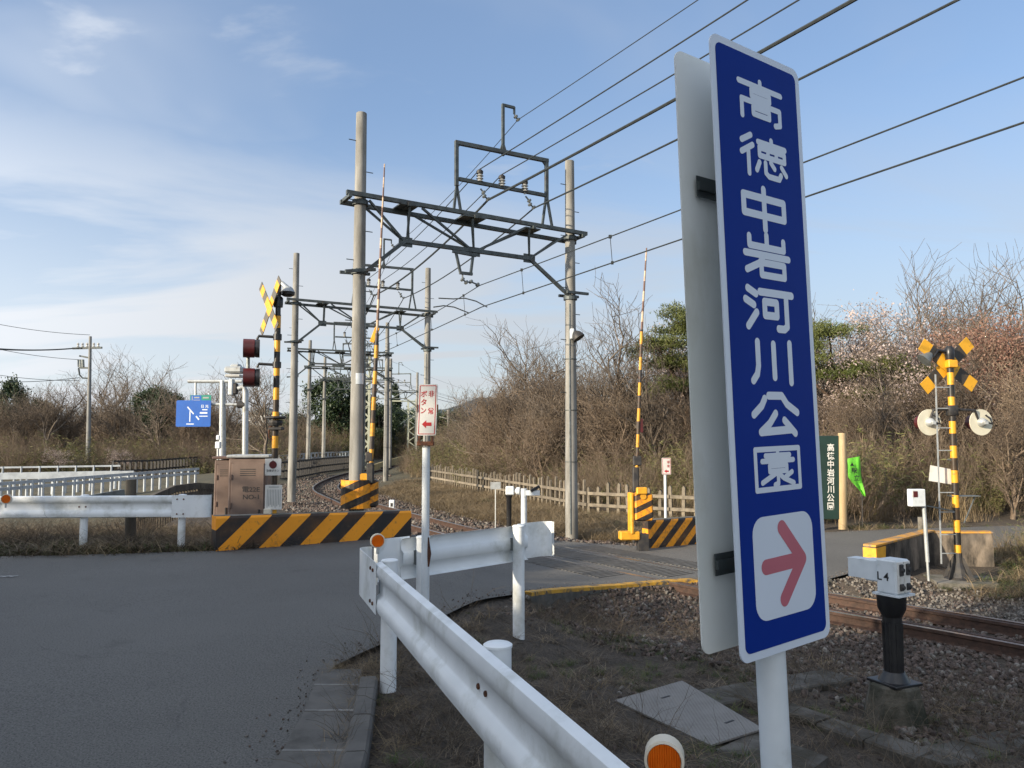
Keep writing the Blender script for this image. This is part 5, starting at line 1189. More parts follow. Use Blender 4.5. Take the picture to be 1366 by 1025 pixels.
    for k, (x, y0, y1) in enumerate(((640, 227, 246), (669.5, 234, 252), (700, 241, 259))):
        a, b = pl(x, y1), pl(x, y0); h = b.z - a.z; mb = MB()
        mb.lathe([(.028, 0), (.028, h * .15), (.085, h * .18), (.035, h * .32), (.085, h * .38), (.035, h * .52), (.085, h * .58), (.035, h * .7), (.045, h * .74)], a, (0, 0, 1), 12); q = part('insulator', mb, M['insul'], t, world=False, smooth=35)
        mb = MB(); mb.lathe([(.075, h * .74), (.08, h * .9), (.05, h)], a, (0, 0, 1), 12); part('insulator_cap', mb, M['black_matt'], q, world=False)
    for pts in (((641, 252), (645, 257), (646, 262), (651, 266)), ((701, 262), (706, 268), (707, 273), (712, 277)), ((686, 152), (688, 156), (691, 160)), ((617, 366), (617, 373), (622, 377), (628, 376), (637, 380))):
        mb = MB(); qs = [pl(x, y) for x, y in pts]; mb.tube(qs, .018, 6)
        for q in qs[1:]: mb.lathe([(.02, -.035), (.055, -.02), (.055, .02), (.02, .035)], q, (.7, 0, -.7), 8)
        part('hanging_insulator', mb, M['steel'], t, world=False)
    return t
g1 = make_gantry('catenary_gantry', 'tall nearest overhead wire gantry of two concrete poles and a steel truss', 'overhead line gantries along the track')
sc_lab = ['second overhead gantry, its left pole close to the left crossing signal', 'third overhead gantry seen between the poles of the second', 'fourth overhead gantry, small, between the third and the bend', 'fifth overhead gantry where the track bends away', 'sixth and smallest overhead gantry in front of the dark evergreens']
GP = [(PA, pang)]
for (lx0, ly0, rx0, ry0), lab in zip(((-8.02, 28.2, -3.55, 30.4), (-12.1, 42.4, -7.35, 44.0), (-13.6, 51.5, -8.6, 52.4), (-14.9, 61, -9.8, 61.8), (-14.2, 74, -9.1, 73.4)), sc_lab):
    c = copy_tree(g1); c['label'] = lab; a = math.atan2(ry0 - ly0, rx0 - lx0); dz = {28.2: .22, 42.4: .10, 51.5: .0, 61: -.1, 74: -.2}[ly0]
    c.location = (lx0, ly0, dz); c.rotation_euler = (0, 0, a); GP.append((Vector((lx0, ly0)), a))
# striped guard round the foot of the near left pole
mb = MB(); n = 12
for k in range(n + 1):
    pass
a0, a1 = R(150), R(395)
ring = [(.30 * math.cos(a0 + (a1 - a0) * k / 14), .27 * math.sin(a0 + (a1 - a0) * k / 14)) for k in range(15)]
zt0, zt1 = P(470, 679, 15.2).z, P(470, 641, 15.2).z
vs = [(x, y, z) for z in (zt0 - PA.x * 0 + .0, zt1) for x, y in ring] + [(x * .93, y * .93, z) for z in (zt0, zt1) for x, y in ring]
fs = [(k, k + 1, 16 + k, 15 + k) for k in range(14)] + [(30 + k, 45 + k, 46 + k, 31 + k) for k in range(14)] + [(15 + k, 16 + k, 46 + k, 45 + k) for k in range(14)] + [(k, 30 + k, 31 + k, k + 1) for k in range(14)]
mb._add(vs, fs); gd_ = part('pole_guard', mb, M['spiral'], None); gd_.location = (PA.x, PA.y, 0); gd_.rotation_euler = (0, 0, math.pi)
gd_.rotation_euler = (0, 0, 0)
tag(gd_, 'curved yellow and black striped guard wrapped round the foot of the tall left gantry pole', 'pole guard')
np2 = thing('number_plate', 'blank white plate fixed on the tall left gantry pole', 'plate', P(476, 505, 15.25))
mb = MB(); c = P(476.5, 505, 15.24); ring2 = [(.142 * math.sin(a), -.142 * math.cos(a)) for a in [R(-5 + 9 * k) for k in range(9)]]; mb._add([(PA.x + x, PA.y + y, c.z + z) for z in (-.11, .11) for x, y in ring2], [(k, k + 1, 10 + k, 9 + k) for k in range(8)]); part('face', mb, M['box_white'], np2)
# lamp on the right pole
lp = P(768, 447, 17.9); t = thing('pole_lamp', 'small black floodlight clamped on the right pole of the nearest gantry', 'lamp', (lp.x, lp.y, lp.z))
mb = MB(); mb.box(P(763, 446, 17.85), (.10, .22, .24), bev=.02); part('clamp', mb, M['box_white'], t)
mb = MB(); c = P(770, 448, 17.75); mb.lathe([(.05, .12), (.12, .04), (.15, -.06), (.15, -.08)], c, (-.5, .2, .8), 14); mb.tube([P(768, 452, 17.75), P(770, 462, 17.75), P(768, 474, 17.75), P(767, 462, 17.75)], .012, 6); part('lamp_head', mb, M['black_matt'], t, smooth=40)

# ---- overhead wires
def gl(i, s, z):
    o, a = GP[i]; dz = (0, .22, .10, .0, -.1, -.2)[i]; return Vector((o.x + math.cos(a) * s, o.y + math.sin(a) * s, z + dz))
def catw(a, b, sag, n=14): return [a.lerp(b, k / n) - Vector((0, 0, sag * 4 * (k / n) * (1 - k / n))) for k in range(n + 1)]
far_end = [Vector((-12.5, 84, 0)), Vector((-9, 110, 0))]
def wire(label, px, py, r, vp, sag=.18, bend=None, straight_far=True, near=26, group='overhead wires'):
    q = pl(px, py); s, z = q.x, q.z; pts = []
    a = gl(0, s, z); d = Vector(((vp - 683) / FPX, 1, 0)).normalized()
    pts += catw(a - d * near, a, sag * 1.0)[:-1]
    for i in range(5): pts += catw(gl(i, s, z), gl(i + 1, s, z), sag)[:-1]
    e = gl(5, s, z); pts += catw(e, e + Vector((1.2, 14, 0)), sag) [:]
    pts += catw(pts[-1], pts[-1] + Vector((5, 32, 0)), sag)[1:]
    mb = MB(); mb.tube(pts, r, 6); return mono('overhead_wire', mb, M['wire'], label, 'wire', a, group=group)
wire('thin topmost overhead wire carried by the hook on the gantry mast', 691, 160, .009, 88)
wire('overhead feeder wire passing over the left white insulator', 640, 226, .012, 105)
wire('overhead feeder wire passing over the middle white insulator', 669.5, 233, .012, 105)
wire('thickest dark overhead cable sweeping up to the top of the view', 651, 267, .026, 118, .25)
wire('overhead cable hanging from the right hanging insulator', 712, 278, .018, 132, .22)
mw = wire('catenary messenger wire that carries the droppers', 640, 381, .010, 128, .10)
cw = wire('lowest overhead contact wire', 642, 410, .011, 128, .02)
# droppers between messenger and contact wire
d = Vector(((128 - 683) / FPX, 1, 0)).normalized(); qa, qb = pl(640, 381), pl(642, 410); a = gl(0, qa.x, qa.z); b = gl(0, qb.x, qb.z)
dp0 = None
for k, t_ in enumerate((-4.9, -1.9, 1.2, 4.2, 8.5)):
    if t_ <= 0:
        u = a + d * t_; v_ = b + d * t_; u.z -= .10 * 4 * (-t_ / 26) * (1 + t_ / 26); v_.z -= .02 * 4 * (-t_ / 26) * (1 + t_ / 26)
    else:
        e = (gl(1, qa.x, qa.z) - a); f = t_ / e.length; u = a + e * f; v_ = b + (gl(1, qb.x, qb.z) - b) * f; u.z -= .4 * f * (1 - f)
    mb = MB(); mb.tube([v_, u], .006, 5); mb.box(u, (.05, .05, .05)); mb.box(v_, (.04, .04, .05))
    mono('dropper', mb, M['wire'], ['dropper wire nearest the viewer, right of the raised far barrier pole', 'dropper wire left of the nearest right gantry pole', 'dropper wire just beyond the nearest gantry', 'dropper wire between the first and second gantry, nearer one', 'dropper wire close to the second gantry'][k], 'dropper', v_, group='droppers under the messenger wire')
# pull-off arms
for pts in (((585, 398), (605, 399), (620, 398), (635, 402), (650, 410)), ((578, 410), (592, 408), (606, 410), (626, 418))):
    mb = MB(); mb.tube([P(x, y, 21.5) for x, y in pts], .018, 6); mono('steady_arm', mb, M['wire'], 'curved steady arm reaching from the second gantry to the %s contact wire' % ('upper' if pts[0][1] == 398 else 'lower'), 'arm', P(pts[0][0], pts[0][1], 21.5))

# ---- lattice towers on the bridge and further poles
def lattice(name, label, px, ptop, pbase, Y, w, group):
    q = P(px, pbase, Y); top = P(px, ptop, Y).z; t = thing(name, label, 'lattice pole', (q.x, Y, q.z), 0, group); h = top - q.z
    mb = MB()
    for sx in (-1, 1):
        for sy in (-1, 1): mb.bar((sx * w / 2, sy * w / 2, -.5), (sx * w / 2, sy * w / 2, h), .09)
    part('corner_bars', mb, M['lattice'], t, world=False)['kind'] = 'stuff'
    mb = MB(); n = int(h / .55)
    for k in range(n):
        s = 1 if k % 2 else -1
        for sy in (-1, 1): mb.bar((-s * w / 2, sy * w / 2, h * k / n), (s * w / 2, sy * w / 2, h * (k + 1) / n), .06)
    part('lacing', mb, M['lattice'], t, world=False)['kind'] = 'stuff'
    return t
M['lattice'] = pm('pale green lattice steel', (.40, .42, .33), .6, .1, (.33, .35, .27), 4)
lattice('lattice_pole', 'lattice pole by the near end of the ochre bridge, right of the left barrier machine', 487, 470, 628, 66, .55, 'lattice poles along the bridge')
lattice('lattice_pole', 'pale lattice pole on the ochre bridge parapet, left of the pair', 563, 535, 612, 84, .85, 'lattice poles along the bridge')
lattice('lattice_pole', 'pale lattice pole on the ochre bridge parapet, right of the pair', 549 + 0, 533, 610, 88, .85, 'lattice poles along the bridge').location.x = P(549, 610, 88).x
mb = MB(); mb.bar(P(520, 535, 86), P(575, 536, 86), .14); mb.bar(P(534, 545, 86), P(562, 566, 86), .10); mb.bar(P(534, 566, 86), P(562, 546, 86), .10); mono('lattice_beam', mb, M['lattice'], 'pale beam joining the lattice poles above the bridge', 'beam', P(520, 535, 86))
for px, y0, y1, Y in ((598, 547, 615, 95), (610, 553, 604, 110), (592, 556, 604, 118)):
    a_, b_ = P(px, y1, Y), P(px, y0, Y); mb = MB(); mb.tube([(a_.x, Y, a_.z - 1), b_], .17 * Y / 95, 10); mb.bar(P(px - 12, 556, Y), P(px + 12, 562, Y), .12)
    mono('distant_pole', mb, M['concrete'], {598: 'distant concrete pole nearest behind the red framed sign', 610: 'rightmost of the distant concrete poles before the dark hill', 592: 'thin distant concrete pole half hidden by the red framed sign'}[px], 'pole', (a_.x, Y, a_.z), group='distant track poles')
br_ = thing('bridge', 'low ochre bridge parapet carrying the track away behind the gantry poles', 'bridge', P(500, 628, 70))
M['ochre'] = pm('ochre bridge steel', (.52, .42, .20), .7, 0, (.40, .31, .14), .6)
mb = MB(); pts = [P(497, 632, 60), P(520, 625, 68), P(545, 619, 77), P(566, 613, 86), P(600, 607, 98)]; hs = (.7, .8, .95, 1.15, 1.5)
vs = []
for p, h in zip(pts, hs): vs += [tuple(p - Vector((0, 0, .2))), tuple(p + Vector((0, 0, h))), tuple(p + Vector((.1, .35, h))), tuple(p + Vector((.1, .35, -.2)))]
mb._add(vs, [(4 * k + j, 4 * k + (j + 1) % 4, 4 * k + 4 + (j + 1) % 4, 4 * k + 4 + j) for k in range(4) for j in range(4)] + [(0, 1, 2, 3), (16, 17, 18, 19)]); part('parapet', mb, M['ochre'], br_)
mb = MB(); mb.sweep([(-2.2, 0), (2.2, 0), (2.2, -.8), (-2.2, -.8)], [p - Vector((0, 0, .25)) + Vector((2.2, .3, 0)) for p in pts]); part('deck', mb, M['concrete_dark'], br_)

# ---- utility pole at the left
YU = 56; ub = P(118, 632, YU)
ut = thing('utility_pole', 'slim concrete utility pole with crossarms and transformer fittings at the far left', 'utility pole', (ub.x, YU, ub.z))
M['up'] = pm('slim pole concrete', (.22, .22, .21), .8, 0, (.17, .17, .165), 2)
mb = MB(); mb.tube([(ub.x, YU, ub.z - 2), P(120.5, 449, YU)], [.19, .10], 10); mb.tube([(P(113.5, 632, YU).x, YU + .6, ub.z - 2), P(118, 548, YU + .6)], [.14, .12], 8); part('pole', mb, M['up'], ut, smooth=40)
for a_, b_, w_ in ((P(97, 465, YU), P(136, 464, YU), .14), (P(106, 475, YU), P(121, 478, YU), .12), (P(106, 491, YU), P(121, 491, YU), .12)): mb = MB(); mb.bar(a_, b_, w_); part('crossarm', mb, M['steel_dark'], ut)
mb = MB(); mb.tube([P(105, 491, YU), P(106, 500, YU), P(110, 504.5, YU), P(120, 505, YU)], .06, 6); part('conduit', mb, M['steel_dark'], ut)
mb = MB()
for px in (104, 110, 116, 125, 131): mb.lathe([(.05, 0), (.10, .08), (.06, .18), (.10, .28), (.04, .36)], P(px, 464, YU), (0, 0, 1), 8)
part('insulators', mb, M['insul'], ut)['kind'] = 'stuff'
mb = MB()
for px in (105.5, 108, 111): mb.tube([P(px, 490, YU), P(px - .5, 480, YU)], .10, 8)
part('transformer', mb, M['steel'], ut)
for k, (x0, y0, x1, y1, r) in enumerate(((98, 465, -60, 459, .05), (112, 464, -60, 461.5, .035), (120, 447, -60, 420, .018), (106, 504, -60, 506, .022), (106, 480, -60, 452, .018), (106, 508, -60, 490, .018))):
    mb = MB(); mb.tube(catw(P(x0, y0, YU), P(x1, y1, YU - 4), .25), r, 5)
    mono('power_line', mb, M['wire'], ['thicker', 'second', 'topmost thin', 'level lowest', 'steep middle', 'sagging lower'][k] + ' power line running left from the utility pole', 'wire', P(x0, y0, YU), group='power lines of the utility pole')

# ---- rails and fences on the left
def pipe_rail(name, label, A, B, n, h, rails, r, pr, mat, group=None, cat='guard rail', midz=None):
    A, B = Vector(A), Vector(B); t = thing(name, label, cat, A, 0, group)
    for z in rails: mb = MB(); mb.sweep([(-r * .4, -r), (r * .4, -r), (r * .4, r), (-r * .4, r)], [A + Vector((0, 0, z)), B + Vector((0, 0, z))]); part('rail', mb, M[mat], t)
    for k in range(n):
        p = A.lerp(B, (k + .5) / n); mb = MB(); mb.tube([p - Vector((0, 0, .5)), p + Vector((0, 0, h))], pr, 6); part('post', mb, M[mat], t)
    return t
GL = 'pale railings across the valley at the left'
M['rail_pale'] = pm('pale grey railing', (.46, .50, .53), .5, .1, (.36, .39, .42), 3)
pipe_rail('railing', 'upper thick pale guard rail at the far left ending beside the wooden stump', P(-60, 651, 33.5) * 1, P(178, 646, 35), 14, .55, (.46,), .14, .06, 'rail_pale', GL)
pipe_rail('railing', 'thin pale railing behind the thick one with spaced posts', P(-60, 641, 45), P(160, 637, 47), 9, .75, (.7, .35), .05, .05, 'rail_pale', GL)
pipe_rail('railing', 'long close-posted pale railing running past the stump towards the cabinets', P(-30, 668, 25), P(265, 640, 35), 24, .50, (.48, .30), .055, .05, 'rail_pale', GL)
mb = MB(); mb.sweep([(-.03, -.16), (.03, -.16), (.03, .16), (-.03, .16)], [P(45, 680, 18), P(100, 673, 19), P(166, 661, 20)]); mono('low_barrier', mb, M['steel'], 'single low grey steel beam just above the left white guard rail', 'barrier', P(45, 680, 18))
mb = MB(); q = P(174, 737, 12.6); mb.tube([(q.x, 12.6, Hz(q.x, 12.6) - .1), P(175, 640, 12.6)], [.085, .08], 12); mono('wooden_stump', mb, M['wood_dark'], 'dark upright timber post behind the left white guard rail', 'post', q, smooth=40)
DF = thing('dark_fence', 'curved low dark timber fence between the wooden stump and the cabinets', 'fence', P(185, 690, 14.5))
pp_ = [P(182, 676, 14.5), P(205, 664, 15.5), (P(232, 652, 17)), P(262, 648, 18.5), P(292, 650, 19)]
for dz in (0, -.20): mb = MB(); mb.sweep([(-.04, -.07), (.04, -.07), (.04, .07), (-.04, .07)], [p + Vector((0, 0, dz)) for p in pp_]); part('rail', mb, M['wood_dark'], DF)
for a, b in zip(pp_, pp_[1:]):
    for k in range(8):
        p = a.lerp(b, k / 8); mb = MB(); mb.box((p.x, p.y, p.z - .32), (.09, .05, .70)); part('board', mb, M['wood_dark'], DF)
def lattice_fence(label, pts, h, n, mat='black_matt', group='dark lattice fences in the valley'):
    t = thing('lattice_fence', label, 'fence', pts[0], 0, group); L = sum((b - a).length for a, b in zip(pts, pts[1:]))
    for z in (0.05, h * .5, h): mb = MB(); mb.sweep([(-.03, -.05), (.03, -.05), (.03, .05), (-.03, .05)], [p + Vector((0, 0, z)) for p in pts]); part('rail', mb, M[mat], t)
    for k in range(n):
        s = L * k / (n - 1)
        for a, b in zip(pts, pts[1:]):
            l = (b - a).length
            if s <= l + 1e-6: p = a.lerp(b, min(s / l, 1)); break
            s -= l
        mb = MB(); mb.box((p.x, p.y, p.z + h / 2 - .2), (.13, .08, h + .4)); part('picket', mb, M[mat], t)
    return t
lattice_fence('dark lattice fence on the valley road left of the cabinets', [P(150, 641, 47), P(200, 639, 49), P(290, 629, 57)], 1.15, 30)
lattice_fence('dark lattice fence curving beside the track behind the second gantry', [P(372, 641, 44), P(400, 637, 47), P(430, 631, 54), P(468, 626, 62)], 1.0, 34)
lattice_fence('thin pale railing above the dark lattice fence by the track', [P(372, 622, 60), P(420, 617, 66), P(468, 614, 74)], .8, 22, 'rail_pale')
mb = MB(); mb.sweep([(-.1, -.5), (.1, -.5), (.1, 0), (-.1, 0)], [P(372, 645, 43), P(400, 641, 46), P(430, 635, 53), P(468, 629, 61)]); mono('concrete_wall', mb, M['concrete'], 'low pale concrete wall under the dark lattice fence beside the track', 'wall', P(372, 645, 43))
# ---- picket fence at the right
PF = thing('picket_fence', 'weathered concrete picket fence with pale rails at the foot of the thicket', 'fence', (FENCE_A.x, FENCE_A.y, Hz(*FENCE_A)), 0)
M['picket'] = pm('pale weathered picket concrete', (.21, .18, .135), .9, 0, (.13, .11, .085), 5, dirt=(.10, .085, .06), dirt_scale=4, dirt_lo=.52, rndv=.2)
FP = [Vector((-4.6, 41)), FENCE_A, Vector((-.2, 29.6)), FENCE_B, Vector((4.4, 21.5)), FENCE_C]
proto = None
for a, b in zip(FP, FP[1:]):
    L = (b - a).length; n = int(L / .33); ang = math.atan2((b - a).y, (b - a).x)
    for k in range(n):
        p = a.lerp(b, k / n); z = Hz(p.x, p.y)
        if proto is None: o = proto = part('picket', MB().prism([(-.045, -.15), (.045, -.15), (.045, .97), (0, 1.02), (-.045, .97)], (0, -.03, 0), (1, 0, 0), (0, 0, 1), (0, 1, 0), .06), M['picket'], PF, world=False)
        else: o = link(proto.copy())
        o.parent = PF; o.location = Vector((p.x, p.y, z + rnd.uniform(-.05, .03))) - PF.location; o.rotation_euler = (rnd.uniform(-.04, .04), rnd.uniform(-.05, .05), ang); o.scale = (1, 1, rnd.uniform(.88, 1.05))
    for h in (.38, .72):
        pa = Vector((a.x, a.y, Hz(*a) + h)); pb = Vector((b.x, b.y, Hz(*b) + h)); dd = (pb - pa).normalized() * .012; off = Vector((-(b - a).y, (b - a).x, 0)).normalized() * -.065
        if off.y > 0: off = -off
        mb = MB(); mb.sweep([(-.025, -.045), (.025, -.045), (.025, .045), (-.025, .045)], [pa + dd + off, pb - dd + off]); part('rail', mb, M['picket'], PF)
# ---- distant buildings
bw = thing('apartment_tower', 'small distant white apartment block between the gantry poles', 'building', P(514, 605, 330))
M['bwall'] = pm('white building wall', (.55, .54, .50), .8, 0, (.48, .47, .44), 1); M['bwin'] = flat('dark building windows', (.06, .07, .09), .3)
a_, b_ = P(506, 605, 330), P(519, 556, 330); w = b_.x - a_.x; h = b_.z - a_.z
mb = MB(); mb.box(((a_.x + b_.x) / 2, 334, (a_.z + b_.z) / 2), (w, 8, h)); part('wall', mb, M['bwall'], bw)
for i in range(8):
    mb = MB(); mb.box(((a_.x + b_.x) / 2, 329.9, a_.z + h * (i + .5) / 8), (w * .86, .3, h / 8 * .35)); part('window', mb, M['bwin'], bw)
hw_ = thing('house', 'small cream house with a pale roof far away beside the second gantry', 'building', P(418, 585, 150))
mb = MB(); mb.box(P(417, 580, 150), (4.0, 4, 2.2)); part('wall', mb, M['cream'], hw_)
mb = MB(); c = P(417, 572, 148); mb.prism([(-2.6, 0), (2.6, 0), (1.4, 1.2), (-1.4, 1.2)], c, (1, 0, 0), (0, 0, 1), (0, 1, 0), 5); part('roof', mb, M['bwin'], hw_)
mb = MB(); mb.box(P(421, 580, 147.8), (1.0, .2, .8)); part('window', mb, M['bwin'], hw_)
for nm, px, py, w, h, Y, lab in (('house', 350, 562, 6, 3.0, 170, 'pale distant house with dark roof seen between the camera mast and the crossing signal'), ('house', 388, 612, 0, 0, 0, None)):
    if lab is None: continue
    t = thing(nm, lab, 'building', P(px, py + 8, Y)); mb = MB(); mb.box(P(px, py, Y), (w, 5, h)); part('wall', mb, M['bwall'], t)
    mb = MB(); c = P(px, py, Y - 2.8) + Vector((0, 0, h / 2)); mb.prism([(-w * .58, 0), (w * .58, 0), (0, h * .5)], c, (1, 0, 0), (0, 0, 1), (0, 1, 0), 5.8); part('roof', mb, M['steel_dark'], t)
    for dx in (-1.6, 1.4): mb = MB(); mb.box(P(px, py, Y - 2.55) + Vector((dx, 0, .1)), (1.1, .1, 1.0)); part('window', mb, M['bwin'], t)
# ---- far hills
def hill(label_kind, cx_, Y, w, h, seed, depth=500):
    xs = np.linspace(-w, w, 90); ys = np.linspace(-depth, depth, 24); X_, Y_ = np.meshgrid(xs, ys)
    Z_ = h * np.exp(-(X_ / (w * .42)) ** 2) * np.exp(-(Y_ / (depth * .5)) ** 2) * (1 + .28 * (vnoise(X_ + 999, Y_ + 500, w * .16, seed) - .5)) + h * .10 * (vnoise(X_ + 999, Y_ + 500, w * .05, seed + 1) - .5) + h * .03 * (vnoise(X_ + 999, Y_ + 500, w * .015, seed + 2) - .5)
    Z_ -= h * .12
    id_ = np.arange(X_.size).reshape(X_.shape); q = np.stack([id_[:-1, :-1], id_[:-1, 1:], id_[1:, 1:], id_[1:, :-1]], -1).reshape(-1, 4)
    o = link(bpy.data.objects.new('hill', fastmesh('hill', np.stack([X_, Y_, Z_], -1).reshape(-1, 3), q, [M['hill']], smooth=True))); o.location = (cx_, Y, -1.5); return struct(o)
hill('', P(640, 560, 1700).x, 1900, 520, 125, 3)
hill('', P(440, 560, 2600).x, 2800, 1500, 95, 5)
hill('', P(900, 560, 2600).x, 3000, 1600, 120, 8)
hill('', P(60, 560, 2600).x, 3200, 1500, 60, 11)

# ================================================================== plants
nr = np.random.RandomState(11)
def unit(v): return v / (np.linalg.norm(v, axis=-1, keepdims=True) + 1e-9)
def prisms(S, n=3):
    """S: (N,8) p0 p1 r0 r1 -> verts, quads"""
    S = np.asarray(S, float); p0, p1, r0, r1 = S[:, :3], S[:, 3:6], S[:, 6], S[:, 7]; d = unit(p1 - p0)
    ref = np.where(np.abs(d[:, 2:3]) > .9, np.array([[1., 0, 0]]), np.array([[0, 0, 1.]])); x = unit(np.cross(d, ref)); y = np.cross(d, x)
    a = np.arange(n) * 2 * np.pi / n; c, s = np.cos(a)[None, :, None], np.sin(a)[None, :, None]; off = x[:, None] * c + y[:, None] * s
    V = np.concatenate([p0[:, None] + off * r0[:, None, None], p1[:, None] + off * r1[:, None, None]], 1)
    k = np.arange(n); q = np.stack([k, (k + 1) % n, n + (k + 1) % n, n + k], 1); Q = q[None] + (np.arange(len(S)) * 2 * n)[:, None, None]
    return V.reshape(-1, 3), Q.reshape(-1, 4)
def grow(seed, h=6.0, trunk_r=.12, levels=5, kids=(6, 5, 5, 4, 3), spread=.75, up=.25, fork=.30, lean=0.0, droop=0.0, lf=.62):
    r = random.Random(seed); segs = []; tips = []
    def br(p, d, L, rad, lv):
        n = 5 if lv == 0 else (4 if lv < 3 else 3); pts = [p]; q = Vector(p); dd = Vector(d)
        for i in range(n):
            w = .16 if lv == 0 else .28
            dd = (dd + Vector((r.uniform(-w, w), r.uniform(-w, w), r.uniform(-w * .6, w * .6) + (up if lv > 0 else 0) * .25 - droop * lv * .05))).normalized()
            q2 = q + dd * L / n; ra, rb = rad * (1 - .62 * i / n), rad * (1 - .62 * (i + 1) / n)
            segs.append((*q, *q2, ra, rb)); q = q2; pts.append(q)
        if lv >= levels - 1: tips.append((tuple(q), tuple(dd))); return
        k = kids[lv]
        for j in range(k):
            t = (fork + (1 - fork) * (j + r.random() * .8) / k) * n; i = min(int(t), n - 1); pt = pts[i].lerp(pts[i + 1], t - i)
            ax = dd.orthogonal().normalized(); ax.rotate(Matrix.Rotation(r.uniform(0, 6.28), 3, dd)); nd = (dd * (1 - spread * r.uniform(.5, 1.0)) + ax * spread * r.uniform(.7, 1.2) + Vector((0, 0, up))).normalized()
            br(pt, nd, L * lf * r.uniform(.75, 1.2), rad * (.42 if lv == 0 else .5), lv + 1)
    br(Vector((0, 0, -.3)), Vector((lean, r.uniform(-.05, .05), 1)).normalized(), h * .50, trunk_r, 0)
    return np.array(segs), tips
def quads_at(C, size, rs, flat_=0.0, upv=None):
    N = len(C); n = unit(rs.normal(size=(N, 3)) * np.array([1, 1, 1 + flat_])); ref = unit(rs.normal(size=(N, 3))); x = unit(np.cross(n, ref)); y = np.cross(n, x)
    s = size * rs.uniform(.6, 1.3, (N, 1)); V = np.stack([C - x * s, C + y * s * .6, C + x * s, C - y * s * .6], 1).reshape(-1, 3)
    return V, np.arange(N * 4).reshape(-1, 4)
def merge(parts_):
    V, Q, m, o = [], [], [], 0
    for v, q, mi in parts_: V.append(v); Q.append(q + o); m.append(np.full(len(q), mi)); o += len(v)
    return np.concatenate(V), np.concatenate(Q), np.concatenate(m)
def tree_mesh_pair(name, seed, bark, leafmat=None, leaf_n=0, leaf_size=.05, leaf_spread=.25, min_r=.006, **kw):
    S, tips = grow(seed, **kw); S[:, 6] = np.maximum(S[:, 6], min_r); S[:, 7] = np.maximum(S[:, 7], min_r * .7)
    big = S[:, 6] > .022
    v, q = prisms(S[big], 6); trunk = fastmesh(name + '_trunk', v, q, [bark], smooth=True)
    v, q = prisms(S[~big], 3); ps = [(v, q, 0)]
    if leafmat is not None:
        rs = np.random.RandomState(seed); T = np.array([t[0] for t in tips]); C = T[rs.randint(0, len(T), leaf_n)] + rs.normal(size=(leaf_n, 3)) * leaf_spread
        v, q = quads_at(C, leaf_size, rs); ps.append((v, q, 1))
    v, q, m_ = merge(ps); crown = fastmesh(name + '_crown', v, q, [bark] + ([leafmat] if leafmat is not None else []), m_)
    return trunk, crown
def place_tree(name, meshes, label, cat, loc, rz, sc, group=None):
    t = thing(name, label, cat, loc, rz, group); t.scale = (sc, sc, sc) if not isinstance(sc, tuple) else sc
    for nm, me in zip(('trunk', 'crown'), meshes): o = link(bpy.data.objects.new(nm, me)); o.parent = t
    return t
M['twig_bud'] = pm('brown twig tips', (.14, .10, .07), .9, 0, (.19, .15, .10), 1.5, rndv=.3, trans=.1)
bare = [tree_mesh_pair('bare%d' % i, 20 + i, M['bark'], h=7.0, trunk_r=.14, spread=.8, up=.35, kids=(7, 5, 5, 4), levels=5, fork=.22, lf=.66, min_r=.007) for i in range(4)]
brown = [tree_mesh_pair('brown%d' % i, 40 + i, M['bark_brown'], M['twig_bud'], 5200, .026, .16, h=6.0, trunk_r=.11, spread=.75, up=.30, kids=(8, 6, 5, 4), levels=5, fork=.12, lf=.64, min_r=.007) for i in range(4)]
cherry = [tree_mesh_pair('cherry%d' % i, 60 + i, M['bark'], M['blossom'], 15000, .044, .20, h=6.2, trunk_r=.16, spread=.85, up=.22, kids=(7, 5, 5, 4), levels=5, fork=.25, lf=.68) for i in range(2)]
budtree = tree_mesh_pair('budding', 71, M['bark_brown'], M['bud'], 20000, .042, .24, h=7.0, trunk_r=.15, spread=.8, up=.25, kids=(7, 6, 5, 4), levels=5, fork=.2, lf=.66)
smallcherry = tree_mesh_pair('smallcherry', 66, M['bark'], M['blossom'], 2500, .06, .2, h=6.2, trunk_r=.14, spread=.85, up=.2, kids=(7, 5, 4), levels=4, fork=.2, lf=.68)
def shrub_wood(name, seed, mat, n_stems=26, h=2.6):
    r = random.Random(seed); segs = []
    def br(p, d, L, rad, lv):
        q = Vector(p); dd = Vector(d); n = 3
        for i in range(n):
            dd = (dd + Vector((r.uniform(-.25, .25), r.uniform(-.25, .25), r.uniform(-.08, .12)))).normalized(); q2 = q + dd * L / n; segs.append((*q, *q2, rad * (1 - .2 * i), rad * (1 - .2 * (i + 1)))); q = q2
            if lv < 2:
                for _ in range(2): br(q, (dd + Vector((r.uniform(-.8, .8), r.uniform(-.8, .8), r.uniform(-.1, .6)))).normalized(), L * .5, rad * .55, lv + 1)
    for _ in range(n_stems): br(Vector((r.uniform(-.9, .9), r.uniform(-.9, .9), -.1)), Vector((r.uniform(-.5, .5), r.uniform(-.5, .5), 1)).normalized(), h * r.uniform(.45, .85), .012, 0)
    v, q = prisms(np.array(segs), 3); return fastmesh(name, v, q, [mat])
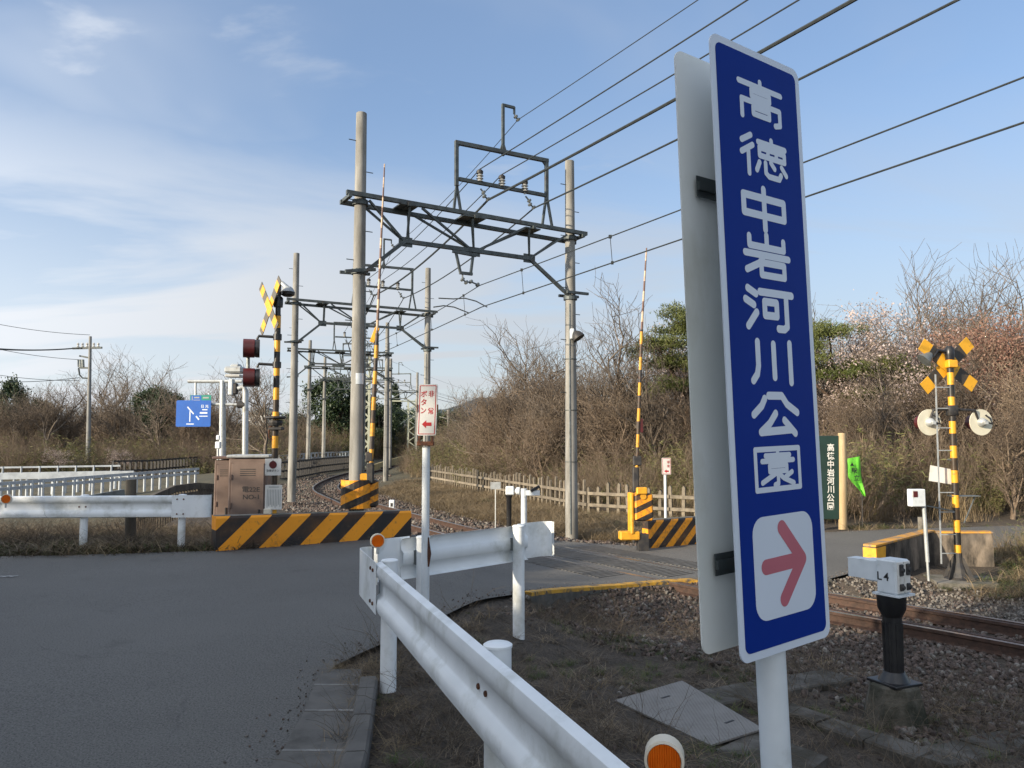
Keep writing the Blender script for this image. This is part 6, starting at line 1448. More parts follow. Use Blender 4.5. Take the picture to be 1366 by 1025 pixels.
def blades(rs, N, rad, h, w, bend, spread=.5, seg=3, base_z=0):
    """curved grass or bamboo blades: N ribbons"""
    b = np.stack([rs.uniform(-rad, rad, N), rs.uniform(-rad, rad, N), np.full(N, base_z)], 1); az = rs.uniform(0, 2 * np.pi, N); out = np.stack([np.cos(az), np.sin(az), np.zeros(N)], 1)
    side = np.stack([-np.sin(az + rs.uniform(-.6, .6, N)), np.cos(az), np.zeros(N)], 1); hh = h * rs.uniform(.45, 1.15, N); k0 = spread * rs.uniform(.1, 1, N); bd = bend * rs.uniform(.3, 1.5, N)
    P_ = []; W = []
    for i in range(seg + 1):
        t = i / seg; P_.append(b + out * (hh * (k0 * t + bd * t * t))[:, None] + np.array([0, 0, 1]) * (hh * (t - .45 * bd * t * t))[:, None]); W.append(w * (1 - .85 * t ** 1.5))
    V = []
    for p, ww in zip(P_, W): V += [p - side * ww / 2, p + side * ww / 2]
    V = np.stack(V, 1).reshape(-1, 3); q = np.array([(2 * i, 2 * i + 1, 2 * i + 3, 2 * i + 2) for i in range(seg)]); Q = q[None] + (np.arange(N) * 2 * (seg + 1))[:, None, None]
    return V, Q.reshape(-1, 4)
def blade_mesh(name, seed, mat, **kw): v, q = blades(np.random.RandomState(seed), **kw); return fastmesh(name, v, q, [mat])
def bamboo_mesh(name, seed, mat, stemmat, n=70, h=2.3):
    rs = np.random.RandomState(seed); v, q = blades(rs, n, .8, h, .012, .35, .25, 4); pts = v.reshape(n, 10, 3).mean(axis=1) * 0
    cen_ = v.reshape(n, 5, 2, 3).mean(2); L = []
    idx_ = rs.randint(0, n, 1500); t = rs.uniform(1.0, 3.99, 1500); i0 = t.astype(int); f = (t - i0)[:, None]; C = cen_[idx_, i0] * (1 - f) + cen_[idx_, i0 + 1] * f
    az = rs.uniform(0, 6.28, 1500); d = np.stack([np.cos(az), np.sin(az), rs.uniform(-.7, .5, 1500)], 1); d = unit(d); x = unit(np.cross(d, rs.normal(size=(1500, 3)))); ln = rs.uniform(.10, .24, (1500, 1))
    V2 = np.stack([C, C + d * ln * .5 + x * .013, C + d * ln - np.array([0, 0, .03]), C + d * ln * .5 - x * .013], 1).reshape(-1, 3)
    v, q, m_ = merge([(v, q, 0), (V2, np.arange(6000).reshape(-1, 4), 1)]); return fastmesh(name, v, q, [stemmat, mat], m_)
def stone_mesh(name, seed, mat):
    bm = bmesh.new(); bmesh.ops.create_icosphere(bm, subdivisions=1, radius=.5); r = random.Random(seed)
    for v in bm.verts: v.co *= r.uniform(.62, 1.1)
    for v in bm.verts: v.co.z *= .72; v.co.x *= 1.15
    me = bpy.data.meshes.new(name); bm.to_mesh(me); bm.free(); me.materials.append(mat); return me
# ---- scattering uncountable stuff with geometry nodes
def scatter(name, label, meshes, pts, scl, rot=None, idx=None, cat=None, tilt=.15):
    col_ = bpy.data.collections.new(name + '_sources')
    for i, me in enumerate(meshes): col_.objects.link(bpy.data.objects.new('%s_source_%02d' % (name, i), me))
    pts = np.asarray(pts, np.float32); N = len(pts); me = bpy.data.meshes.new(name); me.vertices.add(N); me.vertices.foreach_set('co', pts.ravel())
    if rot is None: rot = np.stack([nr.uniform(-tilt, tilt, N), nr.uniform(-tilt, tilt, N), nr.uniform(0, 6.28, N)], 1)
    at = me.attributes.new('rot', 'FLOAT_VECTOR', 'POINT'); at.data.foreach_set('vector', np.asarray(rot, np.float32).ravel())
    scl = np.asarray(scl, np.float32); scl = np.repeat(scl[:, None], 3, 1) if scl.ndim == 1 else scl
    at = me.attributes.new('scl', 'FLOAT_VECTOR', 'POINT'); at.data.foreach_set('vector', scl.ravel())
    at = me.attributes.new('pick', 'INT', 'POINT'); at.data.foreach_set('value', np.asarray(nr.randint(0, len(meshes), N) if idx is None else idx, np.int32))
    o = link(bpy.data.objects.new(name, me)); o['kind'] = 'stuff'; o['label'] = label; o['category'] = cat or name.replace('_', ' ')
    ng = bpy.data.node_groups.new(name, 'GeometryNodeTree'); ng.interface.new_socket('Geometry', in_out='INPUT', socket_type='NodeSocketGeometry'); ng.interface.new_socket('Geometry', in_out='OUTPUT', socket_type='NodeSocketGeometry')
    n = ng.nodes; gi, go = n.new('NodeGroupInput'), n.new('NodeGroupOutput'); m2p = n.new('GeometryNodeMeshToPoints'); iop = n.new('GeometryNodeInstanceOnPoints'); ci = n.new('GeometryNodeCollectionInfo'); ci.inputs['Collection'].default_value = col_
    ci.inputs['Separate Children'].default_value = True; ci.inputs['Reset Children'].default_value = True; iop.inputs['Pick Instance'].default_value = True
    def na(nm, ty): a = n.new('GeometryNodeInputNamedAttribute'); a.data_type = ty; a.inputs['Name'].default_value = nm; return a.outputs['Attribute']
    l = ng.links; l.new(gi.outputs[0], m2p.inputs[0]); l.new(m2p.outputs[0], iop.inputs['Points']); l.new(ci.outputs[0], iop.inputs['Instance']); l.new(na('pick', 'INT'), iop.inputs['Instance Index'])
    l.new(na('rot', 'FLOAT_VECTOR'), iop.inputs['Rotation']); l.new(na('scl', 'FLOAT_VECTOR'), iop.inputs['Scale']); l.new(iop.outputs[0], go.inputs[0])
    md_ = o.modifiers.new('scatter', 'NODES'); md_.node_group = ng; return o
def rand_in(n, x0, x1, y0, y1): return nr.uniform(x0, x1, n), nr.uniform(y0, y1, n)

# ballast near and along the track
stones = [stone_mesh('s%d' % i, i, M['stone']) for i in range(6)] + [stone_mesh('g%d' % i, 30 + i, M['stone_grey']) for i in range(4)]
x, y = rand_in(90000, -1, 14, 1.0, 17); u = track_u(x, y); sd = poly_sd(x, y, ROADPOLY)
inner = poly_sd(x, y, [G2(1125, 893), G2(1230, 985), G2(1395, 915), (8.5, 2.5), (9.5, 6.5), (4.6, 12.0), (2.2, 10.9), (1.0, 9.6), (1.2, 8.6), (1.9, 7.2)])
keep = (sd > .03) & ((np.abs(u) < 2.4) | ((u < 0) & (inner < .05)) | ((u > 0) & (u < 3.0)) | ((u < 0) & (u > -4.4) & (nr.rand(len(x)) < .30))) & (x < y * .75 + 1.5) & (u > -5.5)
dist = np.hypot(x, y); keep &= nr.rand(len(x)) < np.clip(9.0 / dist, .25, 1)
x, y, u = x[keep], y[keep], u[keep]; z = H(x, y) + .012
near_r = np.minimum(np.abs(np.abs(u) - .568), 9) < .07; k2 = ~near_r; x, y, z, u = x[k2], y[k2], z[k2], u[k2]
sc_ = nr.uniform(.035, .080, len(x)) * np.where(u > 1.0, .8, 1.0)
isgrey = (nr.rand(len(x)) < np.where(u > .8, .75, .18)); pick = np.where(isgrey, 6 + nr.randint(0, 4, len(x)), nr.randint(0, 6, len(x)))
scatter('ballast', 'red brown and grey crushed stone around the rails', stones, np.stack([x, y, z], 1), sc_, rot=nr.uniform(0, 6.28, (len(x), 3)), idx=pick, cat='ballast')
x, y = rand_in(60000, -14, 4, 14, 52); u = track_u(x, y); keep = (np.abs(u) < 2.2 + .5 * nr.rand(len(x))) & (poly_sd(x, y, ROADPOLY) > .1) & (nr.rand(len(x)) < np.clip(15 / y, .1, 1)); x, y = x[keep], y[keep]
scatter('far_ballast', 'brown crushed stone under the curving track beyond the crossing', stones, np.stack([x, y, H(x, y) + .01], 1), nr.uniform(.07, .15, len(x)), rot=nr.uniform(0, 6.28, (len(x), 3)), idx=nr.randint(0, 8, len(x)), cat='ballast')
# weeds, litter and dead stems on the near bank
tw = [fastmesh('tw%d' % i, *prisms(np.array([(lambda a, b, c, d: (*a, *b, c, d))(Vector((0, 0, 0)), Vector((.10, .02 * i, .03)), .0035, .003), (.10, .02 * i, .03, .22, .05 - .03 * i, .05, .003, .002), (.22, .05 - .03 * i, .05, .34, .02, .02, .002, .0012), (.12, .02, .03, .18, .12, .08, .002, .001)]), 3), [M['straw_dark']]) for i in range(3)]
def weed_mesh(seed, n=9, h=.55, mat='straw_dark', w=.0032):
    r = random.Random(seed); S = []
    for _ in range(n):
        p = Vector((r.uniform(-.12, .12), r.uniform(-.12, .12), 0)); d = Vector((r.uniform(-.9, .9), r.uniform(-.9, .9), 1)).normalized(); L = h * r.uniform(.4, 1.2); rr = w * r.uniform(.7, 1.2)
        for i in range(4):
            q = p + d * L / 4; S.append((*p, *q, rr, rr * .8)); rr *= .8
            if i and r.random() < .6: e = (d + Vector((r.uniform(-1, 1), r.uniform(-1, 1), .2))).normalized(); S.append((*q, *(q + e * L * .22), rr * .7, rr * .3))
            p = q; d = (d + Vector((r.uniform(-.35, .35), r.uniform(-.35, .35), r.uniform(-.45, .05)))).normalized()
    return fastmesh('weed%d' % seed, *prisms(np.array(S), 3), [M[mat]])
weeds = [weed_mesh(i) for i in range(5)]; litter = [blade_mesh('lit%d' % i, i, M['straw_dark'] if i % 2 else M['soil_straw'] if 'soil_straw' in M else M['straw_dark'], N=26, rad=.14, h=.12, w=.008, bend=.9, spread=2.5) for i in range(3)]
greens = [blade_mesh('gr%d' % i, 50 + i, M['grass'], N=36, rad=.07, h=.10, w=.006, bend=.8, spread=1.0) for i in range(3)]
straws = [blade_mesh('st%d' % i, 70 + i, M['straw'], N=30, rad=.14, h=.16, w=.006, bend=1.1, spread=1.8) for i in range(3)]
def near_bank(n, lo=.10, xmax=6.5):
    x, y = rand_in(n, -1.3, xmax, 1.3, 11.5); sd = poly_sd(x, y, ROADPOLY); u = track_u(x, y)
    kerbx = np.interp(y, [q[1] for q in kp], [q[0] for q in kp]) + .10
    k = (sd > lo) & (u < -2.3) & ((y > 5.6) | (x > kerbx)) & (x < y * .72 + .9); return x[k], y[k], u[k]
x, y, u = near_bank(3800); pk_ = nr.rand(len(x)) < np.where(x - .2 * y > 1.0, .35, 1.0); x, y = x[pk_], y[pk_]
PLT = [(p.x, p.y) for p in pc]; k = poly_sd(x, y, PLT) > .08; x, y = x[k], y[k]
scatter('leaf_litter', 'dead brown litter and short stems on the bank under the guard rails', litter + tw, np.stack([x, y, H(x, y) + .004], 1), nr.uniform(.3, .8, len(x)), cat='leaf litter')
x, y, u = near_bank(1500); k = (vnoise(x, y, .8, 9) > .40) & (poly_sd(x, y, PLT) > .15); x, y = x[k], y[k]
scatter('dead_weeds', 'tangled dead brown weeds on the dark bank beside the guard rails', weeds, np.stack([x, y, H(x, y)], 1), nr.uniform(.30, .85, len(x)), cat='weeds')
x, y, u = near_bank(2600); k = vnoise(x, y, .6, 21) > .62; x, y = x[k], y[k]
x2, y2, u2 = near_bank(700); k = vnoise(x2, y2, .7, 41) > .5; x2, y2 = x2[k], y2[k]; k = poly_sd(x2, y2, PLT) > .15; x2, y2 = x2[k], y2[k]
scatter('bank_straw', 'pale dry straw tufts on the bank near the guard rails', straws, np.stack([x2, y2, H(x2, y2)], 1), nr.uniform(.35, .9, len(x2)), cat='dry grass')
scatter('grass_tufts', 'small green grass tufts scattered over the dark bank', greens, np.stack([x, y, H(x, y)], 1), nr.uniform(.3, .9, len(x)), cat='grass')
x, y, u = near_bank(5200); k = vnoise(x, y, .9, 31) > .55; x, y = x[k], y[k]
scatter('pebbles', 'loose stones and clods lying on the dark bank', stones, np.stack([x, y, H(x, y) + .003], 1), nr.uniform(.02, .055, len(x)), rot=nr.uniform(0, 6.28, (len(x), 3)), cat='pebbles')
# dead grass by the gutter and kerb
gx_, gy_ = [], []
for (x0, y0), (x1, y1) in zip(kp, kp[1:]):
    for _ in range(7): t = nr.rand(); gx_.append(x0 + (x1 - x0) * t - .09 + nr.normal() * .025); gy_.append(y0 + (y1 - y0) * t)
for _ in range(34): gx_.append(nr.uniform(-1.33, -.85)); gy_.append(nr.uniform(5.55, 6.0))
gx_, gy_ = np.array(gx_), np.array(gy_)
scatter('gutter_weeds', 'dry bent weeds growing between the gutter slabs and the kerb', straws + weeds[:2], np.stack([gx_, gy_, np.zeros(len(gx_)) + .0], 1), nr.uniform(.25, .6, len(gx_)), cat='weeds')

gr_x, gr_y = [], []
for pts_ in (NEARS, FARS):
    for (x0, y0), (x1, y1) in zip(pts_, pts_[1:]):
        if abs(x0) > 9 or y0 < 4: continue
        L_ = math.hypot(x1 - x0, y1 - y0); n_ = int(L_ * 60); t_ = nr.rand(n_); o_ = np.abs(nr.normal(size=n_)) * .13 - .04; sg_ = 1 if pts_ is NEARS else -1
        gr_x += list(x0 + (x1 - x0) * t_ - (y1 - y0) / L_ * o_ * sg_); gr_y += list(y0 + (y1 - y0) * t_ + (x1 - x0) / L_ * o_ * sg_)
gr_x, gr_y = np.array(gr_x), np.array(gr_y); k = poly_sd(gr_x, gr_y, ROADPOLY) < -.01; gr_x, gr_y = gr_x[k], gr_y[k]
scatter('road_grit', 'loose grit and small gravel lying along the edges of the asphalt', stones, np.stack([gr_x, gr_y, rzf(gr_x, gr_y) + .004], 1), nr.uniform(.008, .026, len(gr_x)), rot=nr.uniform(0, 6.28, (len(gr_x), 3)), cat='grit')
# verge at the left and slope behind it
def cond(n, x0, x1, y0, y1, f):
    x, y = rand_in(n, x0, x1, y0, y1); k = f(x, y); return x[k], y[k]
x, y = cond(9000, -14, -3.6, 11.2, 17, lambda x, y: (poly_sd(x, y, ROADPOLY) > .06) & (track_u(x, y) < -2.3))
scatter('verge_grass', 'short mixed green and dry grass on the verge behind the left guard rail', greens + litter + straws[:1], np.stack([x, y, H(x, y)], 1), nr.uniform(.7, 2.0, len(x)), cat='grass')
shr = [shrub_wood('shrub%d' % i, 90 + i, M['bark_brown'], 16, 2.2) for i in range(3)] + [shrub_wood('shrubg%d' % i, 95 + i, M['straw_dark'], 16, 2.0) for i in range(2)]
bmb = [bamboo_mesh('bamboo%d' % i, 100 + i, M['bamboo'], M['straw']) for i in range(3)]
sbr = [blade_mesh('reed%d' % i, 110 + i, M['straw'], N=220, rad=.8, h=1.7, w=.016, bend=.55, spread=.35, seg=4) for i in range(3)]
x, y = cond(1500, -13, -3.4, 12.2, 15.5, lambda x, y: (poly_sd(x, y, ROADPOLY) > .5) & (track_u(x, y) < -3.0))
scatter('verge_weeds', 'tangled brown weeds and stems under the left guard rail', weeds + litter, np.stack([x, y, H(x, y)], 1), nr.uniform(.6, 1.2, len(x)), cat='weeds')
# dry grass on the field right of the track
x, y = cond(26000, -6, 6, 17.5, 42, lambda x, y: (track_u(x, y) > 2.2) & (behind_fence(x, y) < .3) & (poly_sd(x, y, ROADPOLY) > .1)); k = nr.rand(len(x)) < np.clip(22 / y, 0, 1); x, y = x[k], y[k]
scatter('dry_grass', 'flattened dry straw grass between the track and the picket fence', straws, np.stack([x, y, H(x, y)], 1), nr.uniform(.9, 2.1, len(x)), cat='dry grass')
x, y = cond(2500, -6, 6, 18, 42, lambda x, y: (track_u(x, y) > 3) & (behind_fence(x, y) < .3) & (poly_sd(x, y, ROADPOLY) > .1) & (vnoise(x, y, 1.6, 4) > .6)); 
scatter('field_grass', 'greener grass patches in front of the picket fence', greens, np.stack([x, y, H(x, y)], 1), nr.uniform(1.2, 2.6, len(x)), cat='grass')
x, y = cond(5000, 5.0, 16, 7, 20, lambda x, y: (poly_sd(x, y, ROADPOLY) > .12) & (track_u(x, y) > 2.6) & ~((x < 8.5) & (y > 12.2) & (x - 5.4 < (y - 12.4) * 1.2 + 2)))
scatter('right_grass', 'dry and green grass on the bank beside the right-hand signal', straws + greens[:2], np.stack([x, y, H(x, y)], 1), nr.uniform(.7, 1.8, len(x)), cat='grass')

# ---- thicket along the right
VIS = lambda x, y: (np.abs(x / y) < .74)
x, y = cond(8200, -8, 40, 20, 60, lambda x, y: (behind_fence(x, y) > .5) & (behind_fence(x, y) < 9) & VIS(x, y)); bf = behind_fence(x, y)
k = nr.rand(len(x)) < np.where(bf < 4, .42, .16); x, y, bf = x[k], y[k], bf[k]; n = len(x); vn = vnoise(x, y, 5, 2); ri = nr.rand(n)
pick = np.where(ri < .38, nr.randint(0, 3, n), np.where(ri < .50, nr.randint(3, 5, n), np.where((vn > .45) | (bf < 2.0), 5 + nr.randint(0, 3, n), 8 + nr.randint(0, 3, n))))
pick = np.where((pick >= 5) & (x > 4) & (nr.rand(n) < .6), 5 + nr.randint(0, 3, n), pick)
scatter('thicket', 'dense thicket of brown twigs, dry reeds and dwarf bamboo behind the picket fence', shr + bmb + sbr, np.stack([x, y, H(x, y) - .1], 1), nr.uniform(.55, 1.15, n) * np.where(bf < 1.5, .7, 1.0) * np.where(x > 6, 1.0, .9), cat='thicket')
# bushes crowding the road end at the right
x, y = cond(900, 8.5, 17, 9.0, 16.2, lambda x, y: (poly_sd(x, y, ROADPOLY) > .5) & (x > 8.8 + (16 - y) * .05) & (x / y < .85)); k = nr.rand(len(x)) < .25; x, y = x[k], y[k]
scatter('roadside_bamboo', 'yellow green dwarf bamboo and dry grass at the right edge beside the parapet', bmb + sbr + shr[3:], np.stack([x, y, H(x, y) - .05], 1), nr.uniform(.25, .55, len(x)), cat='bamboo grass')

LMR = [(600, 'the red framed sign'), (680, 'the dark headed post'), (762, 'the nearest right gantry pole'), (852, 'the far raised barrier pole'), (888, 'the small white sign'), (930, 'the blue sign'), (1110, 'the green park board'), (1143, 'the lime banner'), (1221, 'the white button box'), (1272, 'the right-hand signal'), (1366, 'the right picture edge')]
LML = [(0, 'the left picture edge'), (118, 'the utility pole'), (174, 'the timber post'), (210, 'the round evergreen'), (260, 'the blue road sign'), (297, 'the sign gantry mast'), (328, 'the camera mast'), (366, 'the left crossing signal')]
USED = set()
def lab_tree(px, Y, s, kind, lms, near, far):
    lm = min(lms, key=lambda q: abs(q[0] - px)); side = 'left of' if px < lm[0] else 'right of'; dist = abs(px - lm[0]); ad = 'straight behind' if dist < 6 else ('just ' + side if dist < 22 else 'well ' + side)
    row = 'front row' if Y < near else ('rear row' if Y > far else 'middle row')
    for size in (['small', 'low', 'slim'] if s < .8 else ['medium', 'bushy', 'leafless'] if s < 1.0 else ['large', 'tall', 'broad']) + ['twiggy', 'dense', 'open crowned', 'thin', 'dull', 'pale', 'grey', 'ragged']:
        l = '%s %s, %s %s, %s' % (size, kind, ad, lm[1], row)
        if l not in USED: USED.add(l); return l
    return l
# trees one can tell apart, right side
def T(px, Y): q = P(px, 600, Y); return (q.x, Y, Hz(q.x, Y) - .1)
gB = 'bare brown trees in the right-hand thicket'; lab_b = 'bare brown tree standing in the right-hand thicket'
for i, (px, Y, s) in enumerate([(628, 50, .80), (655, 42, .84), (680, 34, .78), (705, 31, .80), (725, 29, .72), (745, 31, .82), (785, 30, .74), (815, 28, .70), (845, 29, .74), (875, 27.5, .76), (905, 28, .70), (664, 37, .80), (692, 35, .86), (716, 33, .84), (775, 33, .84), (795, 31, .78), (835, 32, .84), (865, 33, .86), (892, 31, .80), (1110, 28, .66), (1150, 27, .64), (1185, 26, .62), (1225, 27, .70), (1265, 26, .70), (1310, 25, .74), (1345, 22, .66), (1290, 34, 1.05), (1190, 33, .85), (675, 38, .92), (760, 33, .85), (640, 47, .60), (668, 44, .72), (690, 40, .80), (712, 36, .92), (735, 33, .90), (752, 38, .85), (800, 34, .74), (826, 39, .86), (935, 31, .75), (1100, 34, .80), (1160, 36, .95), (1240, 37, 1.0), (1300, 31, .95), (1350, 27, .98), (1385, 24, .9), (1200, 29, .72), (905, 36, .85), (610, 55, .55), (1330, 36, 1.2), (1120, 38, 1.15), (1145, 41, 1.2), (1205, 38, 1.1), (1250, 41, 1.15), (1282, 38, 1.2), (1312, 40, 1.35), (1345, 38, 1.3), (1372, 33, 1.15), (1092, 33, .9), (1130, 29, .62), (700, 48, 1.0), (770, 45, .98), (850, 44, .95)]):
    place_tree('bare_tree', brown[i % 4] if i % 3 else bare[i % 4], lab_tree(px, Y, s, 'bare tree in the thicket', LMR, 31, 38), 'tree', T(px, Y), i * 2.1, s * (1.14 if px > 1080 else 1.12), gB)
place_tree('bare_tree', bare[1], 'wide branched bare tree to the right of the nearest gantry pole', 'tree', T(832, 30), .5, 1.12)
place_tree('bare_tree', bare[2], 'pale upright bare tree behind the right-hand crossbuck', 'tree', T(1262, 34), 2.2, (1.15, 1.15, 1.35))
place_tree('bare_tree', bare[3], 'bare tree with thin crown standing highest left of the nearest right pole', 'tree', T(722, 40), 1.2, 1.25)
place_tree('cherry_tree', cherry[0], 'pink blossoming cherry tree right of the blue sign', 'cherry tree', T(1160, 30.5), 1.0, 1.12)
place_tree('cherry_tree', cherry[1], 'pink cherry tree left of the upright bare tree', 'cherry tree', T(1218, 31.5), 2.0, 1.10)
place_tree('cherry_tree', cherry[1], 'cherry tree with pink tips just left of the blue sign', 'cherry tree', T(912, 33), 4.0, 1.12)
place_tree('budding_tree', budtree, 'red budding tree filling the right edge of the view', 'tree', T(1368, 27), .3, 1.12)
place_tree('budding_tree', budtree, 'red budding tree second from the right edge behind the signal lamps', 'tree', T(1322, 31), 2.3, 1.1)
# pines
def pine_mesh(seed, h, clumps, leanx=0.0):
    r = random.Random(seed); rs = np.random.RandomState(seed); S = []; p = Vector((0, 0, -.3)); d = Vector((leanx, 0, 1)).normalized(); pts = [p.copy()]; n = 8
    for i in range(n): d = (d + Vector((r.uniform(-.16, .16), r.uniform(-.16, .16), .1))).normalized(); q = p + d * h / n; S.append((*p, *q, .17 * (1 - .09 * i), .17 * (1 - .09 * (i + 1)))); p = q; pts.append(p.copy())
    ps = []; C = []
    for (cx_, cy_, cz_, rx, rz_) in clumps:
        c = Vector((cx_, cy_, cz_)); j = max(2, min(n - 1, int((cz_ / h) * n) - 1)); a = pts[j]; mid = a.lerp(c, .5) + Vector((0, 0, -.15)); S.append((*a, *mid, .06, .045)); S.append((*mid, *c, .045, .02))
        for _ in range(9):
            e = c + Vector((r.uniform(-rx, rx), r.uniform(-rx, rx), r.uniform(-.1, rz_ * .6))); S.append((*c.lerp(mid, r.uniform(0, .5)), *e, .016, .006))
        N = int(3600 * rx); q = rs.normal(size=(N, 3)) * np.array([rx * .48, rx * .48, rz_ * .42]); k = rs.randint(0, 16, N); cc = rs.normal(size=(16, 3)) * np.array([rx * .5, rx * .5, rz_ * .4]); C.append(np.array(c) + cc[k] + rs.normal(size=(N, 3)) * np.array([.17, .17, .09]))
    C = np.concatenate(C); N = len(C); d = unit(rs.normal(size=(N, 3)) + np.array([0, 0, .6])); x = unit(np.cross(d, rs.normal(size=(N, 3)))); L = rs.uniform(.06, .13, (N, 1))
    V = np.stack([C - x * .012, C + x * .012, C + d * L + x * .006, C + d * L - x * .006], 1).reshape(-1, 3)
    v0, q0 = prisms(np.array(S), 5); tr_ = fastmesh('pine_trunk', v0, q0, [M['bark_pine']], smooth=True); return tr_, fastmesh('pine_crown', V, np.arange(N * 4).reshape(-1, 4), [M['needle']])
pc1 = [(-.9, 0, 4.6, .9, .35), (.3, .3, 5.2, 1.1, .4), (1.2, -.2, 4.7, 1.0, .35), (-.3, .5, 4.1, .8, .3), (.6, -.5, 3.9, .9, .3), (1.7, .4, 4.2, .9, .3), (-.6, -.3, 3.3, .6, .25), (.1, .1, 5.6, .8, .35)]
place_tree('pine_tree', pine_mesh(5, 5.3, pc1, .05), 'dark pine with flat needle pads left of the blue sign', 'pine tree', T(915, 29), .2, 1.18)
pc2 = [(-1.6, 0, 4.9, 1.0, .3), (-.7, .2, 5.4, 1.0, .3), (.3, 0, 4.1, 1.0, .28), (1.5, .1, 3.9, .9, .22), (2.6, 0, 3.9, .8, .15), (-.6, -.2, 3.9, .9, .28), (.4, .4, 3.2, .7, .22), (-1.9, 0, 4.3, .8, .25), (1.0, 0, 3.1, .6, .2), (3.3, 0, 4.0, .5, .10)]
place_tree('pine_tree', pine_mesh(8, 5.0, pc2, .02), 'spreading pine with layered dark branches right of the blue sign', 'pine tree', T(1140, 29.5), 0, 1.1)
# conifer by the far gantries and evergreen mass
def blob_tree(seed, rx, rz_, h, N, leaf, mat, shape='round'):
    rs = np.random.RandomState(seed); k = 46; cc = unit(rs.normal(size=(k, 3))) * (rs.uniform(.35, 1, (k, 1)) ** .5) * np.array([rx, rx, rz_])
    if shape == 'cone': t = rs.uniform(0, 1, k) ** .8; a = rs.uniform(0, 6.28, k); rr = rx * (1 - t) * rs.uniform(.5, 1, k); cc = np.stack([rr * np.cos(a), rr * np.sin(a), (t * 2 - 1) * rz_], 1)
    c = cc[rs.randint(0, k, N)] + rs.normal(size=(N, 3)) * np.array([rx, rx, rx * .8]) * .14 * (.6 if shape == 'cone' else 1); c[:, 2] += h
    v, q = quads_at(c, leaf, rs); S = [(0, 0, -.3, 0, 0, h * .6, .2, .14), (0, 0, h * .6, 0, 0, h + rz_ * .5, .14, .04)] + [(0, 0, h * .6 + .2 * (i % 5), *(cc[i] * .8 + np.array([0, 0, h])), .06, .02) for i in range(18)]
    v0, q0 = prisms(np.array(S), 6); return fastmesh('blob_trunk', v0, q0, [M['bark']], smooth=True), fastmesh('blob_crown', v, q, [mat])
ever = blob_tree(3, 2.6, 2.3, 4.2, 16000, .10, M['leaf_dark']); ever2 = blob_tree(4, 2.2, 1.8, 2.6, 12000, .10, M['leaf_dark']); cone = blob_tree(6, 1.5, 3.6, 4.0, 14000, .09, M['leaf_dark'], 'cone')
def T2(px, py, Y): q = P(px, py, Y); return (q.x, Y, q.z)
place_tree('evergreen_tree', ever, 'round dark evergreen tree rising above the bare trees at the left', 'tree', T2(214, 596, 66), .4, .80)
place_tree('evergreen_tree', ever2, 'small dark evergreen tree at the far left edge', 'tree', T2(6, 586, 92), .4, (1.0, 1.0, 1.6))
place_tree('evergreen_tree', ever2, 'low dark evergreen left of the utility pole', 'tree', T2(48, 600, 96), 1.4, (1.0, 1.0, 1.4))
place_tree('conifer', cone, 'tall dark conifer between the far gantry poles', 'tree', T2(526, 612, 96), .4, (1.15, 1.15, 1.25))
for k, (px, Y, s, lb_) in enumerate(((455, 80, 1.35, 'broad dark evergreen behind the fourth gantry'), (475, 92, 1.5, 'dark evergreen left of the tall conifer'), (505, 90, 1.0, 'small dark evergreen under the tall conifer'), (438, 96, 1.15, 'dark evergreen beside the cream house'))):
    place_tree('evergreen_tree', (ever, ever2)[k % 2], lb_, 'tree', T2(px, 612, Y), k * 1.3, s)
# valley trees at the left
gL_ = 'bare trees beyond the valley road'; nl = 'bare brown tree beyond the valley railings at the left'
for i in range(46):
    px = -40 + (i * 37.7) % 420; Y = 58 + (i * 13.3) % 34
    if 300 < px: Y += 25
    s = (1.0 + .25 * ((i * 7) % 5) / 5) * (1.02 if px < 330 else .8)
    place_tree('valley_tree', (brown if i % 3 else bare)[i % 4], lab_tree(px, Y, s, 'bare valley tree', LML, 66, 80), 'tree', T2(px, 622, Y), i * 1.7, s * (1.0 if Y < 75 else 1.15), gL_)
for px, Y, s, lb_ in ((150, 70, 1.5, 'pale tall bare tree between the utility pole and the round evergreen'), (185, 74, 1.45, 'pale bare tree just left of the round evergreen'), (352, 48, 1.05, 'pale bare tree seen between the camera mast and the crossing signal'), (395, 90, 1.3, 'bare tree right of the left crossing signal')):
    place_tree('bare_tree', bare[int(px) % 4], lb_, 'tree', T2(px, 622, Y), px, s)
M['cherry_bush'] = M['blossom']
for px, lb_ in ((78, 'low pale blossom tree below the utility pole, left of it'), (160, 'low pale blossom tree right of the utility pole')):
    place_tree('cherry_tree', smallcherry, lb_, 'cherry tree', T2(px, 628, 52), px, (.42, .42, .30))
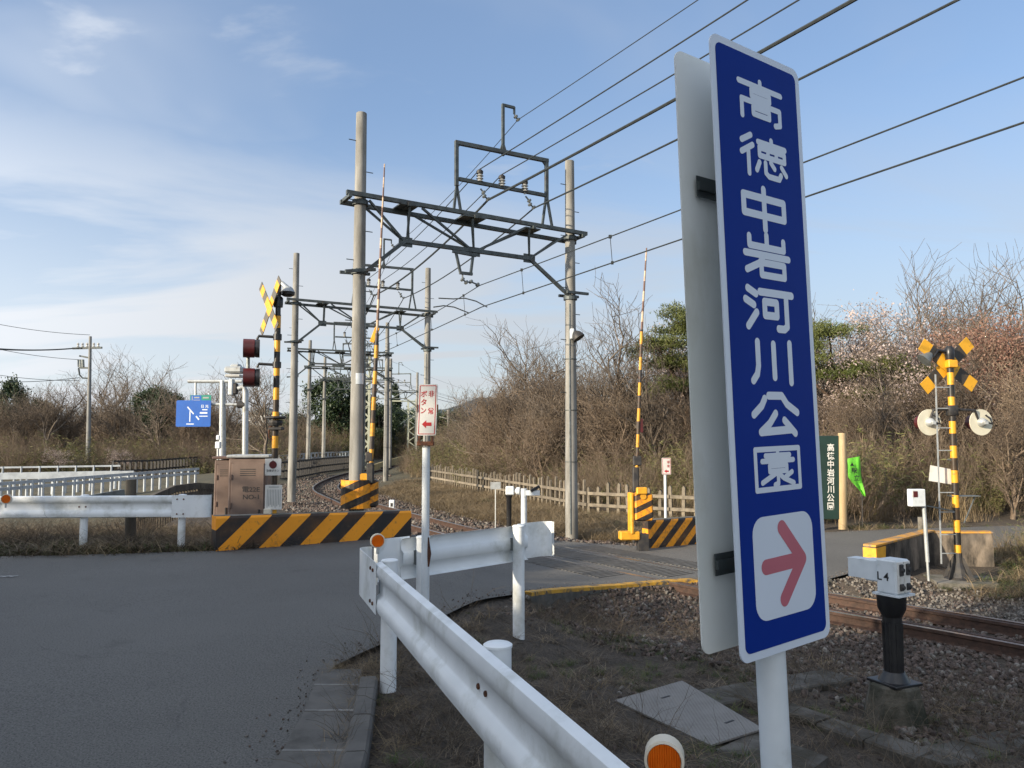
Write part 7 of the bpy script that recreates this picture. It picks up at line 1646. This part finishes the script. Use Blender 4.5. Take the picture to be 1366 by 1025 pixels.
# undergrowth bands far away
x, y = cond(2600, -62, -6, 44, 100, lambda x, y: (track_u(x, y) < -7) & VIS(x, y) & (y > 52 + .0 * x)); n = len(x); k = nr.rand(n) < .55; x, y = x[k], y[k]; n = len(x); ri = nr.rand(n)
zz_ = np.interp(y, [44, 60, 100], [-2.0, -1.6, .3])
scatter('far_scrub', 'brown and olive scrub covering the slope beyond the valley railings', shr + bmb, np.stack([x, y, zz_], 1), nr.uniform(1.0, 1.7, n), idx=np.where(ri < .62, nr.randint(0, 5, n), 5 + nr.randint(0, 3, n)), cat='scrub')
x, y = cond(900, -10, 6, 60, 120, lambda x, y: (track_u(x, y) > 5) & (x / y > -.11)); n = len(x)
scatter('bridge_scrub', 'mixed brown and green scrub beyond the end of the picket fence', shr + bmb, np.stack([x, y, H(x, y) - .2], 1), nr.uniform(1.0, 1.8, n), cat='scrub')
x, y = cond(700, -60, 60, 100, 170, lambda x, y: VIS(x, y)); n = len(x)
scatter('distant_wood', 'far low wood closing the view behind the track', [m for pr in brown[:2] for m in pr[1:]] + [ever[1], ever2[1]], np.stack([x, y, np.full(n, -2.0)], 1), nr.uniform(.8, 1.3, n), idx=np.where(nr.rand(n) < .75, nr.randint(0, 2, n), nr.randint(2, 4, n)), cat='wood')
SHADE_TREES = 1  # low trees added out of view on the left to shade the road
for k, (x_, y_, s) in enumerate(((-11.5, 1.0, .62), (-12.5, 3.4, .60), (-14.5, 5.2, .62), (-10.5, -.8, .66), (-10.8, 2.3, .6), (-13.5, 1.8, .75), (-12.0, 4.6, .5), (-16.0, 3.2, .9))):
    place_tree('evergreen_tree', ever2, 'low evergreen tree added out of view at the left to shade the road', 'tree', (x_, y_, -.2), k * 2.0, (s * 1.5, s * 1.5, s * 1.5), 'low evergreen trees added at the left for shade')
# unseen trees added behind the camera to cast shade over the foreground
for k, (x_, y_, s) in enumerate(((-9, -2.9, 1.0), (-13.0, -6.0, 1.2), (-17, -9.4, 1.3), (-11, -7.5, 1.2), (-15, -11.5, 1.3), (-21, -13.5, 1.5), (-8, -10, 1.3), (-12, -15, 1.5), (-19, -18, 1.5), (-6.0, -4.6, .9))):
    place_tree('evergreen_tree', (ever, ever2)[k % 2], 'dense evergreen tree added unseen behind the viewer to shade the foreground', 'tree', (x_, y_, -.2), k, s * 1.25, 'evergreen trees added behind the viewer for shade')
